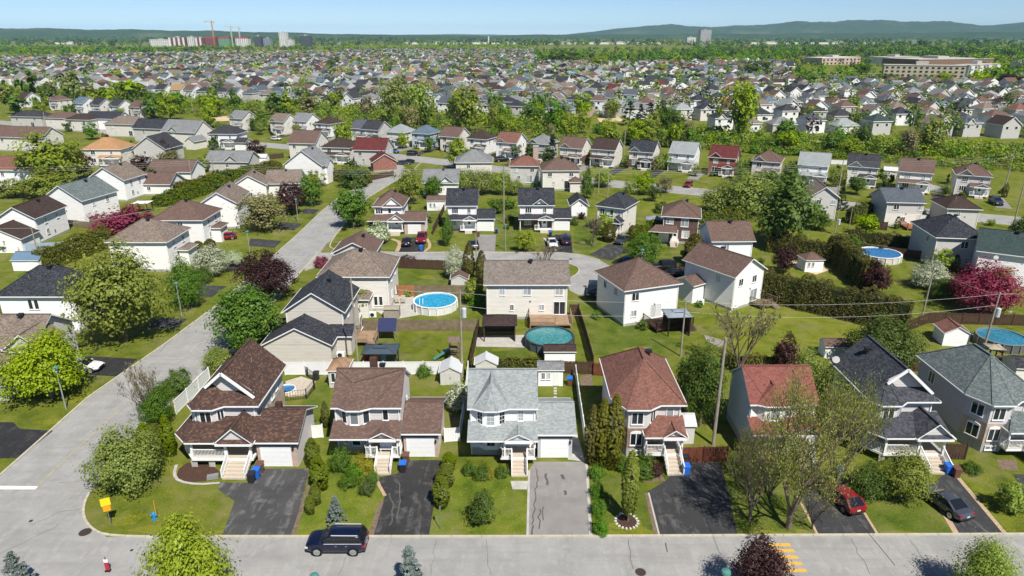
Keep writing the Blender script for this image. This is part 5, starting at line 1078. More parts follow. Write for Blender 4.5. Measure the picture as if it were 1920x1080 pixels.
tree(1395, 375, 318, 40, 'pale', 'pale shrub tree near the mauve-grey house'); tree(1475, 372, 332, 52, 'deep', 'green tree in front of the silver-roofed white house'); tree(1605, 365, 330, 36, 'deep', 'dark shrub tree before the dark gable front house'); tree(1575, 392, 350, 30, 'fir', 'dark fir behind the greybrown gable'); tree(1905, 460, 402, 40, 'deep', 'round dark tree at the right edge above the green roof')
# clipped and planted shrubs of the front gardens
for bx, by, ty, w, kd, lb in ((640, 880, 838, 46, 'bush', 'large dark green bush left of the yellow bush by greige house steps'), (685, 888, 852, 40, 'limebush', 'yellow-green bush beside the greige house steps'), (655, 912, 888, 40, 'bush', 'low spreading shrub below the large dark bush'), (690, 925, 898, 34, 'bush', 'low shrub beside the paver edge'), (700, 905, 885, 26, 'greenbush', 'low green shrub next to the steps'), (668, 895, 870, 34, 'greenbush', 'mid green shrub under the yellow bush'),
 (880, 888, 866, 30, 'bush', 'low shrub left of white house steps'), (905, 895, 872, 36, 'bush', 'grey-green low shrub below the bay window'), (918, 896, 878, 20, 'limebush', 'small variegated shrub below the bay window'), (940, 893, 872, 28, 'bush', 'low shrub beside white house steps'),
 (1205, 892, 852, 50, 'bush', 'dark shrub below the terracotta house window'), (1225, 890, 862, 34, 'purplebush', 'reddish shrub beside terracotta house steps'), (1170, 882, 856, 30, 'bush', 'small dark shrub behind the columnar tree'), (1118, 895, 872, 34, 'greenbush', 'bright green ground plants at the driveway top'), (1120, 930, 905, 30, 'greenbush', 'bright green plants along the grey driveway'), (1122, 965, 935, 30, 'greenbush', 'bright green plants halfway down the grey driveway'), (1126, 1000, 968, 30, 'greenbush', 'bright green plants near the kerb by grey driveway'),
 (860, 770, 716, 50, 'blossom', 'white flowering shrub between two front row houses'), (795, 705, 682, 30, 'greenbush', 'yellow-green shrub by the white back fence'), (678, 590, 572, 16, 'darkcedar', 'cedar beside the cream hip roof annex'), (895, 575, 550, 34, 'greenbush', 'bush by the wooden fence and transformer pole'), (395, 468, 448, 22, 'darkcedar', 'clipped cedar at the brown hip house corner'), (373, 472, 452, 22, 'darkcedar', 'rounded clipped cedar left of the brown hip house corner'), (317, 555, 540, 20, 'limebush', 'small yellow bush at the foot of the conical tree')):
    tree(bx, by, ty, w, kd, lb, cat='shrub' if 'cedar' not in kd else 'tree', lod='B')
# hedges
def hedge(label, p, q, w, h, mat, seed=1, group=None, dens=58, ls=.18, name='hedge'):
    a, b = g(*p), g(*q); L = math.hypot(b[0] - a[0], b[1] - a[1]); rz = math.atan2(b[1] - a[1], b[0] - a[0])
    t = thing(name, label, 'hedge', (*a, 0), rz, group); link('foliage', hedge_mesh(L, w, h, mat, seed, dens, ls), t)
    MB().box(.15, L - .15, -w * .36, w * .36, 0, h * .9, flat('hedge_shade', (.03, .04, .012), .95, .1)).build('stems', t); return t  # solid dark green box: the hedge's inner shade put into its colour
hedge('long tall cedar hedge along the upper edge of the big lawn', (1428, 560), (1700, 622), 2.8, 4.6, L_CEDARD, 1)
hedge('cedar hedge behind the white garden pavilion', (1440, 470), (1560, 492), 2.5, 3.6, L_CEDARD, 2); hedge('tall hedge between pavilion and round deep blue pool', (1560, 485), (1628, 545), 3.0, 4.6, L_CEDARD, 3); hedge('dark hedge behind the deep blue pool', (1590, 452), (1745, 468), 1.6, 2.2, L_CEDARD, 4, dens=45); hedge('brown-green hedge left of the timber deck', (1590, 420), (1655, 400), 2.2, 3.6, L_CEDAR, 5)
for q, lb in (((582, 962, 930, 18), 'smallest cedar at the kerb end of the row by the first driveway'), ((592, 944, 908, 22), 'second cedar from the kerb in the row by the first driveway'), ((601, 915, 857, 34), 'broadest cedar in the row by the first driveway'), ((588, 872, 822, 28), 'tallest pointed cedar beside the corner house garage wall'), ((612, 800, 752, 15), 'slim cedar by the white gate between corner and greige houses'), ((828, 948, 893, 32), 'golden clipped cedar nearest the kerb by the streaked driveway'), ((836, 910, 870, 32), 'middle golden clipped cedar by the streaked driveway'), ((842, 880, 848, 26), 'golden clipped cedar nearest the greige garage')): tree(*q, 'cedar', lb, group='driveway cedars', lod='B')
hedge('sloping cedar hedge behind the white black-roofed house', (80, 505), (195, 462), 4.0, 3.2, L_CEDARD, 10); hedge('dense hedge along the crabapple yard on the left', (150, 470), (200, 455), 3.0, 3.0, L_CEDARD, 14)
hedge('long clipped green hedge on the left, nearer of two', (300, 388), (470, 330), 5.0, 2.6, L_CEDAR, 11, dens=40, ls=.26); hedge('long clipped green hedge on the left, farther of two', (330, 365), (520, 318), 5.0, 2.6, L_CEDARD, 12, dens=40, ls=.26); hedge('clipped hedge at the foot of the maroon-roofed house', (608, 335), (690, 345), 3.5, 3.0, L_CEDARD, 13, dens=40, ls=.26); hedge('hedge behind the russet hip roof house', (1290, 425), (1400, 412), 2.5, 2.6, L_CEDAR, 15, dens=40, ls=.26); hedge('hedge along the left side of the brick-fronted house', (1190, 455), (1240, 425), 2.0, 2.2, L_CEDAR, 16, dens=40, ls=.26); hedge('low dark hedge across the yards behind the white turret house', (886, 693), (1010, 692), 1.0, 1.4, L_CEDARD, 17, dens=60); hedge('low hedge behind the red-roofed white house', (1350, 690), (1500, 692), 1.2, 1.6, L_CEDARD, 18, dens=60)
# shrubs along the walls and corners of the middle houses
rs = random.Random(99); SHR = []
NAMES = {'bush': 'dark green shrub', 'greenbush': 'green shrub', 'palebush': 'pale green shrub', 'limebush': 'yellow-green shrub', 'purplebush': 'dark red shrub', 'darkcedar': 'small clipped cedar', 'deep': 'small dark green tree', 'olive': 'small olive tree'}
for h in [o for o in bpy.data.objects if o.get('category') == 'house' and o.get('group') != 'front row houses']:
    x0, y0, z0 = h.location; a = h.rotation_euler.z; short = ' '.join(h['label'].split(',')[0].split()[:6])
    for tail in (' and', ' with', ' behind', ' of', ' on the', ' in', ' to', ' the', ' beside', ' on', ' by the', ' left', ' big', ' and hip', ' small', ' at', ' brown', ' raised', ' two', ' low'): short = short[:-len(tail)] if short.endswith(tail) else short
    if dep(x0, y0) > 215 and rs.random() < .35: continue
    used = set(); rects = [(c.bound_box[0], c.bound_box[6]) for c in h.children if c.type == 'MESH']
    for i in range(rs.choice([2, 3, 3, 4])):
        kd = rs.choice(['bush', 'greenbush', 'palebush', 'limebush', 'purplebush', 'darkcedar', 'bush', 'greenbush', 'deep', 'olive'])
        side = rs.choice(['front', 'left side', 'right side', 'back'])
        if (kd, side) in used: continue
        used.add((kd, side)); u, v = {'front': (rs.uniform(.5, 3.2), -1.2 - rs.random()), 'left side': (-1.4 - rs.random(), rs.uniform(1, 7)), 'right side': (10.5 + rs.random() * 2.5, rs.uniform(1, 8)), 'back': (rs.uniform(1, 8), 11.5 + rs.random() * 4)}[side]
        if any(p[0] - .5 < u < q[0] + .5 and p[1] - .5 < v < q[1] + .5 for p, q in rects): continue
        x, y = x0 + u * math.cos(a) - v * math.sin(a), y0 + u * math.sin(a) + v * math.cos(a); q = 960 + FOC * x / dep(x, y)
        if y < 62 or not -30 < q < 1950 or (-50 < x < -35.5) or (112 < y < 127 and -38 < x < 20): continue
        H = rs.uniform(1.0, 2.0) if 'bush' in kd else rs.uniform(2.2, 3.6) if 'cedar' in kd else rs.uniform(3.4, 5.2)
        t = tree_at(x, y, H, H * (.62 if 'bush' in kd else .22 if 'cedar' in kd else .42), kd, f'{NAMES[kd]} at the {side} of the {short}', 'tree' if kd in ('deep', 'olive', 'darkcedar') else 'shrub', 'garden shrubs of the middle houses', 'C' if dep(x, y) < 160 else 'D')
# garden trees and shrubs of the back street row
rb = random.Random(41)
for h in [o for o in bpy.data.objects if o.get('group') == 'houses facing the back street']:
    x0, y0, z0 = h.location; a = h.rotation_euler.z; short = ' '.join(h['label'].replace(' on the back street before the railway', '').replace(',', '').split()[:7])
    for u, v, kd, lo, hi, where in ((-1.8, -3.0, rb.choice(['olive', 'maple', 'deep', 'pale']), 3.5, 6.0, 'street tree in front of the'), (2.2, -.9, rb.choice(['bush', 'greenbush', 'limebush']), 1.0, 1.5, 'shrub under the window of the'), (12.0, 3.0, rb.choice(['deep', 'maple', 'pale', 'darkcedar', 'fir']), 3.5, 6.5, 'tree beside the right wall of the'), (4.0, 14.5, rb.choice(['olive', 'pale', 'maple']), 5, 8, 'tree in the back garden of the')):
        if rb.random() < .22: continue
        u += rb.uniform(-.6, .6); v += rb.uniform(-.6, .6); x, y = x0 + u * math.cos(a) - v * math.sin(a), y0 + u * math.sin(a) + v * math.cos(a); H = rb.uniform(lo, hi)
        tree_at(x, y, H, H * (.62 if 'bush' in kd else .2 if kd in ('darkcedar', 'fir') else .4), kd, f'{ {"olive": "olive", "maple": "green", "deep": "dark green", "pale": "pale", "bush": "dark", "greenbush": "green", "limebush": "yellow-green", "darkcedar": "clipped cedar", "fir": "dark fir"}[kd]} {where} {short}', 'shrub' if 'bush' in kd else 'tree', 'gardens of the back street row', 'D' if H < 3 else 'C')
# open lawns between the court and the back street: single trees along their edges
for bx, by, ty, w, kd, lb in ((1075, 352, 322, 34, 'olive', 'olive tree behind the small white court garage'), (1225, 378, 345, 30, 'deep', 'dark tree at the near edge of the striped open lawn'), (1180, 372, 335, 26, 'pale', 'pale sapling behind the cream black hip house'), (1425, 378, 336, 44, 'olive', 'olive tree left of the beige gabled house by the lawn'), (1445, 350, 318, 36, 'maple', 'green tree on the far lawn beside the back street'), (1500, 402, 372, 40, 'deep', 'dark bushy tree before the greybrown gable'), (1622, 440, 402, 46, 'olive', 'olive tree beside the deck house fence'), (1590, 470, 440, 50, 'deep', 'dark tree over the hedge behind the deep blue pool'), (930, 400, 372, 34, 'deep', 'dark tree between the two black-roofed court houses'), (955, 392, 370, 26, 'greenbush', 'green bush behind the fence between black-roofed houses'), (1060, 415, 395, 24, 'bush', 'dark bush behind the court garage'), (885, 352, 330, 30, 'greenbush', 'green bush at the willow-like trees foot'), (1240, 398, 378, 34, 'bush', 'dark bush left of the russet hip roof'), (1640, 402, 380, 30, 'greenbush', 'green bush beside the blue bin'), (1730, 412, 392, 26, 'bush', 'dark bush right of the timber deck'), (590, 352, 322, 44, 'olive', 'olive tree in the side road garden'), (420, 345, 318, 40, 'deep', 'dark tree behind the clipped hedges'), (215, 372, 345, 40, 'maple', 'green tree behind the grey-green gable house'), (128, 400, 378, 34, 'bush', 'dark shrub between the first two far left houses'), (30, 370, 335, 60, 'olive', 'olive tree above the dark brown gable house'), (10, 470, 445, 40, 'deep', 'dark shrub tree at the left edge by the garages'), (60, 540, 508, 50, 'greenbush', 'green bushes behind the white black-roofed house'), (355, 445, 425, 30, 'bush', 'bush between the two hip-roofed left houses')):
    tree(bx, by, ty, w, kd, lb, cat='shrub' if 'bush' in kd else 'tree', lod='C', group='trees round the open lawns')
# ---------------------------------------------------------------- railway, wooded strip, districts beyond
RE = Vector((math.cos(R(-26)), math.sin(R(-26)))); RN = Vector((-RE.y, RE.x)); R0 = Vector((-30.9, 309))
def rp(s, o): q = R0 + RE * s + RN * o; return (q.x, q.y)
BALL = flat('track_ballast', (.17, .145, .125), .95, .1, var=.25, sc=2); RAILM = flat('rusty_rail', (.12, .075, .055), .6, .3, .4)
trk = ribbon('railway_track', [rp(-700, 0), rp(500, 0)], 5, .35, BALL)
m = MB()
for o in (-.75, .75): m.bar((*rp(-700, o), .5), (*rp(500, o), .5), .12, .2, RAILM)
m.build('rail', trk)
m = MB()
for i in range(160): q = rp(-160 + i * 2, 0); m.bar((*rp(-160 + i * 2, -1.4), .4), (*rp(-160 + i * 2, 1.4), .4), .3, .14, BRNW)
o = m.build('sleepers', trk); o['kind'] = 'stuff'
ORD = ['first', 'second', 'third', 'fourth', 'fifth', 'sixth', 'seventh', 'eighth', 'ninth', 'tenth', 'eleventh', 'twelfth', 'thirteenth', 'fourteenth', 'fifteenth', 'sixteenth', 'seventeenth', 'eighteenth', 'nineteenth', 'twentieth', 'twenty-first', 'twenty-second', 'twenty-third', 'twenty-fourth', 'twenty-fifth', 'twenty-sixth', 'twenty-seventh', 'twenty-eighth', 'twenty-ninth', 'thirtieth', 'thirty-first', 'thirty-second', 'thirty-third', 'thirty-fourth', 'thirty-fifth', 'thirty-sixth', 'thirty-seventh', 'thirty-eighth', 'thirty-ninth', 'fortieth']
def scr(x, y, z=0):
    d = dep(x, y, z); up = y * SP + (z - CAM_H) * CP; return (960 + FOC * x / d, 540 - FOC * up / d)
# wooded strip: individual trees, labelled by what they stand behind
rg = random.Random(21)
MARKS = [(a[0] + 40, lb) for (a, _, _, _, lb, _) in ROWA] + [(40, 'taupe slate-hipped house'), (105, 'brown-roofed yard row house'), (160, 'maroon-brown yard row house'), (215, 'black-roofed yard row house'), (300, 'big grey gables'), (415, 'playground sand'), (480, 'small purple tree'), (560, 'brown gable house on the side road'), (620, 'dark brown hip house on the side road')]
STRIP = []
def strip_tree(x, y, H, Rr, kd):
    t = tree_at(x, y, H, Rr, kd, None, 'tree', 'trees in the wooded strip along the railway', lod='C' if dep(x, y) < 340 else 'D')
    px_, py_ = scr(x, y); lm = min(MARKS, key=lambda q: abs(q[0] - px_))[1].replace(' at the left end', '').replace(', far left', '').replace(' farthest left', '')
    col = {'olive': 'olive', 'pale': 'pale', 'maple': 'green', 'deep': 'dark green', 'fir': 'dark', 'tan': 'brownish', 'palebush': 'pale', 'bush': 'dark green', 'greenbush': 'green'}[kd]
    nm = 'shrub' if 'bush' in kd else ('fir' if kd == 'fir' else 'tree'); sz = 'tall' if H > 12 else ('low' if H < 5 else '')
    side = 'near-rail' if (Vector((x, y)) - R0).dot(RN) < 0 else 'far-rail'
    STRIP.append((t, ' '.join(f'{sz} {col} {side} {nm} behind {lm}'.split()), px_)); return t
# the big recognisable ones
for bx, by, ty, w, kd in ((740, 232, 140, 62, 'pale'), (785, 236, 150, 60, 'pale'), (872, 252, 160, 64, 'olive'), (930, 222, 172, 34, 'maple'), (945, 240, 196, 30, 'maple'), (995, 232, 184, 44, 'maple'), (1012, 228, 174, 36, 'maple'), (1042, 250, 182, 40, 'maple'), (1092, 222, 172, 40, 'olive'), (1148, 222, 182, 30, 'pale'), (1382, 262, 152, 78, 'olive'), (1736, 288, 222, 56, 'olive'), (1700, 292, 240, 40, 'tan'), (1180, 235, 190, 34, 'fir'), (1200, 237, 195, 30, 'fir'), (1218, 237, 192, 36, 'fir'), (1245, 245, 195, 40, 'deep'), (1265, 250, 205, 40, 'deep'), (1450, 285, 255, 46, 'maple'), (1475, 288, 245, 44, 'olive'), (1500, 290, 270, 50, 'palebush'), (1555, 290, 250, 44, 'maple'), (1590, 292, 258, 46, 'olive'), (320, 225, 175, 46, 'olive'), (290, 222, 172, 40, 'maple'), (180, 200, 160, 50, 'olive'), (250, 200, 150, 50, 'olive'), (142, 192, 130, 40, 'pale'), (60, 195, 130, 36, 'deep'), (395, 240, 195, 42, 'olive'), (30, 215, 180, 46, 'maple'), (78, 222, 188, 26, 'lime'), (487, 245, 212, 32, 'deep'), (173, 262, 228, 28, 'maple')):
    x, y = g(bx, by); H = hgt(bx, by, ty); d = dep(x, y)
    kd = {'lime': 'olive'}.get(kd, kd); strip_tree(x, y, H, w / 2 * d / FOC, kd)
n = 0
while n < 185:
    s = rg.uniform(-360, 190); o = rg.choice([rg.uniform(-13, -5), rg.uniform(6, 22), rg.uniform(8, 46)]); x, y = rp(s, o); p = scr(x, y)
    if not (-20 < p[0] < 1950): continue
    if 1090 < p[0] < 1230 and o > 0 and 215 < p[1] < 250: continue
    if s > 95 and o > 30: continue
    low = rg.random() < .5
    kd = rg.choice(['palebush', 'bush', 'greenbush', 'greenbush', 'palebush'] if low else ['olive', 'pale', 'maple', 'deep', 'olive', 'tan', 'olive'])
    H = rg.uniform(2.2, 4.6) if low else rg.uniform(6, 10.5) * (1.15 if s < 0 else 1)
    strip_tree(x, y, H, H * rg.uniform(.42, .68) if low else H * rg.uniform(.3, .45), kd); n += 1
# ground cover of the strip
x = []
def scatter(name, pts, mats, size, per, seed, hz=.8, cat=None):
    g_ = np.random.default_rng(seed); P = np.asarray(pts, dtype=float); n_ = len(P)
    k = np.repeat(np.arange(n_), per); R_ = P[k, 3]; H_ = P[k, 4]
    u = g_.normal(size=(len(k), 3)); u /= np.linalg.norm(u, axis=1)[:, None]; u *= (.55 + .5 * g_.random(len(k)))[:, None]
    p = np.stack([P[k, 0] + u[:, 0] * R_, P[k, 1] + u[:, 1] * R_, P[k, 2] + H_ * (.52 + .46 * u[:, 2])], 1)
    nn = u + np.array([0, 0, .5]) + g_.normal(size=(len(k), 3)) * .45; nn /= np.linalg.norm(nn, axis=1)[:, None]
    t = np.cross(nn, g_.normal(size=(len(k), 3))); t /= np.linalg.norm(t, axis=1)[:, None]; b = np.cross(nn, t); s = (size * R_ * (.6 + .8 * g_.random(len(k))))[:, None]
    me = quads(name, np.stack([p - t * s * .6, p - b * s * .45, p + t * s * .6, p + b * s * .45], 1).reshape(-1, 3), mats, (P[k, 5]).astype(int))
    o = link(name, me); o['kind'] = 'stuff'; return o
g2 = np.random.default_rng(8); pts = []
for i in range(3900):
    s = g2.uniform(-440, 230) if g2.random() < .62 else g2.uniform(40, 230); front = g2.random() < .3; o = g2.uniform(-12, -4) if front else g2.uniform(5, 50); q = rp(s, o); p = scr(*q)
    if (1085 < p[0] < 1235 and o > 0) or (s > 95 and o > 34): continue
    r = g2.uniform(.7, 1.6) if front else g2.uniform(1.1, 2.6) if s > 60 else g2.uniform(1.1, 2.9); pts.append((q[0], q[1], 0, r, r * g2.uniform(1.3, 2.1), g2.choice([0, 0, 1, 1, 2, 3])))
scatter('undergrowth', pts, [L_OLIVE, L_PALE, L_GREEN, L_DEEP], .31, 42, 9)
# far houses -----------------------------------------------------------------
FARM = {}
def far_meshes(kd, rc, wc):
    k = (kd, rc, wc)
    if k in FARM: return FARM[k]
    w, d, ze, pt = {'hip': (9, 9, 5.4, .62), 'hipl': (10.5, 8.5, 5.2, .6), 'gx': (9.5, 9, 5.3, .7), 'gy': (8.5, 10, 5.3, .75), 'cross': (9, 9, 5.4, .62), 'low': (11, 9, 3.4, .6)}[kd]
    x0, x1, y0, y1 = -w / 2, w / 2, -d / 2, d / 2; o = .4; rm = shg(rc); wm = sdg(wc)
    if kd in ('hip', 'hipl', 'cross', 'low'): P = hip_polys(x0, x1, y0, y1, ze, pt); ex = []
    elif kd == 'gx': zr = ze + d / 2 * pt; P = gabx(x0, x1, y0, y1, ze, zr); ex = [[(x1 - o, y0 + o, ze), (x1 - o, y1 - o, ze), (x1 - o, 0, zr - .25)], [(x0 + o, y1 - o, ze), (x0 + o, y0 + o, ze), (x0 + o, 0, zr - .25)]]
    else: zr = ze + w / 2 * pt; P = gaby(x0, x1, y0, y1, ze, zr); ex = [[(x0 + o, y0 + o, ze), (x1 - o, y0 + o, ze), (0, y0 + o, zr - .25)], [(x1 - o, y1 - o, ze), (x0 + o, y1 - o, ze), (0, y1 - o, zr - .25)]]
    a = MB().prism(rect(x0 + o, x1 - o, y0 + o, y1 - o), 0, ze + .02, wm, False, False)
    for e in ex: a.poly(e, wm)
    b = MB()
    if kd == 'cross':
        P = P + gaby(-w * .36, w * .06, y0 - .2, -.6, ze + .02, ze + 1.75); a.poly([(-w * .36 + .2, y0 + .15, ze - .5), (w * .06 - .2, y0 + .15, ze - .5), (w * .06 - .2, y0 + .15, ze), (-w * .15, y0 + .15, ze + 1.55), (-w * .36 + .2, y0 + .15, ze)], wm)
    for p in P:
        b.poly(p if kd else p, rm)
        for i in range(len(p)):
            q0, q1 = p[i], p[(i + 1) % len(p)]
            if abs(q0[2] - ze) < .05 and abs(q1[2] - ze) < .05 or (kd in ('gx', 'gy', 'cross') and (abs(q0[1] - q1[1]) < .01 or abs(q0[0] - q1[0]) < .01)): b.poly([(q0[0], q0[1], q0[2] - .26), (q1[0], q1[1], q1[2] - .26), (q1[0], q1[1], q1[2] - .01), (q0[0], q0[1], q0[2] - .01)], WHITE)
    FARM[k] = (a.mesh('wall'), b.mesh('roof'), y0 + o, w); return FARM[k]
fw = MB().box(-.65, .65, -.06, 0, 0, 1.3, WHITE).mesh('window')
RW = {'brown': 6, 'choc': 3, 'redbrown': 1, 'dark': 5, 'black': 4, 'slate': 5, 'grey': 5, 'greybrown': 6, 'bluegrey': 2, 'palegrey': 1.6, 'maroon': .5, 'green': .5, 'tan': .4}
WW = {'cream': 5, 'offwhite': 6, 'white': 9, 'beige': 2, 'greige': 3, 'mauve': 1, 'brick_pink': 1}
RNAME = dict(brown='brown', choc='dark brown', redbrown='russet', dark='charcoal', black='black', slate='slate', grey='grey', greybrown='taupe', bluegrey='blue-grey', palegrey='pale grey', maroon='maroon', green='green', tan='tan')
WNAME = dict(cream='cream', offwhite='off-white', white='white', beige='beige', greige='greige', mauve='mauve-grey', brick_pink='pale brick')
KNAME = dict(hip='hip-roofed', hipl='wide hip-roofed', gx='gabled', gy='gable-fronted', cross='cross-gabled', low='low hip-roofed')
cand = []; rg = random.Random(77)
def pick(d): return rg.choices(list(d), list(d.values()))[0]
def rows(orig, ang, offs, smin, smax, keep, tagname):
    e = Vector((math.cos(R(ang)), math.sin(R(ang)))); nrm = Vector((-e.y, e.x))
    for ri, o in enumerate(offs):
        s = smin + rg.uniform(0, 8); per = rg.random() < .5
        while s < smax:
            q = Vector(orig) + e * s + nrm * (o + rg.uniform(-1.2, 1.2)); s += rg.uniform(11.2, 14.4)
            if rg.random() < .09: s += rg.uniform(6, 12)
            p = scr(q.x, q.y)
            if not (-45 < p[0] < 1965) or q.y < 100 or not keep(q.x, q.y, p): continue
            cand.append((dep(q.x, q.y), q.x, q.y, R(ang if tagname == 'tracks' else 7) + R(rg.uniform(-4, 4)), ri, tagname, p[0]))
offs = []; o = 58
for i in range(60): offs.append(o); o += 27 if i % 2 else 19
def horizon_cut(p): return 101 if p[0] < 640 else (96 if p[0] < 1000 else (122 if p[0] < 1300 else 121))
def keepL(x, y, p):
    if p[1] < horizon_cut(p) or (1480 < p[0] < 1900 and 106 < p[1] < 160): return False
    if 640 < p[0] < 1100 and p[1] > 232: return False
    if 1080 < p[0] < 1240 and p[1] > 222: return False
    if p[0] < 120 and p[1] > 165: return False
    return x < 60 + .10 * (y - 260)
rows(R0, -26, offs, -1100, 900, keepL, 'tracks')
def keepR(x, y, p):
    if p[1] < horizon_cut(p) or (1480 < p[0] < 1900 and 106 < p[1] < 160): return False
    if p[0] < 1300 and p[1] > 228: return False
    if 1335 < p[0] < 1420 and p[1] > 248: return False
    return x >= 66 + .10 * (y - 260)
rows((108, 301), -12, [0] + [v - 40 for v in offs[1:]], -420, 900, keepR, 'right')
cand.sort(); NEARN = 210
inst, far = cand[:NEARN], cand[NEARN:]
FH = []
for i, (d, x, y, rz, ri, tn, px_) in enumerate(inst):
    kd = rg.choices(['hip', 'hipl', 'gx', 'gy', 'cross', 'low'], [5, 2, 3, 3, 4, 1])[0]; rc, wc = pick(RW), pick(WW if tn == 'tracks' else dict(offwhite=5, white=7, cream=4, greige=2, beige=2))
    if kd == 'gx' and tn == 'right': kd = 'hip'
    t = thing('house', None, 'house', (x, y, 0), rz, 'houses beyond the railway'); a, b, yf, w = far_meshes(kd, rc, wc)
    link('wall', a, t); link('roof', b, t, (0, 0, rg.uniform(-.2, .3)))
    if i < 130:
        z = .7 if kd == 'low' else 3.5
        for wx in (-w * .24, w * .22):
            o = link('window', fw, t, (wx, yf - .005, z)); link('pane', pane_mesh(GLASS), o, (0, -.065, .1), 0, (1.1, 1, 1.1))
        if i % 3 == 0: o = link('window', fw, t, (w * .1, yf - .005, .7), 0, (1.3, 1, 1.4)); link('pane', pane_mesh(GLASS), o, (0, -.065, .1), 0, (1.1, 1, 1.1))
    row = f'{ORD[min(ri, 39)]} ' + ('row past the railway' if tn == 'tracks' else 'right estate row')
    FH.append((t, f'{RNAME[rc]} {KNAME[kd]} {WNAME[wc]} house, {row}', px_))
def finish(items):
    by = {}
    for it in items: by.setdefault(it[1], []).append(it)
    for lb, L_ in by.items():
        L_.sort(key=lambda q: q[2])
        for i, (t, _, _) in enumerate(L_):
            s = lb if len(L_) == 1 else (lb + ', ' + ('leftmost of them' if i == 0 else 'rightmost of them' if i == len(L_) - 1 else ORD[i] + ' from left'))
            t['label'] = s
finish(FH); finish(STRIP)
# all remaining houses towards the horizon: one mass
m = MB(); rg = random.Random(5)
while len(far) < 200: far.append(far[-1])
verts = []; faces = []; mi = []; fm = [shg(k) for k in RW] + [sdg(k) for k in WW]; nR = len(RW)
rk, wk = list(RW), list(WW)
for d, x, y, rz, ri, tn, px_ in far:
    if rg.random() < .10: continue
    w, dd, ze = rg.uniform(8, 10.5) / 2, rg.uniform(8, 9.5) / 2, rg.uniform(4.6, 5.8); h = rg.uniform(2.2, 3.3); c, s_ = math.cos(rz), math.sin(rz); k = len(verts)
    L_ = [(-w, -dd, 0), (w, -dd, 0), (w, dd, 0), (-w, dd, 0), (-w, -dd, ze), (w, -dd, ze), (w, dd, ze), (-w, dd, ze)]
    rt = rg.random(); q = .55 if rt < .55 else 1.0
    L_ += [(-w * (1 - q) * .5 if rt < .55 else -w, 0, ze + h), (w * (1 - q) * .5 if rt < .55 else w, 0, ze + h)] if rt < .8 else [(0, -dd, ze + h), (0, dd, ze + h)]
    verts += [(x + a * c - b * s_, y + a * s_ + b * c, z) for a, b, z in L_]
    R_ = rk.index(pick(RW)); W_ = nR + wk.index(pick(WW if tn == 'tracks' else dict(offwhite=5, white=8, cream=3, greige=2)))
    fs = [((0, 1, 5, 4), W_), ((1, 2, 6, 5), W_), ((2, 3, 7, 6), W_), ((3, 0, 4, 7), W_)]
    if rt < .8:
        e = R_ if rt < .55 else W_
        fs += [((4, 5, 9, 8), R_), ((6, 7, 8, 9), R_), ((5, 6, 9), e), ((7, 4, 8), e)]
    else: fs += [((5, 6, 9, 8), R_), ((7, 4, 8, 9), R_), ((4, 5, 8), W_), ((6, 7, 9), W_)]
    for f, mm in fs: faces.append(tuple(k + a for a in f)); mi.append(mm)
me = bpy.data.meshes.new('distant_houses'); me.from_pydata(verts, [], faces)
for q in fm: me.materials.append(q)
me.polygons.foreach_set('material_index', mi); uvl = me.uv_layers.new(name='UVMap'); n_ = len(me.loops)
co = np.empty(len(verts) * 3, dtype=np.float32); me.vertices.foreach_get('co', co); lv = np.empty(n_, dtype=np.int32); me.loops.foreach_get('vertex_index', lv); co = co.reshape(-1, 3)[lv]
uvl.data.foreach_set('uv', np.stack([co[:, 0] + co[:, 1], co[:, 2] * 1.3 + co[:, 1] * .2], 1).ravel()); me.update(); o = link('distant_houses', me); o['kind'] = 'stuff'
# streets of the far estates, only where a gap shows them
for i in range(1, 24, 2):
    oo = (offs[i] + offs[i + 1]) / 2 if i + 1 < len(offs) else offs[i] + 13
    ribbon('road', [rp(-1000, oo), rp(110 + i * 12, oo)], 8, .03, ROAD)
# garden and street trees among the far houses: one mass, with the larger ones apart
g3 = np.random.default_rng(31); pts = []; ptn = []
for d, x, y, rz, ri, tn, px_ in cand:
    for _ in range(2):
        if g3.random() < ((.7 if px_ < 560 else .92) if d < 560 else (.8 if px_ < 560 else .98)):
            r = g3.uniform(1.3, 3.0) if g3.random() < .5 else g3.uniform(2.8, 4.8); a = g3.uniform(0, 6.28); (ptn if d < 560 else pts).append((x + math.cos(a) * 8.2, y + math.sin(a) * 8.2, 0, r, r * g3.uniform(1.8, 2.8), g3.choice([0, 0, 0, 1, 2, 2, 2, 3, 3, 3, 4, 5], )))
scatter('garden_trees', pts, [L_OLIVE, L_PALE, L_GREEN, L_DEEP, L_PURP, L_FIR], .44, 40, 12); scatter('garden_trees', ptn, [L_OLIVE, L_PALE, L_GREEN, L_DEEP, L_PURP, L_FIR], .28, 74, 13)
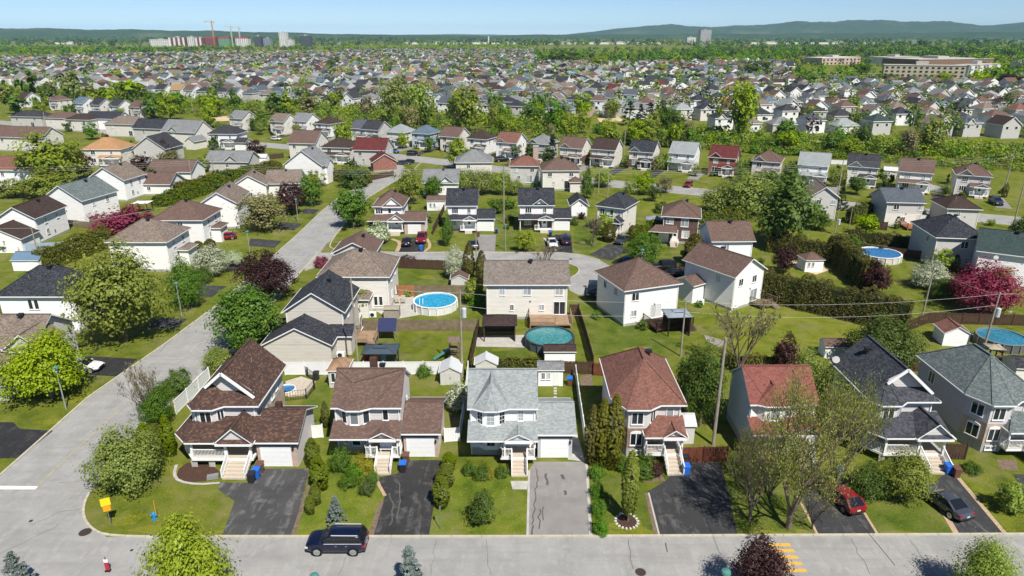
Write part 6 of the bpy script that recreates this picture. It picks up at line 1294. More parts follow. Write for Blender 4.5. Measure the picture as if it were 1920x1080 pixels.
# street trees seen singly among the far estate
for bx, by, ty, w, kd, lb in ((1338, 178, 165, 22, 'purple', 'dark purple tree low among the far houses, right of centre'), (445 / 1, 152, 142, 20, 'deep', 'round green tree among the far left houses'), (990, 165, 150, 22, 'purple', 'purple tree among the far houses in the centre'), (1080, 160, 138, 30, 'purple', 'larger purple tree among the far centre houses'), (1085, 128 + 40, 150, 26, 'deep', 'green tree right of the larger far purple tree'), (800, 134, 116, 18, 'olive', 'olive round tree among far houses left of centre'), (1120, 130, 104, 44, 'olive', 'tall olive tree at the far estate edge, centre right'), (1060, 122, 96, 70, 'deep', 'broad green tree group edge tree, centre right'), (1235, 142, 118, 28, 'olive', 'olive tree among far white houses'), (1420, 150, 112, 56, 'deep', 'broad dark tree left of the beige apartment block'), (1512, 165, 132, 44, 'maple', 'green tree among houses left of the brick school'), (1615, 140, 118, 36, 'deep', 'dark tree before the beige apartment block'), (1716, 150, 120, 34, 'maple', 'green tree standing against the beige apartment block'), (1665, 155, 138, 40, 'deep', 'dark round tree at the foot of the beige apartment block'), (1770, 155, 135, 36, 'olive', 'olive tree right of the green tree by the apartment block'), (1600, 252, 238, 14, 'fir', 'small dark fir among the right estate first row'), (1478, 215, 195, 16, 'fir', 'dark cone fir between right estate houses'), (1700, 228, 206, 34, 'maple', 'green tree between right estate rows'), (1600, 245, 216, 20, 'bush', 'dark bushy tree between white estate houses'), (1890, 165, 138, 60, 'purple', 'broad dark purple tree at the right edge'), (1400, 182, 168, 18, 'purple', 'purple-leaved tree left of the estate green'), (1560, 186, 176, 22, 'gold', 'yellow tree among the right estate houses'), (623, 134, 110, 20, 'deep', 'dark tall tree among the far roofs left of centre'), (305, 112, 100, 40, 'deep', 'dark tree above the far left roofs')):
    tree(bx, by, ty, w, kd, lb, lod='C', group='trees among the far houses')
# forest belts and far vegetation
pts = []
def belt(n_, pxr, pyr, r0, r1, cols, seed):
    gg = np.random.default_rng(seed)
    for _ in range(n_):
        py = gg.uniform(*pyr); x, y = g(gg.uniform(*pxr), py); r = gg.uniform(r0, r1); pts.append((x, y, 0, r, r * gg.uniform(1.5, 2.2), gg.choice(cols)))
belt(420, (-20, 420), (91, 100), 4, 7, [2, 3, 3, 4, 0], 1); belt(90, (380, 660), (91, 97), 4, 8, [0, 3, 3], 2); belt(60, (-20, 260), (100, 106), 4, 7, [0, 2, 3], 3); belt(700, (1000, 1480), (93, 121), 3.5, 6.5, [2, 3, 3, 4, 0], 4); belt(800, (1300, 1940), (87, 108), 4.5, 8, [2, 3, 3, 4], 5); belt(110, (1820, 1960), (105, 165), 4, 7, [0, 3, 2], 6); belt(110, (1270, 1500), (112, 160), 3, 5, [0, 3, 2, 4], 7); belt(120, (1470, 1900), (108, 124), 3, 5.5, [2, 3, 4], 17); belt(70, (1480, 1660), (124, 158), 2.5, 4.5, [0, 3, 2], 18); belt(50, (1640, 1900), (152, 160), 2.2, 4, [0, 3, 2], 19); belt(200, (640, 1000), (86, 100), 4, 8, [0, 3, 1], 8)
scatter('woodland', pts, [L_OLIVE, L_PALE, L_GREEN, L_DEEP, L_FIR], .44, 36, 15)
pts = []; belt(1500, (-40, 1960), (72.5, 87), 7, 13, [2, 3, 3, 4], 9); belt(900, (-40, 760), (70, 80), 9, 16, [3, 3, 4], 10)
scatter('far_forest', pts, [L_OLIVE, L_PALE, L_GREEN, L_DEEP, L_FIR], .5, 28, 16)
# ---------------------------------------------------------------- skyline, hills, air
def slab_building(name, label, p0, p1, top, depth, wm, cat='apartment block', storeys=8, bays=8, win=True, balc=None, roofm=None, winm=None, group=None):
    a, b = g(*p0), g(*p1); W_ = math.hypot(b[0] - a[0], b[1] - a[1]); rz = math.atan2(b[1] - a[1], b[0] - a[0]); H = hgt(p0[0], p0[1], top)
    t = thing(name, label, cat, (*a, 0), rz, group); MB().prism(rect(0, W_, 0, depth), 0, H, wm, False, False).build('wall', t)
    MB().box(-.4, W_ + .4, -.4, depth + .4, H, H + .5, roofm or CONC).build('roof', t); MB().box(W_ * .4, W_ * .55, depth * .3, depth * .7, H + .5, H + 3.5, CONC).build('plant_room', t)
    if win:
        fh = H / storeys; bw = W_ / bays; me = MB().box(-bw * .22, bw * .22, -.25, 0, 0, fh * .42, winm or GLASS).mesh('window')
        for i in range(storeys):
            for j in range(bays): link('window', me, t, ((j + .5) * bw, -.02, i * fh + fh * .22))
        if balc:
            for j in range(0, bays, 2): MB().box(j * bw + bw * .1, j * bw + bw * .9, -1.6, -.25, H * .06, H * .97, balc).build('balcony_stack', t)
    return t
RBRK = flat('red_brick_far', (.20, .07, .065), .8, .2, var=.1, sc=.2); PALEC = flat('pale_concrete', (.62, .61, .58), .8, .2, var=.06, sc=.2); GREYC = flat('grey_cladding', (.24, .26, .30), .7, .3, var=.1, sc=.2); DARKC = flat('dark_cladding', (.07, .075, .09), .6, .3, var=.1, sc=.2); REDF = flat('red_formwork', (.34, .05, .07), .7, .2); GREENF = flat('green_wrap', (.16, .30, .19), .7, .2); BEIGEC = flat('beige_render', (.42, .37, .27), .85, .2, var=.06, sc=.3)
SKY_G = 'towers on the left skyline'
slab_building('office_block', 'low white office block left of the red brick towers', (282, 87), (318, 87), 74, 40, PALEC, 'office', 4, 9, group=SKY_G)
slab_building('apartment_block', 'red brick apartment block at the left of the skyline group', (318, 88), (348, 88), 70, 30, RBRK, storeys=9, bays=7, balc=PALEC, group=SKY_G); slab_building('apartment_block', 'red and white apartment block, second in the skyline group', (353, 88), (365, 88), 69, 30, PALEC, storeys=9, bays=3, group=SKY_G); slab_building('apartment_block', 'red block with white balcony stacks beside the building site', (368, 88), (383, 88), 71, 30, RBRK, storeys=9, bays=4, balc=PALEC, group=SKY_G)
for q, lb, mm in (((386, 406), 'red wrapped building under construction below the orange crane', REDF), ((411, 431), 'green wrapped building under construction', GREENF), ((443, 466), 'white framed building with red formwork on top', PALEC)):
    t = slab_building('construction_site_block', lb, (q[0], 88), (q[1], 88), 72, 30, mm if mm is not REDF else RBRK, 'building site', 8, 6, roofm=REDF, group=SKY_G); W_ = g(q[1], 88)[0] - g(q[0], 88)[0]; H = hgt(q[0], 88, 72); MB().box(0, W_, 0, 25, H + .5, H + 5, REDF).build('formwork', t)
for q, lb, mm, top in (((478, 490), 'dark tower block, left of a pair on the skyline', DARKC, 68), ((495, 508), 'grey tower block, right of a pair on the skyline', GREYC, 72), ((525, 538), 'tallest pale stepped tower on the skyline', PALEC, 61), ((539, 549), 'lower white tower beside the tallest pale tower', PALEC, 74), ((564, 582), 'dark stepped tower at the right of the skyline group', DARKC, 67)): slab_building('tower_block', lb, (q[0], 88), (q[1], 88), top, 28, mm, 'tower', 12, 4, group=SKY_G)
for q, lb, mm in (((100, 160), 'low pale warehouse at the far left', PALEC), ((600, 640), 'low pale warehouse right of the dark stepped tower', GREYC), ((760, 900), 'long white warehouse left of the tall chimney', PALEC), ((905, 1010), 'long white warehouse right of the tall chimney', PALEC), ((1020, 1100), 'pale warehouse with small silos', PALEC), ((1105, 1240), 'long pale warehouse right of the silos', PALEC), ((1400, 1500), 'low pale industrial shed right of the grey tower', PALEC), ((1520, 1640), 'long low industrial shed at the foot of the hills', PALEC)):
    slab_building('warehouse', lb, (q[0], 83), (q[1], 83), 79.5, 60, mm, 'warehouse', 1, 10, False, group='warehouses near the horizon')
slab_building('office_tower', 'grey slab tower standing alone before the right-hand hills', (1312, 84), (1332, 84), 56, 40, flat('grey_tower', (.36, .35, .36), .7, .3, sc=.1), 'tower', 16, 7, winm=flat('tower_window', (.11, .12, .14), .5, .3)); slab_building('office_block', 'low beige block left of the lone grey slab tower', (1288, 84), (1304, 84), 70, 40, PALEC, 'office', 6, 5)
slab_building('apartment_block', 'long beige apartment block at the right', (1654, 150), (1806, 153), 122, 14, BEIGEC, storeys=4, bays=14); slab_building('apartment_block', 'grey apartment block right of the beige block', (1812, 150), (1868, 146), 123, 14, flat('pale_render', (.40, .39, .36), .8, .2), storeys=4, bays=7, balc=PALEC)
t = slab_building('sports_hall', 'wide brown-roofed hall behind the beige apartment block', (1720, 128), (1860, 126), 112, 60, flat('brown_cladding', (.20, .13, .09), .8, .2), 'hall', 2, 10, False); slab_building('school', 'pinkish brick flat-roofed school building left of the beige block', (1540, 122), (1612, 120), 109, 30, MATS['brick_pink'], 'school', 2, 10, roofm=PALEC); slab_building('school', 'white walled school wing behind the apartment block', (1664, 122), (1720, 120), 108, 30, PALEC, 'school', 2, 7)
x, y = g(916, 84); H = hgt(916, 84, 68); MB().tube((0, 0, 0), (0, 0, H), 4, 2.6, 10, PALEC).build('shaft', thing('factory_chimney', 'single tall pale chimney on the horizon', 'chimney', (x, y, 0)))
def crane(px_, top, jib, mat, lb):
    x, y = g(px_, 88); H = hgt(px_, 88, top); t = thing('tower_crane', lb, 'crane', (x, y, 0)); w = 1.3
    m = MB(); [m.bar((sx * w, sy * w, 0), (sx * w, sy * w, H), .7, .7, mat) for sx in (-1, 1) for sy in (-1, 1)]
    for i in range(int(H / 6)): m.bar((-w, -w, i * 6), (w, -w, i * 6 + 6), .45, .45, mat)
    m.build('mast', t); m = MB(); m.bar((-jib, 0, H), (jib * .35, 0, H), 1.4, 1.4, mat); m.bar((-jib, 0, H), (0, 0, H + 6), .5, .5, mat); m.bar((jib * .35, 0, H), (0, 0, H + 6), .5, .5, mat); m.bar((0, 0, H), (0, 0, H + 6), 1.2, 1.2, mat); m.build('jib', t); MB().box(jib * .27, jib * .36, -1.5, 1.5, H - 4, H - .5, CONC).build('counterweight', t)
crane(403, 41, 26, flat('orange_paint', (.55, .22, .05), .6, .3), 'orange tower crane on the skyline'); crane(452, 52, 15, flat('pale_crane_paint', (.5, .5, .48), .6, .3), 'third thin pale crane at the end of the building site'); crane(437, 50, 22, flat('cream_paint', (.5, .45, .35), .6, .3), 'smaller pale tower crane right of the orange crane')
# hills: rolling wooded ridges far beyond the plain
HILLM = NT('wooded_hill'); p_ = HILLM.pos(); f_ = HILLM.noise(p_, .012, 6, .7); f2 = HILLM.noise(p_, .0016, 3)
HILLM.base(HILLM.mix(HILLM.n('MapRange', {0: f2, 1: .55, 2: .68}).outputs[0], HILLM.ramp(f_, [(.35, (.020, .040, .016)), (.55, (.038, .068, .022)), (.75, (.065, .095, .032))]), (.075, .10, .04)), .95, .05)
def hills(prof, Y, depth, seed, name='hills'):
    gg = np.random.default_rng(seed); nx, ny = 240, 16; X = np.linspace(prof[0][0], prof[-1][0], nx); top = np.interp(X, [q[0] for q in prof], [q[1] for q in prof])
    V = []
    for j in range(ny):
        f = j / (ny - 1); y = Y + depth * f; hh = math.sin(math.pi * min(1, f * 1.15) ** .8) if f < .87 else 0
        for i in range(nx):
            dd = y * CP + CAM_H * SP; zt = max(0, CAM_H + (65 - top[i]) / FOC * Y * 1.10)
            w = 1 + .05 * math.sin(i * .21 + j * .7) + .025 * math.sin(i * .6 + j * 1.7 + seed) + .012 * gg.normal()
            V.append(((X[i] - 960) / FOC * dd, y, zt * max(0, hh) * w if top[i] < 68 else -1.5))
    F = [(j * nx + i, j * nx + i + 1, (j + 1) * nx + i + 1, (j + 1) * nx + i) for j in range(ny - 1) for i in range(nx - 1)]
    me = bpy.data.meshes.new(name); me.from_pydata(V, [], F); me.materials.append(HILLM.m); me.update(); [setattr(p, 'use_smooth', True) for p in me.polygons]; o = link(name, me); o['kind'] = 'structure'
hills([(-300, 52), (0, 53), (120, 55), (300, 57), (480, 60), (600, 63), (700, 65), (900, 66)], 5200, 2500, 3); hills([(500, 67), (700, 65.5), (860, 64), (980, 65.5), (1100, 67)], 16000, 3000, 4)
hills([(1040, 66), (1110, 60), (1170, 54), (1225, 48), (1255, 47), (1290, 51), (1330, 53), (1380, 48), (1430, 49), (1490, 43), (1560, 42), (1650, 41), (1720, 42), (1780, 44), (1830, 49), (1870, 47), (1920, 44), (2050, 40), (2300, 45)], 9000, 3600, 5); hills([(900, 67), (1000, 65), (1120, 65), (1300, 64), (1500, 63), (1700, 62), (1950, 60), (2200, 60)], 6200, 1500, 6)
RIV = flat('river_water', (.08, .17, .27), .2, .5)
o = MB().poly([(1500, 4300, .5), (3300, 4300, .5), (3500, 4700, .5), (1600, 4700, .5)], RIV).build('river'); o['kind'] = 'structure'
# air
HZ = bpy.data.materials.new('haze_air'); HZ.use_nodes = True; HZ.node_tree.nodes.clear(); ho = HZ.node_tree.nodes.new('ShaderNodeOutputMaterial'); pv = HZ.node_tree.nodes.new('ShaderNodeVolumePrincipled')
pv.inputs['Color'].default_value = (.46, .75, 1, 1); pv.inputs['Density'].default_value = 3.4e-5; pv.inputs['Anisotropy'].default_value = -.3; HZ.node_tree.links.new(pv.outputs[0], ho.inputs['Volume'])
o = MB().box(-25500, 25500, -320, 26500, -3, 330, HZ).build('haze'); o['kind'] = 'stuff'
# ---------------------------------------------------------------- fences, pools, sheds, yard things
PANEL = {}
def fence(label, pts_px, h, mat, style='board', name='fence', group='garden fences', step=2.4):
    P = px(pts_px); x0, y0 = P[0]; t = thing(name, label, 'fence', (x0, y0, 0), 0, group)
    for a, b in zip(P, P[1:]):
        L = math.hypot(b[0] - a[0], b[1] - a[1]); n = max(1, round(L / step)); l = L / n; rz = math.atan2(b[1] - a[1], b[0] - a[0])
        k = (round(l, 1), h, mat.name, style)
        if k not in PANEL:
            m = MB(); w = l
            if style == 'board':
                nb = int(w / .16); rr = random.Random(3)
                for i in range(nb):
                    dz = rr.uniform(-.03, .03); o = .018 if i % 2 else -.018; m.box(i * w / nb + .006, (i + 1) * w / nb - .006, o - .012, o + .012, .05, h + dz, mat)
                for z in (.35, h - .3): m.box(0, w, .032, .07, z - .04, z + .04, mat)
            elif style == 'vinyl':
                nb = int(w / .2)
                for i in range(nb): m.box(i * w / nb + .003, (i + 1) * w / nb - .003, -.012 - .004 * (i % 2), .012, .1, h - .08, mat)
                m.box(0, w, -.035, .035, .04, .14, mat); m.box(0, w, -.035, .035, h - .1, h, mat)
            elif style == 'mesh':
                for i in range(9): m.bar((i * w / 8, 0, .05), (i * w / 8, 0, h), .025, .025, mat)
                for z in (.1, h * .5, h): m.bar((0, 0, z), (w, 0, z), .03, .03, mat)
            me = m.mesh('fence_panel'); pm = MB().box(-.06, .06, -.06, .06, 0, h + .1, mat).mesh('fence_post'); PANEL[k] = (me, pm)
        me, pm = PANEL[k]
        for i in range(n):
            q = (a[0] + (b[0] - a[0]) * i / n - x0, a[1] + (b[1] - a[1]) * i / n - y0, 0); link('fence_panel', me, t, q, rz, (l / k[0], 1, 1)); link('fence_post', pm, t, q, rz)
    link('fence_post', PANEL[k][1], t, (P[-1][0] - x0, P[-1][1] - y0, 0), rz); return t
fence('white vinyl fence behind the corner and greige houses', [(535, 703), (868, 702)], 1.75, VINYL, 'vinyl'); fence('white side fence of the corner house along the left street', [(331, 777), (394, 713)], 1.7, VINYL, 'vinyl'); fence('white gate fence between corner house garage and greige house', [(586, 822), (606, 820)], 1.5, VINYL, 'vinyl'); fence('white fence beside the greige house garage', [(834, 829), (862, 827), (872, 765), (878, 700)], 1.6, VINYL, 'vinyl'); fence('white side fence right of the turret house yard', [(1096, 826), (1086, 760), (1079, 706)], 1.5, VINYL, 'vinyl')
fence('weathered board fence in front of the round blue pool', [(682, 621), (897, 620)], 1.7, WOOD); fence('weathered board fence behind the round blue pool', [(745, 554), (905, 553)], 1.7, WOOD); fence('new orange cedar privacy screen by the pool loungers', [(747, 556), (776, 556)], 1.9, CEDARW, step=2)
fence('long dark brown fence along the court road', [(750, 503), (845, 507), (882, 512)], 1.8, BRNW); fence('dark fence dividing the two lawns, running away from the camera', [(1112, 690), (1096, 630), (1083, 590)], 1.7, BRNW); fence('brown fence piece beside the long grey-brown roof house', [(1068, 592), (1085, 592)], 1.8, BRNW)
fence('brown fence at the back of the turret house yard', [(1050, 700), (1112, 702)], 1.7, BRNW); fence('short red-stained fence by the vegetable bed', [(1113, 704), (1133, 705)], 1.7, REDW); fence('red-stained fence between terracotta house and tall bare pole', [(1274, 868), (1362, 866)], 1.75, REDW); fence('brown fence behind black-roofed and green-roofed front houses', [(1678, 696), (1740, 697), (1810, 690), (1960, 690)], 1.7, BRNW); fence('dark brown gate between the two right front houses', [(1764, 861), (1808, 862)], 1.8, BRNW)
fence('brown fence below the tall hedge and crabapple', [(1700, 622), (1740, 606), (1960, 612)], 1.7, BRNW); fence('dark fence seen edge-on behind the turret house yard', [(882, 692), (898, 618)], 1.7, BRNW); fence('dark fence left of the bay-window court house', [(812, 440), (836, 390)], 1.7, BRNW); fence('brown fence in front of the split-level timber deck house', [(1622, 428), (1662, 432)], 1.8, BRNW); fence('dark fence along the yard of the large black hip roof', [(1600, 470), (1752, 490)], 1.6, BRNW)
fence('grey board fence in the far left yards', [(170, 420), (212, 424), (250, 415)], 1.6, WOOD); fence('blue-grey fence beside the sloping cedar hedge', [(50, 472), (122, 468)], 1.6, flat('blue_grey_paint', (.30, .38, .46), .6, .3)); fence('brown picket fence around the green covered pool', [(128, 424), (180, 430)], 1.5, WOOD); fence('white fence between the low white house and mauve house', [(1745, 358), (1785, 364), (1798, 345)], 1.6, VINYL, 'vinyl'); fence('white rail fence behind the silver-roofed house', [(1558, 308), (1590, 309)], 1.4, VINYL, 'vinyl'); fence('dark chain fence around the kidney pool of the corner house', [(534, 695), (566, 698), (589, 715), (590, 730), (575, 748), (535, 752)], 1.2, BLKM, 'mesh', step=1.6); fence('brown fence by the maroon-roofed house drive', [(690, 340), (738, 330)], 1.6, BRNW); fence('dark fence at the side road house', [(490, 300), (532, 296)], 1.6, BRNW)
def pool(label, px_, rp_, h, wm, wat, squash=1.0, rim=WHITE, name='swimming_pool'):
    x, y = g(*px_, h); r = rp_ * dep(x, y, h) / FOC; t = thing(name, label, 'pool', (x, y, 0), 0, 'above-ground pools'); N = 18
    c = [(r * math.cos(6.2832 * i / N), r * math.sin(6.2832 * i / N)) for i in range(N)]; ri = [(a * .955, b * .955) for a, b in c]; ro = [(a * 1.025, b * 1.025) for a, b in c]
    for i in range(N):
        j = (i + 1) % N; MB().poly([(*c[i], 0), (*c[j], 0), (*c[j], h - .05), (*c[i], h - .05)], wm).build('wall_panel', t)
        m = MB(); m.poly([(*ro[i], h), (*ro[j], h), (*ri[j], h), (*ri[i], h)], rim); m.poly([(*ro[i], h - .09), (*ro[j], h - .09), (*ro[j], h), (*ro[i], h)], rim); m.poly([(*ri[j], h - .3), (*ri[i], h - .3), (*ri[i], h), (*ri[j], h)], rim); m.build('rim', t)
        a = 6.2832 * i / N; m = MB(); m.bar((ro[i][0], ro[i][1], 0), (ro[i][0], ro[i][1], h - .05), .09, .09, rim); m.build('upright', t)
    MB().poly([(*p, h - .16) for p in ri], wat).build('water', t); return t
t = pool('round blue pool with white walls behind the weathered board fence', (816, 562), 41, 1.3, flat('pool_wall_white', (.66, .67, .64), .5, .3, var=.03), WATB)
m = MB(); [m.bar((x, -1.9, .1), (x, -1.2, 2.0), .06, .06, WHITE) for x in (-2.2, -1.7)]; m.build('ladder', t)
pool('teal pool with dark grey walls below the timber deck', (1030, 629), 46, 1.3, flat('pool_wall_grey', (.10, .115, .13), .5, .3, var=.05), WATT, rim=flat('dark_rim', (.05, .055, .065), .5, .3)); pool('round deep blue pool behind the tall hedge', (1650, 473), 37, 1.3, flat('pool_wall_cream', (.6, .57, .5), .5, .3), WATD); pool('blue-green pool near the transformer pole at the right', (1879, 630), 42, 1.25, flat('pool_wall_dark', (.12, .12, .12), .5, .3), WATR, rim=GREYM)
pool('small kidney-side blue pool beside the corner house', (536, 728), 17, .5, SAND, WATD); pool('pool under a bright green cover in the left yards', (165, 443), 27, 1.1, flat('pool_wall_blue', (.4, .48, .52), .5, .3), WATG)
def shed(label, a, b, ze, D, rt, rc, wm, doors='d', rot=0, name='garden_shed', group='garden sheds', pitch=.6, base=True):
    A = g(*a); Bq = g(*b); W_ = math.hypot(Bq[0] - A[0], Bq[1] - A[1]); rr = math.atan2(Bq[1] - A[1], Bq[0] - A[0]) if rot is None else R(rot)
    t = thing(name, label, 'shed', (*A, 0), rr, group); wm = wm if not isinstance(wm, str) else sdg(wm); ro = .15
    rm = rc if not isinstance(rc, str) else shg(rc)
    if rt == 'gy': zr = ze + W_ / 2 * pitch; P = gaby(-ro, W_ + ro, -ro, D + ro, ze, zr); ex = [[(0, 0, ze), (W_, 0, ze), (W_ / 2, 0, zr - .16)], [(W_, D, ze), (0, D, ze), (W_ / 2, D, zr - .16)]]
    elif rt == 'gx': zr = ze + D / 2 * pitch; P = gabx(-ro, W_ + ro, -ro, D + ro, ze, zr); ex = [[(W_, 0, ze), (W_, D, ze), (W_, D / 2, zr - .16)], [(0, D, ze), (0, 0, ze), (0, D / 2, zr - .16)]]
    else: P = hip_polys(-ro, W_ + ro, -ro, D + ro, ze, pitch); ex = []
    walls(t, rect(0, W_, 0, D), 0, ze + .02, wm, 'wall', ex); roof(t, P, rm, .1)
    if 'd' in doors:
        for s in (-1, 1): MB().box(W_ / 2 + (s - 1) / 2 * W_ * .24 + .01, W_ / 2 + (s + 1) / 2 * W_ * .24 - .01, -.04, -.003, .08, min(1.85, ze - .1), wm).build('shed_door', t)
        MB().box(W_ / 2 - .03, W_ / 2 + .03, -.08, -.03, .8, 1.1, BLKM).build('handle', t)
    if 'w' in doors: window(t, W_ * .2, 0, .9, .5, .9, 'g1'); window(t, W_ * .42, 0, .9, .5, .9, 'g1')
    if 'r' in doors: MB().box(W_ * .6, W_ * .86, -.04, -.003, .08, 1.85, WHITE).build('shed_door', t)
    return t
METALP = flat('pale_sheet_metal', (.58, .57, .54), .45, .4, var=.03); METALR = flat('pale_roof_metal', (.55, .56, .56), .4, .4, var=.04); BLUER = flat('blue_roof_metal', (.12, .19, .27), .5, .4)
shed('pale beige metal shed behind the white flowering shrub', (826, 722), (863, 722), 1.75, 2.6, 'gy', METALR, METALP); shed('white shed with grey roof and two small windows behind the turret house', (1009, 724), (1055, 724), 2.2, 2.0, 'gx', 'grey', 'white', 'wr'); shed('small brown-roofed shed behind the white grey-roofed shed', (1021, 680), (1078, 680), 1.6, 1.8, 'gx', 'choc', 'white', ''); shed('pale metal shed partly hidden behind the turret roof', (892, 706), (931, 706), 1.7, 1.8, 'gy', METALR, METALP, ''); shed('beige lean shed right of the terracotta house', (1277, 832), (1299, 830), 2.2, 2.2, 'gx', METALR, METALP, '')
shed('white shed with red-brown roof beside the teal-blue right pool', (1766, 648), (1806, 645), 1.9, 3.0, 'gy', 'redbrown', 'white', '', -8); shed('small white shed with brown roof on the big lawn edge', (1545, 672), (1588, 668), 1.7, 2.2, 'gx', 'brown', 'white', '', -3); shed('white garden house with brown roof in the court yard', (801, 395), (835, 394), 2.4, 3, 'gx', 'brown', 'white', 'wr'); shed('low pink-white shed with brown roof behind the court fence', (846, 537), (877, 536), 1.3, 2.2, 'gy', 'brown', METALP, ''); shed('white garden pavilion with brown hip roof and glazed door', (1508, 510), (1545, 512), 2.2, 3.0, 'hip', 'brown', 'white', 'w', 4)
shed('white shed with blue roof at the sloping hedge', (26, 508), (76, 508), 2.0, 3.5, 'gx', BLUER, 'white', 'r'); shed('cream shed with dark roof behind the green-roofed front house', (1900, 715), (1935, 712), 1.8, 3, 'gx', 'dark', 'cream', '', -6); shed('small white shed beside the long grey house', (478, 307), (500, 307), 2.0, 3, 'gx', METALR, 'white', ''); shed('tiny shed beside the low white brown-roofed house', (1655, 333), (1680, 335), 2.2, 3, 'gx', METALR, 'cream', 'w', -26)
t = shed('greige garden room with worn brown hip roof behind the greige house', (618, 727), (652, 727), 2.3, 3.0, 'hip', flat('worn_brown_roof', (.30, .19, .12), .9, .1, var=.3, sc=1.5), 'greige', '', 0, 'garden_room'); window(t, .55, 0, .7, .55, 1.3, '1'); window(t, 1.25, 0, .7, .55, 1.3, '1')
def gazebo(label, a, b, h, D, rm, frame, rise=.8, rot=0, cap=True, skirt=None):
    A = g(*a, h); Bq = g(*b, h); W_ = math.hypot(Bq[0] - A[0], Bq[1] - A[1]); t = thing('gazebo', label, 'gazebo', (*A, 0), R(rot), 'garden gazebos'); k = rise / (min(W_, D) / 2)
    r = roof(t, hip_polys(0, W_, 0, D, h, k * .9), rm, .1, frame)
    if cap: roof(t, hip_polys(W_ * .3, W_ * .7, D * .3, D * .7, h + rise * .62, k * .7), rm, .08, frame, 'roof_cap')
    for x in (.25, W_ - .25):
        for y in (.25, D - .25): MB().box(x - .07, x + .07, y - .07, y + .07, 0, h, frame).build('post', t)
    if skirt: MB().box(.2, W_ - .2, D - .24, D - .2, .1, h - .3, skirt).box(W_ - .24, W_ - .2, .2, D - .3, .1, h - .3, skirt).build('curtain', t)
    return t
SLATER = flat('slate_roof_metal', (.055, .075, .10), .45, .4, var=.05); GREYR = flat('grey_roof_metal', (.25, .29, .33), .45, .4, var=.05)
gazebo('dark slate gazebo sheltering red, orange and blue chairs', (677, 664), (743, 662), 2.4, 3.0, SLATER, BLKM, .7, 0); gazebo('dark brown hip-roofed pergola beside the teal pool', (904, 610), (969, 610), 2.5, 3.6, shg('choc'), BRNW, .9, 0, False, DARKP); gazebo('grey metal gazebo on the dark deck', (1253, 596), (1297, 592), 2.9, 3.2, GREYR, BLKM, .6, 4, True, BRNW); gazebo('small pale gazebo behind the brick-fronted house', (1212, 412), (1240, 410), 2.4, 3, GREYR, WOOD, .6, -8); gazebo('white canopy gazebo left of the big olive maple', (245, 382), (277, 381), 2.4, 3, VINYL, BLKM, .3, 0); gazebo('beige canvas shelter by the right-hand blue pool', (1856, 655), (1890, 660), 1.6, 1.8, flat('beige_canvas', (.36, .32, .24), .9, .1), BLKM, .3, -10, False)
x, y = g(716, 640); t = thing('canopy', 'tilted navy fabric canopy beside the dark slate gazebo', 'canopy', (x, y, 0)); MB().poly([(-.5, 0, 1.5), (2.0, 0, 1.5), (2.0, 1.3, 2.9), (-.5, 1.3, 2.9)], flat('navy_fabric', (.028, .035, .095), .8, .2)).poly([(2.0, 1.3, 2.86), (2.0, 0, 1.46), (-.5, 0, 1.46), (-.5, 1.3, 2.86)][::-1], MATS['navy_fabric']).build('fabric', t); [MB().bar((a, b, 0), (a, b, z), .06, .06, GREYM).build('post', t) for a, b, z in ((-.4, 0, 1.5), (1.9, 0, 1.5), (-.4, 1.3, 2.9), (1.9, 1.3, 2.9))]
x, y = g(852, 672); t = thing('playset', 'wooden play tower with green slide on the fenced lawn', 'playset', (x, y, 0)); PW = flat('play_wood', (.16, .12, .09), .9, .1); [MB().bar((a, b, 0), (a, b, 2.4), .1, .1, PW).build('post', t) for a in (-.6, .6) for b in (0, 1.2)]
MB().box(-.6, .6, 0, 1.2, 1.15, 1.22, PW).build('platform', t); MB().poly([(-.75, -.1, 2.2), (.75, -.1, 2.2), (.75, .6, 2.9), (-.75, .6, 2.9)], PW).poly([(.75, 1.3, 2.2), (-.75, 1.3, 2.2), (-.75, .6, 2.9), (.75, .6, 2.9)], PW).build('roof', t); m = MB(); m.bar((-.6, .5, 1.2), (-2.6, -.6, .15), .55, .05, GREENM); m.build('slide', t); m = MB(); [m.bar((-.5, -.05 - .1 * i, 1.2 - .2 * i), (.5, -.05 - .1 * i, 1.2 - .2 * i), .05, .05, PW) for i in range(5)]; m.build('ladder', t)
for q, c, lb in (((688, 679), flat('red_plastic', (.5, .02, .02), .5, .3), 'red plastic chair under the dark gazebo'), ((706, 680), flat('orange_plastic', (.75, .25, .03), .5, .3), 'orange toy car seat under the dark gazebo'), ((719, 680), flat('sky_plastic', (.25, .5, .7), .5, .3), 'light blue plastic chair under the dark gazebo')):
    t = thing('plastic_chair', lb, 'chair', (*g(*q), 0)); MB().box(-.3, .3, -.3, .3, .35, .42, c).build('seat', t); MB().box(-.3, .3, .24, .3, .42, .95, c).build('backrest', t); [MB().box(a - .03, a + .03, b - .03, b + .03, 0, .35, c).build('leg', t) for a in (-.26, .26) for b in (-.26, .26)]
t = thing('storage_box', 'tan canvas-covered garden box by the cream house', 'storage box', (*g(720, 598), 0)); CANV = flat('tan_canvas', (.32, .285, .235), .9, .1); MB().prism([(0, 0), (2.2, 0), (2.2, 1.6), (0, 1.6)], 0, 1.5, CANV, False, False).build('side', t); roof(t, gabx(-.05, 2.25, -.05, 1.65, 1.5, 1.75), CANV, .06, CANV, 'cover')
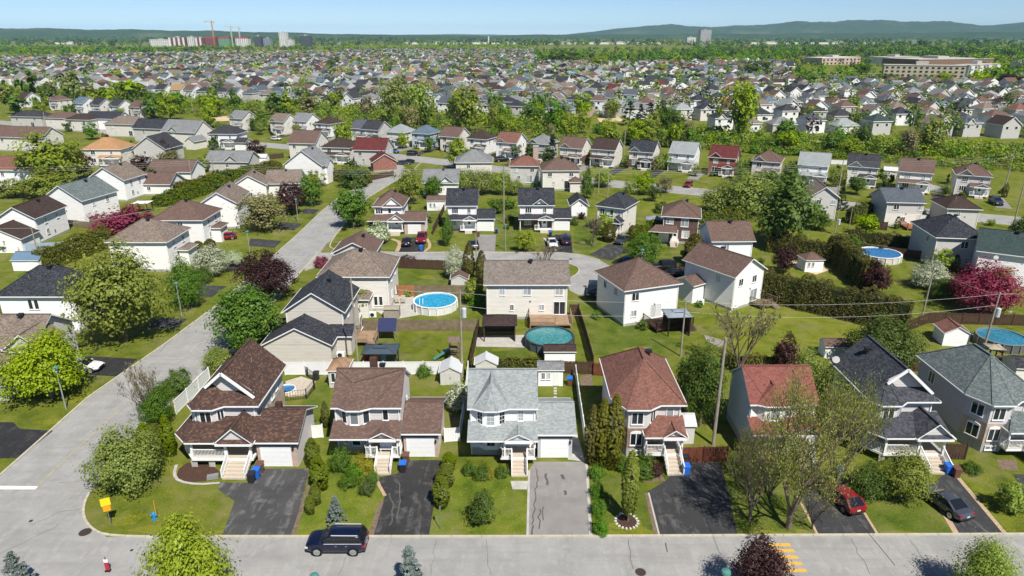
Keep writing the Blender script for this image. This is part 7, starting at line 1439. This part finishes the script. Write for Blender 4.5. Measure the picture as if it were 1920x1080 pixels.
for q, lb in (((640, 672), 'white heat pump unit beside the beige garage'), ((700, 596), 'white heat pump beside the cream house'), ((1313, 572), 'white heat pump on the grey-blue wall')):
    t = thing('heat_pump', lb, 'heat pump', (*g(*q), 0)); MB().box(-.5, .5, -.2, .2, .15, .95, WHITE).build('case', t); MB().tube((-.1, -.2, .55), (-.1, -.23, .55), .3, .3, 12, BLKM).build('fan', t); [MB().box(a - .05, a + .05, -.2, .2, 0, .15, GREYM).build('foot', t) for a in (-.4, .4)]
def lounger(q, lb, rz):
    t = thing('lounger', lb, 'lounger', (*g(*q), 0), rz); MB().box(-.32, .32, -.9, .3, .28, .36, CANV).build('seat', t); m = MB(); m.bar((0, .3, .32), (0, .9, .8), .64, .07, CANV); m.build('backrest', t); [MB().box(a - .03, a + .03, b - .03, b + .03, 0, .28, GREYM).build('leg', t) for a in (-.28, .28) for b in (-.8, .2)]
lounger((744, 566), 'left lounger on the patio by the blue pool', .2); lounger((756, 566), 'right lounger on the patio by the blue pool', .1); lounger((998, 640), 'pale lounger at the timber deck edge above the teal pool', 1.2)
def umbrella(q, c, lb, h=2.5):
    t = thing('closed_parasol', lb, 'parasol', (*g(*q), 0)); MB().tube((0, 0, 0), (0, 0, h), .03, .03, 6, GREYM).build('pole', t); MB().tube((0, 0, h * .4), (0, 0, h * .72), .2, .14, 8, c).tube((0, 0, h * .72), (0, 0, h), .14, .02, 8, c).build('fabric', t); MB().tube((0, 0, 0), (0, 0, .1), .3, .3, 10, CONC).build('base', t)
umbrella((1893, 585), MATS['red_plastic'], 'closed red parasol beside the right edge deck'); umbrella((40, 487), flat('pink_cloth', (.6, .25, .25), .8, .2), 'closed pink parasol in the far left yard'); umbrella((743, 562), flat('cream_cloth', (.6, .58, .5), .8, .2), 'closed cream parasol against the orange cedar screen')
# --- poles, wires, lamps, signs
POLES = {}
def pole(q, ty, lb, r=.15, lean=(0, 0), transformer=False, arm=False, dx=0):
    x, y = g(*q); H = hgt(q[0], q[1], ty); t = thing('utility_pole', lb, 'utility pole', (x, y, 0), 0, 'utility poles'); tx, ty_ = lean
    MB().tube((0, 0, -.1), (tx, ty_, H), r, r * .68, 8, POLEW).build('pole', t)
    if arm: MB().box(tx - 1.1, tx + 1.1, ty_ - .06, ty_ + .06, H - .7, H - .55, POLEW).build('crossarm', t)
    for s in (-.35, .35): MB().tube((tx + s, ty_, H - .55), (tx + s, ty_, H - .25), .05, .04, 6, GREYM).build('insulator', t) if arm else None
    if transformer:
        f = (H - 2.6) / H; MB().tube((tx * f + .42, ty_ * f - .1, H - 3.3), (tx * f + .42, ty_ * f - .1, H - 2.2), .27, .27, 12, flat('transformer_grey', (.48, .54, .57), .4, .4)).tube((tx * f + .42, ty_ * f - .1, H - 2.2), (tx * f + .42, ty_ * f - .1, H - 2.12), .29, .2, 12, MATS['transformer_grey']).build('transformer', t); MB().box(tx * f, tx * f + .3, ty_ * f - .13, ty_ * f - .07, H - 2.9, H - 2.8, GREYM).build('bracket', t)
    POLES[lb] = (x + tx, y + ty_, H); return (x + tx, y + ty_, H - .25)
A1 = pole((1337, 834), 634, 'tall bare pole left of the budding trees', .19, (0, 0)); A2 = pole((867, 706), 545, 'pole carrying a transformer above the board fence', .14, (0, 0), True); A3 = pole((673, 700), 522, 'pole standing before the dark slate gazebo', .13); A4 = pole((1276, 668), 562, 'pole in front of the grey gazebo', .13); A5 = pole((1727, 602), 496, 'brown pole left of the magenta crabapple', .13, (.15, 0)); A6 = pole((1842, 662), 548, 'pole with transformer in front of the right-hand blue pool', .14, (.2, 0), True); A7 = pole((894, 530), 440, 'slim pole beside the court cedars', .12); A8 = pole((78, 503), 425, 'pole behind the white black-roofed house', .13); A9 = pole((1565, 440), 392, 'pole with transformer beside the brown-green hedge', .13, (0, 0), True); A10 = pole((1592, 427), 390, 'slim pole in the brown-green hedge', .11); A11 = pole((1752, 470), 410, 'pole at the corner of the large black hip roof', .13)
B = [pole(*v) for v in (((945, 420), 310, 'pole behind the black-roofed court houses'), ((1122, 362), 315, 'pole with pale drum on the back street'), ((1139, 372), 318, 'wooden pole right of the pale drum pole'), ((1170, 290), 240, 'rail-side pole behind the chocolate roof'), ((363, 356), 300, 'pole between the two long hedges'), ((402, 333), 290, 'pole above the farther long hedge'), ((90, 250), 210, 'pole in the upper left yard row'), ((190, 262), 225, 'pole beside the taupe hip roof house'), ((470, 213), 180, 'pole in the wooded strip left of the playground'), ((527, 208), 183, 'pole beyond the grey gable house'), ((362, 210), 178, 'pole in the strip near the playground'), ((243, 195), 162, 'pole in the strip at the left'), ((97, 182), 155, 'pole among the strip trees far left'), ((1570, 260 + 110), 300, 'pole before the silver-roofed house'), ((1898, 430), 282, 'tall pole at the right edge of the back street'), ((1705, 270), 222, 'pole among the right estate houses'), ((1880, 370), 278, 'slim tall pole behind the right edge pole'))]
WIREM = flat('wire', (.42, .42, .40), .5, .4); WIRED = flat('dark_wire', (.03, .03, .03), .6, .3)
def wire(a, b, sag=.6, r=.013, mat=None, lb='thin power line'):
    m = MB(); n = 7; P = [Vector(a).lerp(Vector(b), i / n) - Vector((0, 0, sag * 4 * (i / n) * (1 - i / n))) for i in range(n + 1)]
    for p, q in zip(P, P[1:]): m.tube(p, q, r, r, 4, mat or WIREM, False)
    return tag(m.build('power_line'), lb, 'wire', 'power lines')
off = lambda p, dx=0, dy=0, dz=0: (p[0] + dx, p[1] + dy, p[2] + dz)
wire(A4, A6, .9, .014, None, 'wire from the gazebo pole to the right-hand transformer pole'); wire(A2, A4, .5, .013, None, 'wire from the transformer pole across the teal pool to gazebo pole'); wire(off(A2, 0, 0, -1.6), off(A4, 0, 0, -1.6), .8, .016, None, 'lower wire across the teal pool'); wire(A3, A2, .5, .018, None, 'wire above the dark slate gazebo'); wire(A6, off(A6, 25, 6, 0), .6, .02, None, 'wire leaving the right-hand transformer pole'); wire(off(A6, 0, 0, -1.5), off(A4, 0, 0, -1.4), 1.2, .016, None, 'lower wire over the big lawn'); wire(A1, off(A1, .3, -30, .5), .5, .02, WIRED, 'dark wire from the tall bare pole over the street'); wire(A8, off(A8, -40, 6, 0), .7, .02, None, 'wire leaving the pole behind the white house'); wire(A8, (-60, 140, 8), .7, .02, None, 'wire running to the beige gable-ended house'); wire(A5, A6, .6, .016, None, 'wire between the two right-hand poles')
LN = [B[4], B[5]]
for dz, nm in ((0, 'upper'), (-.5, 'middle'), (-1.0, 'lower')):
    wire(off(B[4], -90, -6, dz), off(B[4], 0, 0, dz), 1.2, .02, None, f'{nm} wire left of the long hedges'); wire(off(B[4], 0, 0, dz), off(B[0], 0, 0, dz), 1.5, .02, None, f'{nm} wire over the left mid gardens'); wire(off(B[0], 0, 0, dz), off(B[1], 0, 0, dz), 1, .02, None, f'{nm} wire over the willow-like trees'); wire(off(B[1], 0, 0, dz), off(B[13], 0, 0, dz), 1.2, .02, None, f'{nm} wire in front of the back street row'); wire(off(B[13], 0, 0, dz), off(B[14], 0, 0, dz), 1, .02, None, f'{nm} wire at the right end of the back street row')
def lamp(q, lb, H=4.8, to=None):
    x, y = g(*q) if to is None else to; t = thing('street_lamp', lb, 'street lamp', (x, y, 0), 0, 'green street lamps')
    MB().tube((0, 0, 0), (0, 0, H), .085, .06, 8, flat('lamp_pole_grey', (.27, .29, .26), .6, .3)).build('pole', t); h = MB(); h.tube((0, 0, H), (0, 0, H + .25), .1, .3, 12, GREENM).tube((0, 0, H + .25), (0, 0, H + .42), .34, .3, 12, GREENM).tube((0, 0, H + .42), (0, 0, H + .5), .3, .08, 12, GREENM); h.build('lamp_head', t); MB().tube((0, 0, H - .12), (0, 0, H + .02), .12, .12, 10, PALEC_()).build('lens', t)
def PALEC_(): return flat('lamp_lens', (.6, .62, .6), .3, .5)
lamp((124, 767), 'green-headed street lamp nearest the corner on the left lawn'); lamp((341, 592), 'green-headed street lamp beside the conical tree'); lamp((470, 484), 'green-headed street lamp by the cream blossom shrub'); lamp((559, 416), 'green-headed street lamp farthest up the left street'); lamp((1201, 522), 'green-headed street lamp beside the court bulb'); lamp((948, 470), 'green-headed lamp between the two black-roofed court houses'); lamp(None, 'green-headed lamp whose top shows at the bottom edge', 4.8, (-13.2, 36.0)); lamp(None, 'green-headed lamp hidden behind the purple tree at the bottom', 4.8, (14.4, 36.4)); lamp((781, 340), 'green-headed lamp on the back street corner'); lamp((1830, 395), 'green-headed lamp at the right end of the back street')
x, y = g(208, 984); t = thing('warning_sign', 'yellow diamond-shaped road sign with orange plate on the corner lawn', 'road sign', (x, y, 0), .5); MB().tube((0, 0, 0), (0, 0, 2.75), .035, .03, 6, GREYM).build('post', t)
SY = flat('sign_yellow', (.85, .62, .01), .5, .4, var=.02); SO = flat('sign_orange', (.80, .32, .01), .5, .4, var=.02)
MB().box(-.36, .36, -.06, -.03, 2.0, 2.72, SY).build('sign_panel', t); MB().box(-.28, .28, -.058, -.034, 1.45, 1.94, SO).build('sign_plate', t)
x, y = g(826, 993); t = thing('parking_sign', 'slim grey sign post at the lawn edge by the streaked driveway', 'road sign', (x, y, 0), 1.3); MB().tube((0, 0, 0), (0, 0, 2.4), .03, .03, 6, GREENM).build('post', t); MB().box(-.15, .15, -.04, -.02, 1.95, 2.4, GREYM).build('sign_panel', t)
HB = flat('hydrant_blue', (.02, .22, .48), .5, .4); x, y = g(290, 974); t = thing('fire_hydrant', 'blue fire hydrant with tall orange marker rod on the corner lawn', 'hydrant', (x, y, 0)); MB().tube((0, 0, 0), (0, 0, .62), .14, .12, 10, HB).tube((0, 0, .62), (0, 0, .78), .17, .06, 10, HB).tube((0, 0, 0), (0, 0, .08), .2, .2, 10, HB).build('body', t); [MB().tube((0, 0, .45), (s * .27, -.03, .45), .08, .08, 8, HB).build('nozzle', t) for s in (-1, 1)]; MB().tube((.16, .1, 0), (.17, .1, 1.9), .025, .025, 5, SO).build('marker_rod', t)
x, y = g(203, 1071); t = thing('traffic_marker', 'red and white flexible lane marker standing in the near street', 'lane marker', (x, y, .012)); RD = flat('marker_red', (.38, .03, .04), .6, .3); MB().box(-.16, .16, -.03, .03, .1, .85, RD).build('panel', t); MB().box(-.16, .16, -.034, .034, .85, 1.1, WHITE).build('reflector', t); MB().tube((0, 0, 1.1), (0, 0, 1.35), .03, .03, 6, BLKM).build('tip', t); MB().box(-.2, .2, -.12, .12, 0, .1, RUBBER).build('base', t)
for q, lb in (((1807, 400), 'yellow guard tube on the right pole anchor wire'),):
    x, y = g(*q); tag(MB().tube((x, y, 0), (x + .6, y + .3, 2.4), .06, .06, 6, SY).build('guy_guard'), lb, 'guy guard')
x, y = g(1175, 978); 
t = thing('stone_ring', 'ring of white stones round the young columnar tree', 'stone ring', (x, y, 0)); sm = MB().prism([(.13, 0), (.07, .07), (-.09, .07), (-.13, 0), (-.07, -.07), (.09, -.07)], 0, .1, flat('pale_stone', (.58, .57, .54), .8, .2, var=.15, sc=6)).mesh('stone'); [link('stone', sm, t, (.95 * math.cos(a * .349), .95 * math.sin(a * .349), 0), a * .35) for a in range(18)]; MB().prism([(.85 * math.cos(a * .35), .85 * math.sin(a * .35)) for a in range(18)], 0, .05, MULCH).build('mulch', t)
# --- wheeled bins
def bin_(q, c, lb, lid=None, rz=0.0):
    x, y = g(*q); t = thing('wheeled_bin', lb, 'bin', (x, y, 0), rz, 'wheeled bins'); m = MB(); a = [(-.24, -.26), (.24, -.26), (.24, .26), (-.24, .26)]; b = [(p[0] * 1.22, p[1] * 1.22) for p in a]
    for i in range(4): j = (i + 1) % 4; m.poly([(*a[i], .06), (*a[j], .06), (*b[j], .98), (*b[i], .98)], c)
    m.build('body', t); l = MB(); l.poly([(-.33, -.36, .98), (.33, -.36, .98), (.33, .36, 1.08), (-.33, .36, 1.08)], lid or c); l.box(-.33, .33, -.36, .36, .94, .985, lid or c); l.build('lid', t); [MB().tube((s * .26, .28, .11), (s * .2, .28, .11), .11, .11, 8, RUBBER).build('wheel', t) for s in (-1, 1)]; MB().bar((-.25, .38, 1.0), (.25, .38, 1.0), .04, .04, c).build('handle', t)
for q, c, lb, lid in (((473, 904), DARKP, 'dark bin with black lid at the foot of the corner house steps', None), ((482, 896), BLUEP, 'blue bin behind the dark bin at corner house steps', None), ((489, 885), BRNP, 'brown bin at the corner house garage wall', None), ((756, 884), DARKP, 'dark bin with blue lid at the greige house steps', BLUEP), ((762, 868), BRNP, 'brown bin behind the blue-lidded dark bin', None), ((1286, 889), BLUEP, 'blue bin beside the terracotta house steps', None), ((1284, 872), BRNP, 'brown bin behind the terracotta house blue bin', DARKP), ((1572, 896), BLUEP, 'blue bin on the drive half under budding trees', None), ((1776, 888), BLUEP, 'bright blue bin beside the black-roofed house steps', None), ((1791, 894), BRNP, 'brown bin right of the bright blue bin', None), ((790, 470), BLUEP, 'blue bin behind the red pickup on the court', None), ((931, 438), DARKP, 'dark blue bin beside the bay-window house garage', BLUEP), ((1032, 443), DARKP, 'dark bin by the brick porch steps', BLUEP), ((1653, 388), BLUEP, 'blue bin left of the split-level house', None), ((1751, 396), BLUEP, 'blue bin right of the split-level house', None), ((1172, 492), BLUEP, 'blue bin under the round green court tree', None), ((1279, 557), BRNP, 'brown bin behind the russet hip roof house', None), ((1068, 722), BRNP, 'brown bin with blue lid beside the turret house yard shed', BLUEP), ((897, 444), BRNP, 'brown bin at the bay-window house steps', None), ((594, 712), DARKP, 'black composter bin near the kidney pool', None)): bin_(q, c, lb, lid)
# --- vehicles
CARP = {}
def paint(name, c, metal=.0):
    if name in MATS: return MATS[name]
    s = NT(name); s.base(c, .28, .5, metal); s.b.inputs['Coat Weight'].default_value = .6; s.b.inputs['Coat Roughness'].default_value = .08; return s.m
CGL = flat('car_glass', (.012, .014, .018), .06, .6, var=.02); RIM = flat('alloy_rim', (.72, .73, .74), .3, .5, .3, var=.03); HL = flat('headlight', (.6, .62, .62), .15, .6, var=.02); TL = flat('taillight', (.30, .01, .015), .25, .5, var=.02); PLT = flat('plate', (.6, .6, .6), .5, .3, var=.02)
PROF = {  # length, width, lower body outline (x,z), cabin (x0 base, x1 roof, x2 roof, x3 base), belt, roof
 'suv': (4.7, 1.9, [(-2.34, .42), (-2.36, .9), (-2.2, 1.06), (-1.15, 1.17), (2.15, 1.2), (2.36, 1.05), (2.38, .5)], (-1.25, -.45, 1.95, 2.3), 1.16, 1.78, .385),
 'sedan': (4.75, 1.84, [(-2.38, .38), (-2.34, .68), (-2.1, .80), (-.95, .95), (1.6, 1.0), (2.3, .95), (2.37, .55)], (-1.1, -.25, .85, 1.75), .96, 1.44, .34),
 'hatch': (4.2, 1.76, [(-2.1, .38), (-2.07, .70), (-1.85, .83), (-.95, .98), (1.75, 1.03), (2.08, .92), (2.1, .5)], (-1.1, -.3, 1.3, 1.95), .98, 1.50, .33),
 'pickup': (5.5, 1.95, [(-2.75, .5), (-2.72, .95), (-2.5, 1.08), (-1.35, 1.15), (2.65, 1.15), (2.75, 1.1), (2.76, .55)], (-1.3, -.6, .75, 1.0), 1.15, 1.85, .4),
 'jeep': (4.4, 1.9, [(-2.2, .5), (-2.2, 1.0), (-2.1, 1.1), (-.85, 1.15), (2.1, 1.18), (2.2, 1.1), (2.2, .55)], (-.75, -.45, 2.0, 2.15), 1.15, 1.85, .42)}
CMESH = {}
def car_meshes(kind, pm):
    k = (kind, pm.name)
    if k in CMESH: return CMESH[k]
    L, W_, prof, cab, belt, top, wr = PROF[kind]; w = W_ / 2; n = len(prof); secs = []
    # body shell lofted along the length: rounded in plan, tucked at sill and shoulder
    m = MB(); X0, X1 = prof[0][0], prof[-1][0]; px_ = [q[0] + i * 1e-4 for i, q in enumerate(prof)]; pz_ = [q[1] for q in prof]
    T = [0, .012, .04, .09, .17, .28, .4, .52, .64, .76, .86, .93, .97, .99, 1]; rings = []
    for t_ in T:
        x = X0 + (X1 - X0) * t_; e = abs(2 * t_ - 1); ww = w * (1 - .15 * e ** 7); zt = float(np.interp(x, px_, pz_)); zb = .27 + .16 * e ** 9
        zt = max(zt, zb + .22); hs = [(.0, zb), (.84, zb), (.965, zb + .13), (1.0, zb + (zt - zb) * .5), (.985, zt - .13), (.91, zt - .025), (.6, zt + .02), (0, zt + .035)]
        rings.append([(x, -y * ww, z) for y, z in hs] + [(x, y * ww, z) for y, z in reversed(hs[1:-1])])
    K = len(rings[0])
    for a, b in zip(rings, rings[1:]):
        for i in range(K): j = (i + 1) % K; m.poly([a[i], a[j], b[j], b[i]][::-1], RUBBER if i in (0, K - 1) else pm)
    m.poly(rings[0], pm); m.poly(rings[-1][::-1], pm)
    for x_, s_ in ((X0, -1), (X1, 1)): m.box(x_ - .02 if s_ < 0 else x_ - .12, x_ + .12 if s_ < 0 else x_ + .02, -w * .8, w * .8, .38, .5, DARKP)
    c0, c1, c2, c3 = cab; wb, wt = w * .93, w * .76; mid = (c1 + c2) / 2; H_ = top - belt
    st = [(c0, .0), (c0 * .7 + c1 * .3, .36), (c0 * .35 + c1 * .65, .72), (c1, .965), (c1 * .7 + mid * .3, 1.01), (mid, 1.03), (c2 * .7 + mid * .3, 1.01), (c2, .96), (c2 * .5 + c3 * .5, .58), (c3, .0)]
    ro, gm, cr_ = MB(), MB(), []
    for x, f in st:
        z = belt + H_ * f; wtt = wb + (wt - wb) * f; zi = max(belt - .01, z - .07 - .02 * f)
        hs = [(wb - .01 if f > 0 else wb * .96, belt - .03), (wtt, zi), (wtt * .88, max(belt, z - .012)), (0, z + .012)]
        cr_.append([(x, -y, q) for y, q in hs] + [(x, y, q) for y, q in reversed(hs[:-1])])
    for n_, (a, b) in enumerate(zip(cr_, cr_[1:])):
        for i in range(6):
            top_ = i in (1, 2, 3, 4) and 3 <= n_ <= 6; edge_ = i in (1, 4) and n_ in (0, 1, 2, 7, 8)
            (ro if top_ or edge_ else gm).poly([a[i], a[i + 1], b[i + 1], b[i]][::-1], pm if top_ or edge_ else CGL)
    for s in (-1, 1):
        for f in (.36, .68): xa = c0 + (c3 - c0) * f; ro.bar((xa, s * (wb - .005), belt - .02), (xa * .94 + mid * .06, s * (wt + .012), top - .1), .06, .04, BLKM)
        ro.bar((c0 + .3, s * (wb + .004), belt - .015), (c3 - .15, s * (wb + .004), belt - .005), .03, .035, RIM if kind == 'suv' else BLKM)
        ro.bar((c3 - .02, s * wb * .96, belt - .02), (c2 + .05, s * (wt + .01), top - .09), .16, .06, pm)
    wx = [prof[0][0] + L * .19, prof[-1][0] - L * .2]
    wm = MB(); wm.tube((0, -.1, 0), (0, .1, 0), wr, wr, 18, RUBBER); rm_ = MB(); rm_.tube((0, -.108, 0), (0, -.09, 0), wr * .72, wr * .72, 14, RIM)
    for i in range(5): a = i * 1.257; rm_.bar((0, -.115, 0), (math.cos(a) * wr * .62, -.112, math.sin(a) * wr * .62), .05, .02, GREYM)
    arch = MB(); arch.tube((0, -.02, 0), (0, .02, 0), wr * 1.18, wr * 1.18, 18, RUBBER)
    CMESH[k] = dict(body=m.mesh('body', True), roof=ro.mesh('roof', True), glass=gm.mesh('window_glass', True), wheel=wm.mesh('wheel'), rim=rm_.mesh('rim'), arch=arch.mesh('wheel_arch'), wx=wx, w=w, wr=wr, p=prof, belt=belt, top=top, c=cab, wt=wt)
    for bm in (CMESH[k]['body'], CMESH[k]['roof'], CMESH[k]['glass']):
        [setattr(p, 'use_smooth', True) for p in bm.polygons]
        try: bm.set_sharp_from_angle(angle=R(42))
        except Exception: pass
    return CMESH[k]
def car(q, rz, kind, pm, lb, name='parked_car', rails=False):
    x, y = g(*q); M_ = car_meshes(kind, pm); t = thing(name, lb, 'pickup truck' if kind == 'pickup' else 'car', (x, y, .024), R(rz), 'parked cars')
    link('body', M_['body'], t); c = link('cabin_roof', M_['roof'], t); link('window_glass', M_['glass'], t); p = M_['p']; w = M_['w']
    for wx in M_['wx']:
        for s in (-1, 1): wh = link('wheel', M_['wheel'], t, (wx, s * (w - .1), M_['wr']), 0 if s < 0 else math.pi); link('rim', M_['rim'], wh); link('wheel_arch', M_['arch'], t, (wx, s * (w - .012), M_['wr'] + .03))
    fz = p[1][1] - .12; rz_ = p[-2][1] - .12
    for s in (-1, 1):
        MB().box(p[1][0] - .0, p[1][0] + .22, s * w * .72 - .2, s * w * .72 + .2, fz - .07, fz + .06, HL).build('headlight', t); MB().box(p[-2][0] - .2, p[-2][0] + .03, s * w * .74 - .2, s * w * .74 + .2, rz_ - .1, rz_ + .06, TL).build('taillight', t)
        MB().box(M_['c'][0] + .25, M_['c'][0] + .42, s * (w + .02) - .1, s * (w + .02) + .1, M_['belt'], M_['belt'] + .14, pm).build('mirror', t)
        for d_ in (.12, .46): MB().box(M_['c'][0] + 1.0 + d_ * 2.4, M_['c'][0] + 1.16 + d_ * 2.4, s * w - .02 if s > 0 else -w - .012, s * w + .012 if s > 0 else -w + .02, M_['belt'] - .22, M_['belt'] - .18, GREYM).build('handle', t)
        if rails: MB().bar((M_['c'][1] + .2, s * M_['wt'] * .97, M_['top'] + .045), (M_['c'][2] - .1, s * M_['wt'] * .97, M_['top'] + .03), .05, .05, RIM).build('roof_rail', t)
    MB().box(p[-1][0] + .005, p[-1][0] + .025, -.16, .16, .62, .76, PLT).build('number_plate', t); MB().box(p[0][0] - .03, p[0][0] - .012, -.5, .5, .5, .68, BLKM).build('grille', t)
    if kind == 'pickup': MB().box(1.15, 2.65, -w * .8, w * .8, 1.14, 1.17, BLKM).build('load_bed', t)
    return t
NAVY = paint('navy_paint', (.003, .006, .026)); SILV = paint('steel_grey_paint', (.085, .095, .115), .4); REDP = paint('red_paint', (.22, .006, .012)); BLKP = paint('black_paint', (.008, .008, .010)); WHTP = paint('white_paint', (.7, .7, .7)); DKB = paint('dark_blue_paint', (.02, .035, .07)); BLU2 = paint('mid_blue_paint', (.03, .14, .42)); PLUM = paint('plum_paint', (.025, .015, .05)); GRN = paint('grey_green_paint', (.06, .075, .08), .4)
car((634, 1028), 0, 'suv', NAVY, 'dark navy SUV driving along the near street, facing left', 'moving_car', True)
car((1768, 950), 286, 'sedan', SILV, 'steel grey sedan parked nose-in on the right-hand driveway'); car((1576, 942), 285, 'hatch', REDP, 'red hatchback half hidden under the budding trees'); car((156, 694), 180, 'sedan', WHTP, 'white car tail showing behind the rounded yellow-green maple'); car((763, 458), 275, 'sedan', BLKP, 'black sedan on the white corner house driveway'); car((791, 452), 92, 'pickup', REDP, 'red pickup beside the black sedan on the court'); car((888, 463), 280, 'sedan', GRN, 'dark car beside the slim conical tree on the court'); car((1035, 461), 95, 'sedan', WHTP, 'white car on the brick porch house driveway'); car((1060, 455), 272, 'suv', PLUM, 'dark plum SUV right of the white court car'); car((1166, 455), 60, 'sedan', GRN, 'dark grey car at the cream black hip house'); car((1243, 507), 8, 'jeep', BLKP, 'black boxy off-roader behind the russet hip roof'); car((1262, 519), 4, 'sedan', BLKP, 'black sedan in front of the boxy off-roader'); car((1112, 552), 80, 'suv', BLKP, 'black car in shade left of the russet hip house'); car((424, 449), 20, 'hatch', REDP, 'red car beside the brown hip roof house')
for q, rz, kd, pm, lb in (((738, 287), 150, 'hatch', BLU2, 'bright blue car on the back street'), ((776, 292), 165, 'suv', BLKP, 'black SUV in front of the pale blue house'), ((757, 309), 160, 'sedan', SILV, 'silver car on the back street corner'), ((766, 307), 60, 'sedan', BLKP, 'black car beside the silver back street car'), ((941, 303), 200, 'suv', BLKP, 'black car by the two-gabled cream house'), ((518, 263), 165, 'hatch', WHTP, 'white car parked on the side road'), ((1648, 372), 155, 'sedan', SILV, 'silver car left of the blue bin on the back street'), ((1643, 412), 150, 'sedan', GRN, 'grey-green car before the brown fence'), ((1866, 383), 80, 'suv', DKB, 'dark blue car on the right back street driveway'), ((1290, 350), 64, 'hatch', REDP, 'red car near the red brick house'), ((1535, 352), 64, 'hatch', SILV, 'silver hatchback beside the silver-roofed house'), ((900, 305), 64, 'sedan', WHTP, 'white sedan beside the chocolate hip roof house')): car(q, rz, kd, pm, lb)
# --- porch furniture and small yard things of the front row
def pot(x, y, z, lb, c=None):
    t = thing('flower_pot', lb, 'flower pot', (x, y, z)); MB().tube((0, 0, 0), (0, 0, .3), .14, .2, 10, c or CONC).build('pot', t); link('plant', crown('broad', L_GREEN, 'D', 1), t, (0, 0, .28), 0, (.28, .28, .4))
pot(-13.2, 56.1, 1.0, 'small potted plant on the greige house porch'); pot(43.9, 57.2, 0, 'stone planter at the fence gate between right front houses')
t = thing('bench', 'white bench on the greige house porch', 'bench', (-12.2, 56.6, 1.02)); MB().box(-.6, .6, -.2, .2, .4, .46, WHITE).build('seat', t); MB().box(-.6, .6, .16, .2, .46, .9, WHITE).build('backrest', t); [MB().box(a - .03, a + .03, -.18, .18, 0, .4, WHITE).build('leg', t) for a in (-.5, .5)]
for x, c, lb in ((13.4, flat('wicker', (.35, .29, .23), .9, .1), 'left wicker chair on the terracotta house porch'), (14.1, MATS['wicker'] if 'wicker' in MATS else CONC, 'right wicker chair on the terracotta house porch')):
    t = thing('porch_chair', lb, 'chair', (x, 57.3, 1.07)); MB().box(-.27, .27, -.25, .25, .3, .42, c).build('seat', t); MB().box(-.27, .27, .2, .27, .42, .9, c).build('backrest', t); [MB().box(a - .03, a + .03, b - .03, b + .03, 0, .3, c).build('leg', t) for a in (-.24, .24) for b in (-.2, .2)]
t = thing('debris_pile', 'folded grey panels lying in the mulch bed of the corner house', 'panels', (*g(399, 897), .02), .3); [MB().box(-.5, .5, -.25 + .1 * i, .25 + .1 * i, .08 * i, .08 * i + .05, GREYM).build('panel', t) for i in range(3)]
t = thing('satellite_dish', 'round satellite dish on the left eave of the black-roofed house', 'satellite dish', (35.0, 66.4, 5.4)); MB().tube((0, 0, 0), (0, 0, .7), .03, .03, 6, GREYM).build('arm', t); MB().tube((-.05, -.08, .75), (0, 0, .72), .38, .1, 14, PALEC).build('dish', t)
t = thing('satellite_dish', 'satellite dish on the green roofed house at the right', 'satellite dish', (*g(1866, 489, 5.6), 5.5)); MB().tube((0, 0, 0), (0, 0, .6), .03, .03, 6, GREYM).build('arm', t); MB().tube((-.05, -.08, .65), (0, 0, .62), .35, .1, 14, PALEC).build('dish', t)
